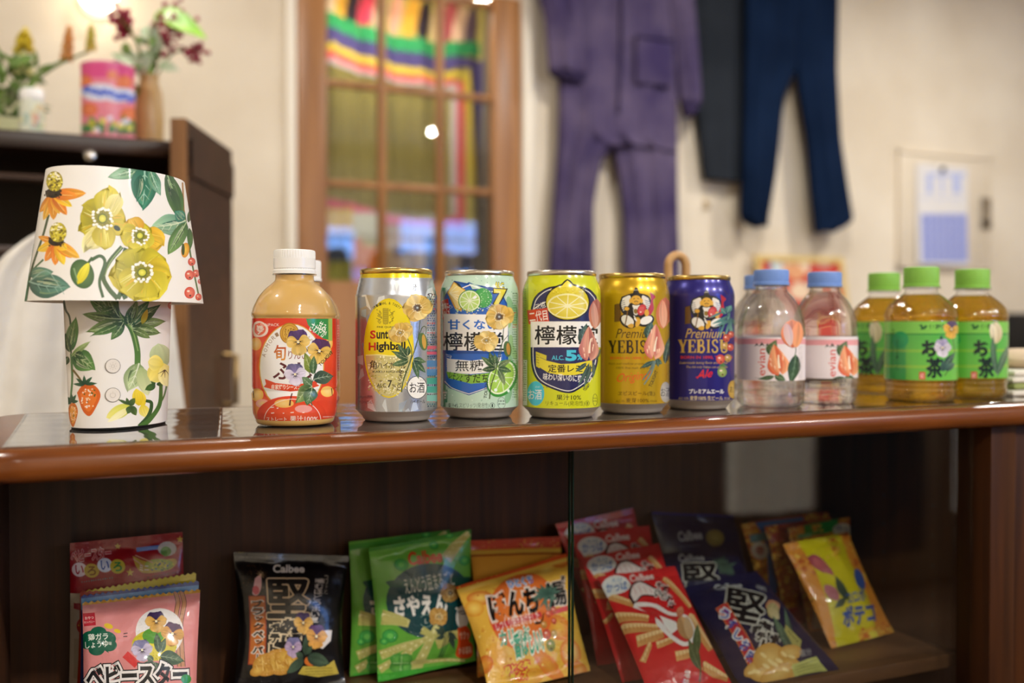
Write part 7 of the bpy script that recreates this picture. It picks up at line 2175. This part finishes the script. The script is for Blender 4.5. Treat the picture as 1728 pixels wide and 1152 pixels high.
# --- green pea snacks
def pod(P, x, y, x1, y1, w_):
    P.line([(x, y), ((x + x1) / 2, (y + y1) / 2 - 8), (x1, y1)], w_, '#a8a85a', '#c8c47c', w1=w_ * .5); P.line([(x, y - w_ * .15), (x1, y1 - w_ * .1)], w_ * .25, '#dcd8a0', w1=w_ * .1)
    for k in range(5): t_ = .15 + k * .16; P.ellipse(x + (x1 - x) * t_, y + (y1 - y) * t_, w_ * .28, w_ * .22, '#b8b468')
def d_green(P):
    P.poly([(150, 180), (920, 50), (920, 90), (150, 220)], '#3f8a2c')
    for (x, y, r) in ((640, 170, 34), (750, 96, 30), (395, 310, 52), (860, 280, 44), (310, 820, 56), (270, 860, 30), (120, 800, 40), (90, 680, 30)):
        P.ellipse(x, y, r, r * .85, '#2f8a3a'); P.ellipse(x, y, r * .8, r * .68, '#3fa048'); P.ellipse(x, y, r * .4, r * .34, '#6abf58')
    P.ellipse(600, 565, 322, 265, '#0e4044', rot=4); P.poly([(300, 470), (330, 420), (900, 400), (900, 470)], '#0e4c3c', True)
    pod(P, 720, 270, 890, 80, 90)
    P.text('Calbee', (446, 208, 690, 304), '#c83a20', .03, 6, .12)
    P.text('えんどう豆まるごと', (402, 376, 774, 486), '#d8dcd0', .006, 10)
    P.text('さやえんどう', (330, 510, 900, 664), '#e6e4dc', .05, 5)
    P.text('う', (0, 0, 1, 1), '#e6e4dc') if False else None
    P.text('L', (552, 692, 572, 722), '#c8d0c8', .0); P.ring(562, 705, 46, 44, 4, '#8aa8a0', a0=30, a1=150); P.ring(562, 705, 46, 44, 4, '#8aa8a0', a0=210, a1=330)
    for p in ((250, 690, 440, 730, 110), (250, 960, 560, 840, 70), (250, 1060, 470, 930, 60), (380, 990, 600, 800, 60), (500, 1090, 640, 740, 90), (250, 950, 420, 890, 40), (470, 1020, 620, 1000, 50), (600, 1000, 860, 990, 30), (640, 860, 820, 800, 110), (530, 770, 620, 830, 60)): pod(P, *p)
    for k in range(4): P.ellipse(400 + 40 * math.cos(R(90 * k + 45)), 1010 + 36 * math.sin(R(90 * k + 45)), 52, 44, '#3f8a34', c2='#6ab04c')
    for k in range(4): P.line([(400, 1010), (400 + 60 * math.cos(R(90 * k)), 1010 + 54 * math.sin(R(90 * k)))], 5, '#a8d08a', smooth=False)
    P.ellipse(842, 680, 54, 80, '#d8d8d4', rot=-6); P.ellipse(842, 650, 40, 14, '#4a4a48', rot=-6); P.ellipse(840, 650, 34, 6, '#c8c8c4')
    P.poly([(800, 760), (870, 745), (905, 800), (890, 850), (918, 880), (918, 950), (870, 975), (800, 960), (806, 860)], '#cf4a1c', True); P.text('サクッ', (816, 780, 890, 840), '#f0d8c0', .015, 6); P.text('かる塩味', (816, 890, 910, 945), '#f0d8c0', .01, 6)
    P.poppy(740, 510, 78, [('#8a642c', '#b08a48'), ('#7a5824', '#a07a3c')], 6, 0, .9, **DARKC); P.poppy(655, 675, 76, [('#a87a38', '#cfa458'), ('#9a6c2c', '#c0944c')], 6, 20, .85, **PALEC)
    for dx in (0, 18, 40): P.line([(720 + dx, 600), (716 + dx, 760), (670 + dx * .6, 970)], 8, '#2a3a34', w1=6)
    for (x, y, x1, y1, w_) in ((700, 800, 620, 770, 34), (700, 810, 640, 840, 34), (700, 800, 660, 740, 34), (730, 790, 800, 830, 34), (735, 800, 790, 900, 40), (740, 780, 760, 860, 30)): P.leaf(x, y, x1, y1, w_, '#2a3a34', '#46584a', None)
    P.poly([(230, 1090), (960, 990), (960, 1050), (230, 1160)], '#3a9a2c')
def d_green_back(P):
    P.crop(580, 880, 4.233); P.o = (580 - 160 / 4.233, 880 - 4 / 4.233); d_green(P)
GG = 'green pea snack bags'
bag('green pea snack bag half hidden at the back', (589, 914), (758, 894), 590, 757, .247, .242, .007, '#5a9a34', d_green_back, (580, 880, 4.233), (70, 130, 40), 0.0, .003, group=GG, pinch=.04)
bag('green pea snack bag in front with dark green circle', (622, 925), (794, 893), 637, 802, .229, .217, .0105, '#62a83c', d_green, (580, 880, 4.233), (70, 130, 40), 0.0, .007, group=GG, pinch=.04)

# --- orange rice crackers
def d_bonchi(P, main=True):
    for (x, y, rx, ry) in ((200, 560, 90, 60), (160, 640, 60, 70), (700, 330, 90, 70), (800, 260, 80, 60), (780, 800, 110, 90), (880, 960, 90, 90), (700, 1050, 150, 50), (330, 1000, 60, 100), (560, 1130, 120, 50), (240, 1050, 60, 60), (950, 1060, 60, 50)):
        P.ellipse(x, y, rx, ry, P.rng.choice(['#d8742a', '#d8922c', '#e0a83c', '#cf6a24']), c2=P.rng.choice(['#e8b848', '#e0a040', '#f0d068']), rot=P.rng.uniform(-40, 40))
    P.speck(150, 450, 1000, 1130, 160, 3, 9, ['#f0d678', '#c8701f', '#e8c050', '#d8862c'])
    if not main:
        P.rect(100, 60, 900, 160, '#c8503a', rot=1.5); P.speck(140, 80, 860, 150, 60, 4, 10, ['#e0b848', '#d88a5a', '#a8342c']); P.rect(120, 168, 900, 196, '#d8b048', rot=1.5); P.rect(120, 198, 900, 214, '#9a4a1c', rot=1.5); return
    P.poly([(30, 430), (440, 300), (870, 178), (870, 230), (440, 350), (40, 470)], '#cf5424'); P.speck(60, 330, 800, 450, 30, 4, 8, ['#e0b848'])
    P.poly([(40, 466), (440, 348), (870, 226), (870, 260), (440, 390), (60, 500)], '#d8b048')
    P.ellipse(500, 660, 245, 305, '#dc6a2c', c2='#e88a40', rot=-14)
    P.text('ひとくち', (392, 402, 584, 482), '#3f7ad0', .03, 12, out=[('#dfe6ee', .10)])
    P.text('ぼんち', (252, 514, 620, 730), '#1a1210', .045, 10, out=[('#ead8cc', .09)]); P.halo('揚', (690, 452, 850, 640), '#1a1210', '#ead8cc', 16, 14, 6)
    P.line([(590, 780), (640, 770), (665, 700)], 22, '#1a1210', w1=6)
    P.vtext('和風', 812, 392, 850, 500, '#1a1210', .05, out=[('#ead8cc', .08)])
    P.poly([(276, 790), (640, 690), (650, 730), (290, 832)], '#cf3f44'); P.text('じっくり焼きあげました', (294, 712, 630, 808), '#f6dcd4', .015, 12); P.poly([(700, 690), (870, 630), (876, 668), (710, 724)], '#cf3f44')
    P.text('カリッと', (326, 820, 552, 930), '#2f9a78', .04, 12, out=[('#e8ead8', .08)]); P.text('香ばしい！', (430, 836, 650, 1000), '#2f9a78', .04, 12, out=[('#e8ead8', .08)])
    for i, ch in enumerate('ひとくち'): P.text(ch, (384 + i * 44, 1066 - i * 12, 424 + i * 44, 1116 - i * 12), '#e8c83c', .04, 12, out=[('#cf3a2c', .16)])
    P.text('サイズ', (424, 1090, 552, 1146), '#e8c83c', .04, 12, out=[('#cf3a2c', .16)])
    for k in range(16): a = P.rng.uniform(200, 340); l = P.rng.uniform(80, 170); P.leaf(700 + P.rng.uniform(-50, 40), 520 + P.rng.uniform(-30, 50), 700 + l * math.cos(R(a)), 540 - l * math.sin(R(a)), 22, '#2f4f44', '#5f8070', None)
    for k in range(7): P.leaf(700, 560, 700 + 120 * math.cos(R(30 + 24 * k)), 560 - 90 * math.sin(R(30 + 24 * k)), 26, '#2f4f44', '#587868', None)
    for (x, y, r, a, b_) in ((745, 680, 26, '#b8402e', '#d87058'), (700, 710, 24, '#c85030', '#e08060'), (745, 760, 22, '#b8402e', '#d87058'), (660, 790, 26, '#b87a34', '#dcae64'), (680, 860, 34, '#b83c30', '#e07a5c'), (740, 850, 26, '#a8803a', '#cfae64'), (712, 930, 36, '#6f7a38', '#a4a45a')): P.berry(x, y, r, a, b_)
BG = 'orange rice cracker bags'
bag('orange rice cracker bag upright at the back', (792, 912), (946, 905), 806, 962, .247, .190, .0085, '#d89a38', lambda P: d_bonchi(P, False), (760, 890, 4.396), (200, 130, 50), group=BG, pinch=.04)
bag('orange rice cracker bag tilted in front with black lettering', (769, 990), (955, 934), 826, 996, .214, .146, .0115, '#dfae44', d_bonchi, (760, 890, 4.396), (200, 130, 50), -.0, .006, group=BG, pinch=.05)

# --- red prawn sticks
def stick(P, x, y, x1, y1, w_):
    P.line([(x, y), ((x + x1) / 2, (y + y1) / 2 + 4), (x1, y1)], w_, '#d8a060', '#c88a4c', w1=w_ * .8); P.line([(x, y - w_ * .2), (x1, y1 - w_ * .2)], w_ * .4, '#ecc890', w1=w_ * .3)
    n = int(math.hypot(x1 - x, y1 - y) / 22)
    for k in range(1, n): t_ = k / n; P.line([(x + (x1 - x) * t_ - 5, y + (y1 - y) * t_ - w_ * .3), (x + (x1 - x) * t_ + 5, y + (y1 - y) * t_ + w_ * .3)], 4, '#c08048', smooth=False)
def d_red(P, dx=0, dy=0):
    P.o = (930 + dx / 3.693, 840 + dy / 3.693)
    for k in range(5): P.line([(250, 505 + k * 9), (800, 425 + k * 9 - 10)], 2.5, '#a8242a', smooth=False)
    for p in ((360, 620, 560, 720, 46), (330, 740, 590, 790, 60), (430, 830, 650, 850, 60), (520, 920, 680, 880, 70), (700, 510, 870, 700, 40), (560, 1040, 600, 940, 40), (860, 760, 1000, 960, 70), (940, 1060, 1100, 1130, 60), (760, 1020, 900, 980, 60), (640, 950, 760, 910, 44), (420, 930, 460, 890, 30)): stick(P, *p)
    P.ellipse(402, 552, 88, 64, '#e2e0dc', rot=4); P.poly([(330, 590), (350, 630), (400, 600)], '#e2e0dc'); P.text('えび', (372, 504, 440, 528), '#5a8ac0', .01, 4); P.text('かっぱ', (340, 528, 468, 596), '#3f74b8', .02, 5)
    P.text('Calbee', (488, 470, 638, 524), '#ecd8d4', .03, 7)
    p = [(470, 640), (480, 580), (510, 540), (560, 532), (640, 580), (670, 610), (640, 640), (560, 640), (520, 680), (500, 700)]
    P.poly(p, '#3a1a1c', True); P.poly([(485, 630), (494, 584), (518, 550), (560, 543), (634, 588), (655, 610), (634, 630), (555, 630), (510, 672)], '#e8d8d4', True)
    for k in range(4): P.line([(500 + 34 * k, 560 + k * 6), (520 + 34 * k, 620)], 4, '#d89a98')
    P.poly([(495, 715), (520, 680), (640, 690), (730, 745), (840, 760), (890, 840), (880, 920), (810, 960), (720, 910), (640, 830), (620, 770)], '#e8e0dc', True); P.poly([(520, 712), (620, 712), (720, 768), (830, 780), (868, 850), (850, 920), (800, 930), (720, 880), (656, 800)], '#c42a2c', True)
    P.poly([(660, 770), (760, 810), (780, 850), (730, 890), (690, 840)], '#ece6e2')
    for (ch, x, y) in (('や', 666, 566), ('め', 706, 590), ('ら', 696, 640), ('れ', 730, 660), ('な', 740, 700), ('い', 656, 620)): P.text(ch, (x - 22, y - 24, x + 22, y + 24), '#1a1416', .03, -12, out=[('#e4dcd8', .09)])
    P.petal(850, 920, 110, 160, 110, '#a87a4c', '#c89a6a', 1.0, .6, .25); P.petal(850, 915, 95, 150, 60, '#c8a074', '#d8b48c', 1.0, .6, .2); P.petal(780, 780, 70, 80, 50, '#b8684c', '#c88464', 1, .6)
    P.leaf(920, 1090, 820, 920, 60, '#3a4a2c', '#5a6a40', '#8a946a'); P.leaf(900, 1000, 890, 810, 56, '#3a4a2c', '#5a6a40', '#8a946a'); P.line([(890, 900), (915, 1020), (925, 1150)], 10, '#4a5a34')
    P.vtext('塩味', 820, 1090, 860, 1180, '#e8dcd8', .02); P.dotrow(935, 1030, 945, 1140, 12, 12, '#8a2024')
KG = 'red prawn stick bags'
CR = (930, 840, 3.693)
bag('red prawn stick bag rearmost with purple sheen on its top', (937, 884), (1068, 857), 1010, 1130, .250, .222, .007, '#b81e2c', lambda P: d_red(P, -230, -330), CR, (130, 20, 30), group=KG, pinch=.03)
bag('red prawn stick bag second from the back', (966, 902), (1096, 886), 1008, 1130, .232, .172, .0075, '#c81f26', lambda P: d_red(P, -152, -244), CR, (130, 20, 30), group=KG, pinch=.03)
bag('red prawn stick bag second from the front', (980, 942), (1112, 916), 1050, 1178, .206, .122, .0078, '#cc2026', lambda P: d_red(P, -92, -128), CR, (130, 20, 30), group=KG, pinch=.03)
bag('red prawn stick bag at the front with large prawn picture', (1008, 973), (1138, 956), 1100, 1236, .178, .072, .0085, '#cf2226', d_red, CR, (130, 20, 30), group=KG, pinch=.03)

# --- navy salted chips
CN = (1090, 840, 3.694)
def d_navy_back(P):
    P.rect(30, 60, 560, 108, '#2a2a8a', rot=-2); P.rect(60, 58, 120, 78, '#a8a83a')
    P.text('Calbee', (192, 204, 346, 266), '#a8a8ac', .03, 5); P.ellipse(428, 250, 58, 52, '#7a6a34', c2='#9a8a4c'); P.dotrow(200, 304, 330, 298, 10, 6, '#7a7a80')
def d_navy(P, dx=0, dy=0, rot=0):
    P.text('Calbee', (198, 346, 360, 390), '#b8b8ba', .03, 3)
    P.halo('堅', (210, 412, 420, 570), '#14141a', '#bcb8ae', 14, 0, 6); P.rect(240, 512, 700, 700, '#16183a')
    for k in range(12): a = P.rng.uniform(20, 200); l = P.rng.uniform(60, 100); P.leaf(470, 440, 470 + l * math.cos(R(a)), 430 - l * math.sin(R(a)) * .8, 20, '#2c3f38', '#4f6858', None)
    for k in range(8): P.leaf(460 + k * 6, 400, 440 + k * 14, 480, 16, '#2c3f38', '#4f6858', None)
def d_navy_front(P):
    P.rect(220, 512, 250, 548, '#b8b02c'); P.text('Calbee', (412, 530, 578, 572), '#b8b8ba', .03, 6)
    P.halo('堅', (456, 592, 694, 776), '#121218', '#c0bcb2', 16, -14, 6)
    for (ch, x, y) in (('あ', 690, 826), ('げ', 740, 900)): P.text(ch, (x - 46, y - 46, x + 46, y + 46), '#121218', .06, -16, out=[('#c8c4ba', .13)])
    for (ch, x, y) in (('ポ', 640, 830), ('テ', 668, 880), ('ト', 700, 930)): P.text(ch, (x - 30, y - 28, x + 30, y + 28), '#121218', .05, -16, out=[('#c8c4ba', .12)])
    P.poly([(404, 696), (466, 664), (664, 1010), (612, 1046)], '#b82430'); P.outline([(404, 696), (466, 664), (664, 1010), (612, 1046)], 5, '#d87a3c')
    for i, ch in enumerate('うすしお味'): x, y = 452 + i * 42, 730 + i * 66; P.text(ch, (x - 28, y - 30, x + 28, y + 30), '#2a50a8', .03, -28, out=[('#e8e6e2', .10)])
    P.text('100%', (664, 548, 730, 580), '#a8a8ac', .01, -12)
    P.petal(700, 700, 20, 110, 80, '#a8704c', '#c89070', 1, .6, .25); P.petal(730, 760, 70, 110, 80, '#9a8a5a', '#bcae7c', 1, .6, .25); P.petal(720, 700, -40, 90, 60, '#b8a478', '#d0c094', 1, .6)
    for (x, y, x1, y1, w_) in ((880, 960, 730, 770, 60), (880, 940, 810, 700, 40), (870, 950, 780, 860, 44), (880, 980, 860, 840, 40)): P.leaf(x, y, x1, y1, w_, '#2c4034', '#56705a', '#8a9a80')
    P.poly([(830, 790), (936, 890), (924, 940), (880, 930), (820, 830)], '#a8a05a'); P.dotrow(845, 830, 915, 905, 5, 12, '#5a5a2c')
    for (x, y, rx, ry, r_) in ((660, 1070, 70, 50, 20), (740, 1010, 110, 90, -20), (860, 970, 80, 50, 10), (880, 1060, 80, 60, -30), (720, 1100, 90, 50, 0), (800, 1100, 110, 60, 20)): P.ellipse(x, y, rx, ry, '#c89444', c2='#e0bc70', rot=r_)
    for k in range(10): P.ellipse(640 + k * 26, 1000 + P.rng.uniform(-20, 120), 26, 10, '#ecd090', rot=P.rng.uniform(-40, 40))
    P.poly([(880, 1040), (1040, 984), (1140, 1104), (920, 1146)], '#b8b868')
    for k in range(5): P.dotrow(905 + k * 10, 1052 + k * 20, 1040 + k * 18, 1008 + k * 22, 14, 7, '#5a5a24')
    P.text('塩分', (922, 940, 1006, 988), '#8a8a90', .02, 12)
SG = 'navy salted chip bags'
bag('navy snack bag rearmost with purple shiny top', (1099, 864), (1238, 870), 1150, 1290, .247, .202, .0075, '#14163a', d_navy_back, CN, (30, 30, 70), group=SG, pinch=.03)
bag('navy snack bag in the middle of the navy three', (1115, 934), (1238, 924), 1186, 1330, .213, .142, .008, '#14163a', d_navy, CN, (30, 30, 70), group=SG, pinch=.03)
bag('navy snack bag at the front with red strip', (1154, 992), (1277, 963), 1250, 1418, .178, .066, .009, '#14173c', d_navy_front, CN, (30, 30, 70), group=SG, pinch=.03)

# --- ring chips on the right
CT_ = (1240, 850, 4.268)
def corn(P, x0, y0, x1, y1, n=60):
    P.speck(x0, y0, x1, y1, n, 8, 26, ['#c86a1c', '#d88a24', '#e0a838', '#b8561c', '#e8b84c'])
    P.speck(x0, y0, x1, y1, n // 2, 3, 8, ['#8a3a14', '#f0d070'])
def ring_bag(main, dx=0, dy=0, extra=None):
    def f(P):
        P.o = (1240 + dx / 4.268, 850 + dy / 4.268)
        corn(P, 340, 280, 560, 1100, 120); corn(P, 700, 200, 1200, 1040, 140)
        P.poly([(440, 260), (730, 215), (820, 440), (930, 640), (1010, 900), (1040, 1000), (770, 1080), (700, 900), (560, 500)], main, True)
        corn(P, 900, 900, 1160, 1000, 30)
        if extra: extra(P)
    return f
def x_yellow(P):
    corn(P, 640, 250, 740, 420, 16); corn(P, 900, 880, 980, 960, 6)
    P.poly([(510, 400), (560, 375), (620, 420), (690, 530), (640, 520), (560, 480)], '#a8485a', True); P.petal(640, 520, 125, 150, 70, '#a84a50', '#c0646a', 1, .6, .2)
    P.petal(720, 720, 130, 150, 80, '#a85a64', '#b8707a', 1, .6, .2); P.leaf(800, 720, 680, 560, 70, '#2a3c30', '#3f5444', None); P.leaf(770, 700, 705, 780, 50, '#24342c', '#3a4a3c', None)
    P.text('コロポ', (776, 640, 930, 730), '#2450a0', .03, 14); P.text('ポテコ', (754, 740, 1000, 884), '#1f4aa0', .05, 12)
    P.ellipse(890, 560, 34, 80, '#2450a0', rot=20)
def x_blue(P): P.ellipse(166 + 0, 350, 0.1, 0.1, '#ffffff')
def d_rblue(P):
    corn(P, 40, 130, 150, 480, 80); corn(P, 130, 400, 240, 700, 40)
    P.poly([(140, 130), (480, 90), (480, 240), (300, 560), (290, 800), (230, 600), (215, 400), (200, 250)], '#2a64b0', True); P.poly([(100, 230), (250, 200), (260, 260), (110, 290)], '#5a8a9a'); P.ellipse(168, 345, 58, 66, '#d8d0cc', rot=10); P.text('辛', (140, 310, 196, 384), '#b83a34', .02)
def d_rred(P):
    corn(P, 210, 150, 310, 700, 80); corn(P, 290, 400, 420, 760, 70)
    P.poly([(300, 150), (520, 120), (520, 700), (460, 800), (420, 600), (360, 400)], '#8a1f24', True); P.ellipse(320, 250, 60, 40, '#b8483c'); P.poly([(340, 780), (540, 740), (540, 880), (360, 880)], '#a01c24'); P.text('チリ', (400, 600, 490, 690), '#b85a54', .02)
def d_rgreen(P):
    corn(P, 370, 140, 500, 300, 60); corn(P, 780, 90, 900, 560, 80); corn(P, 480, 600, 640, 900, 60)
    P.poly([(486, 150), (740, 105), (730, 225), (500, 250)], '#1f8a34'); corn(P, 560, 160, 620, 220, 8); P.poly([(450, 240), (540, 225), (540, 260), (450, 270)], '#6aa878')
    P.ellipse(770, 216, 74, 66, '#d8d4cc'); P.text('のり', (720, 176, 820, 226), '#3a5a9a', .02, -20); P.text('塩', (780, 226, 830, 264), '#3a5a9a', .02, -20)
    P.rect(560, 680, 640, 900, '#b8b4ae')
def d_rback(P):
    P.poly([(140, 110), (480, 70), (680, 40), (680, 400), (140, 400)], '#8a1f20'); corn(P, 480, 60, 680, 140, 40)
TG = 'ring chip bags on the right'
bag('dark red topped ring chip bag rearmost of the right group', (1264, 880), (1397, 863), 1290, 1392, .2480, .240, .0045, '#9a4a24', d_rback, CT_, (120, 40, 30), group=TG, pinch=.02, m=M_BAGM)
bag('blue topped ring chip bag on the left of the right group', (1250, 884), (1353, 872), 1296, 1390, .238, .226, .005, '#c87a28', d_rblue, CT_, (120, 60, 30), group=TG, pinch=.03, m=M_BAGM)
bag('ring chip bag with dark red front between the blue and green ones', (1290, 888), (1400, 872), 1327, 1415, .222, .204, .006, '#a8561f', d_rred, CT_, (120, 60, 30), group=TG, pinch=.03, m=M_BAGM)
bag('green topped ring chip bag behind the yellow one', (1329, 891), (1433, 872), 1366, 1448, .204, .172, .0065, '#c87a28', d_rgreen, CT_, (150, 90, 40), group=TG, pinch=.03, m=M_BAGM)
bag('yellow ring chip bag at the front of the right group', (1321, 918), (1430, 898), 1404, 1509, .180, .118, .0075, '#d88a2c', ring_bag('#cdbf14', extra=x_yellow), CT_, (190, 160, 30), 0.0, .006, group=TG, pinch=.04, m=M_BAGM)
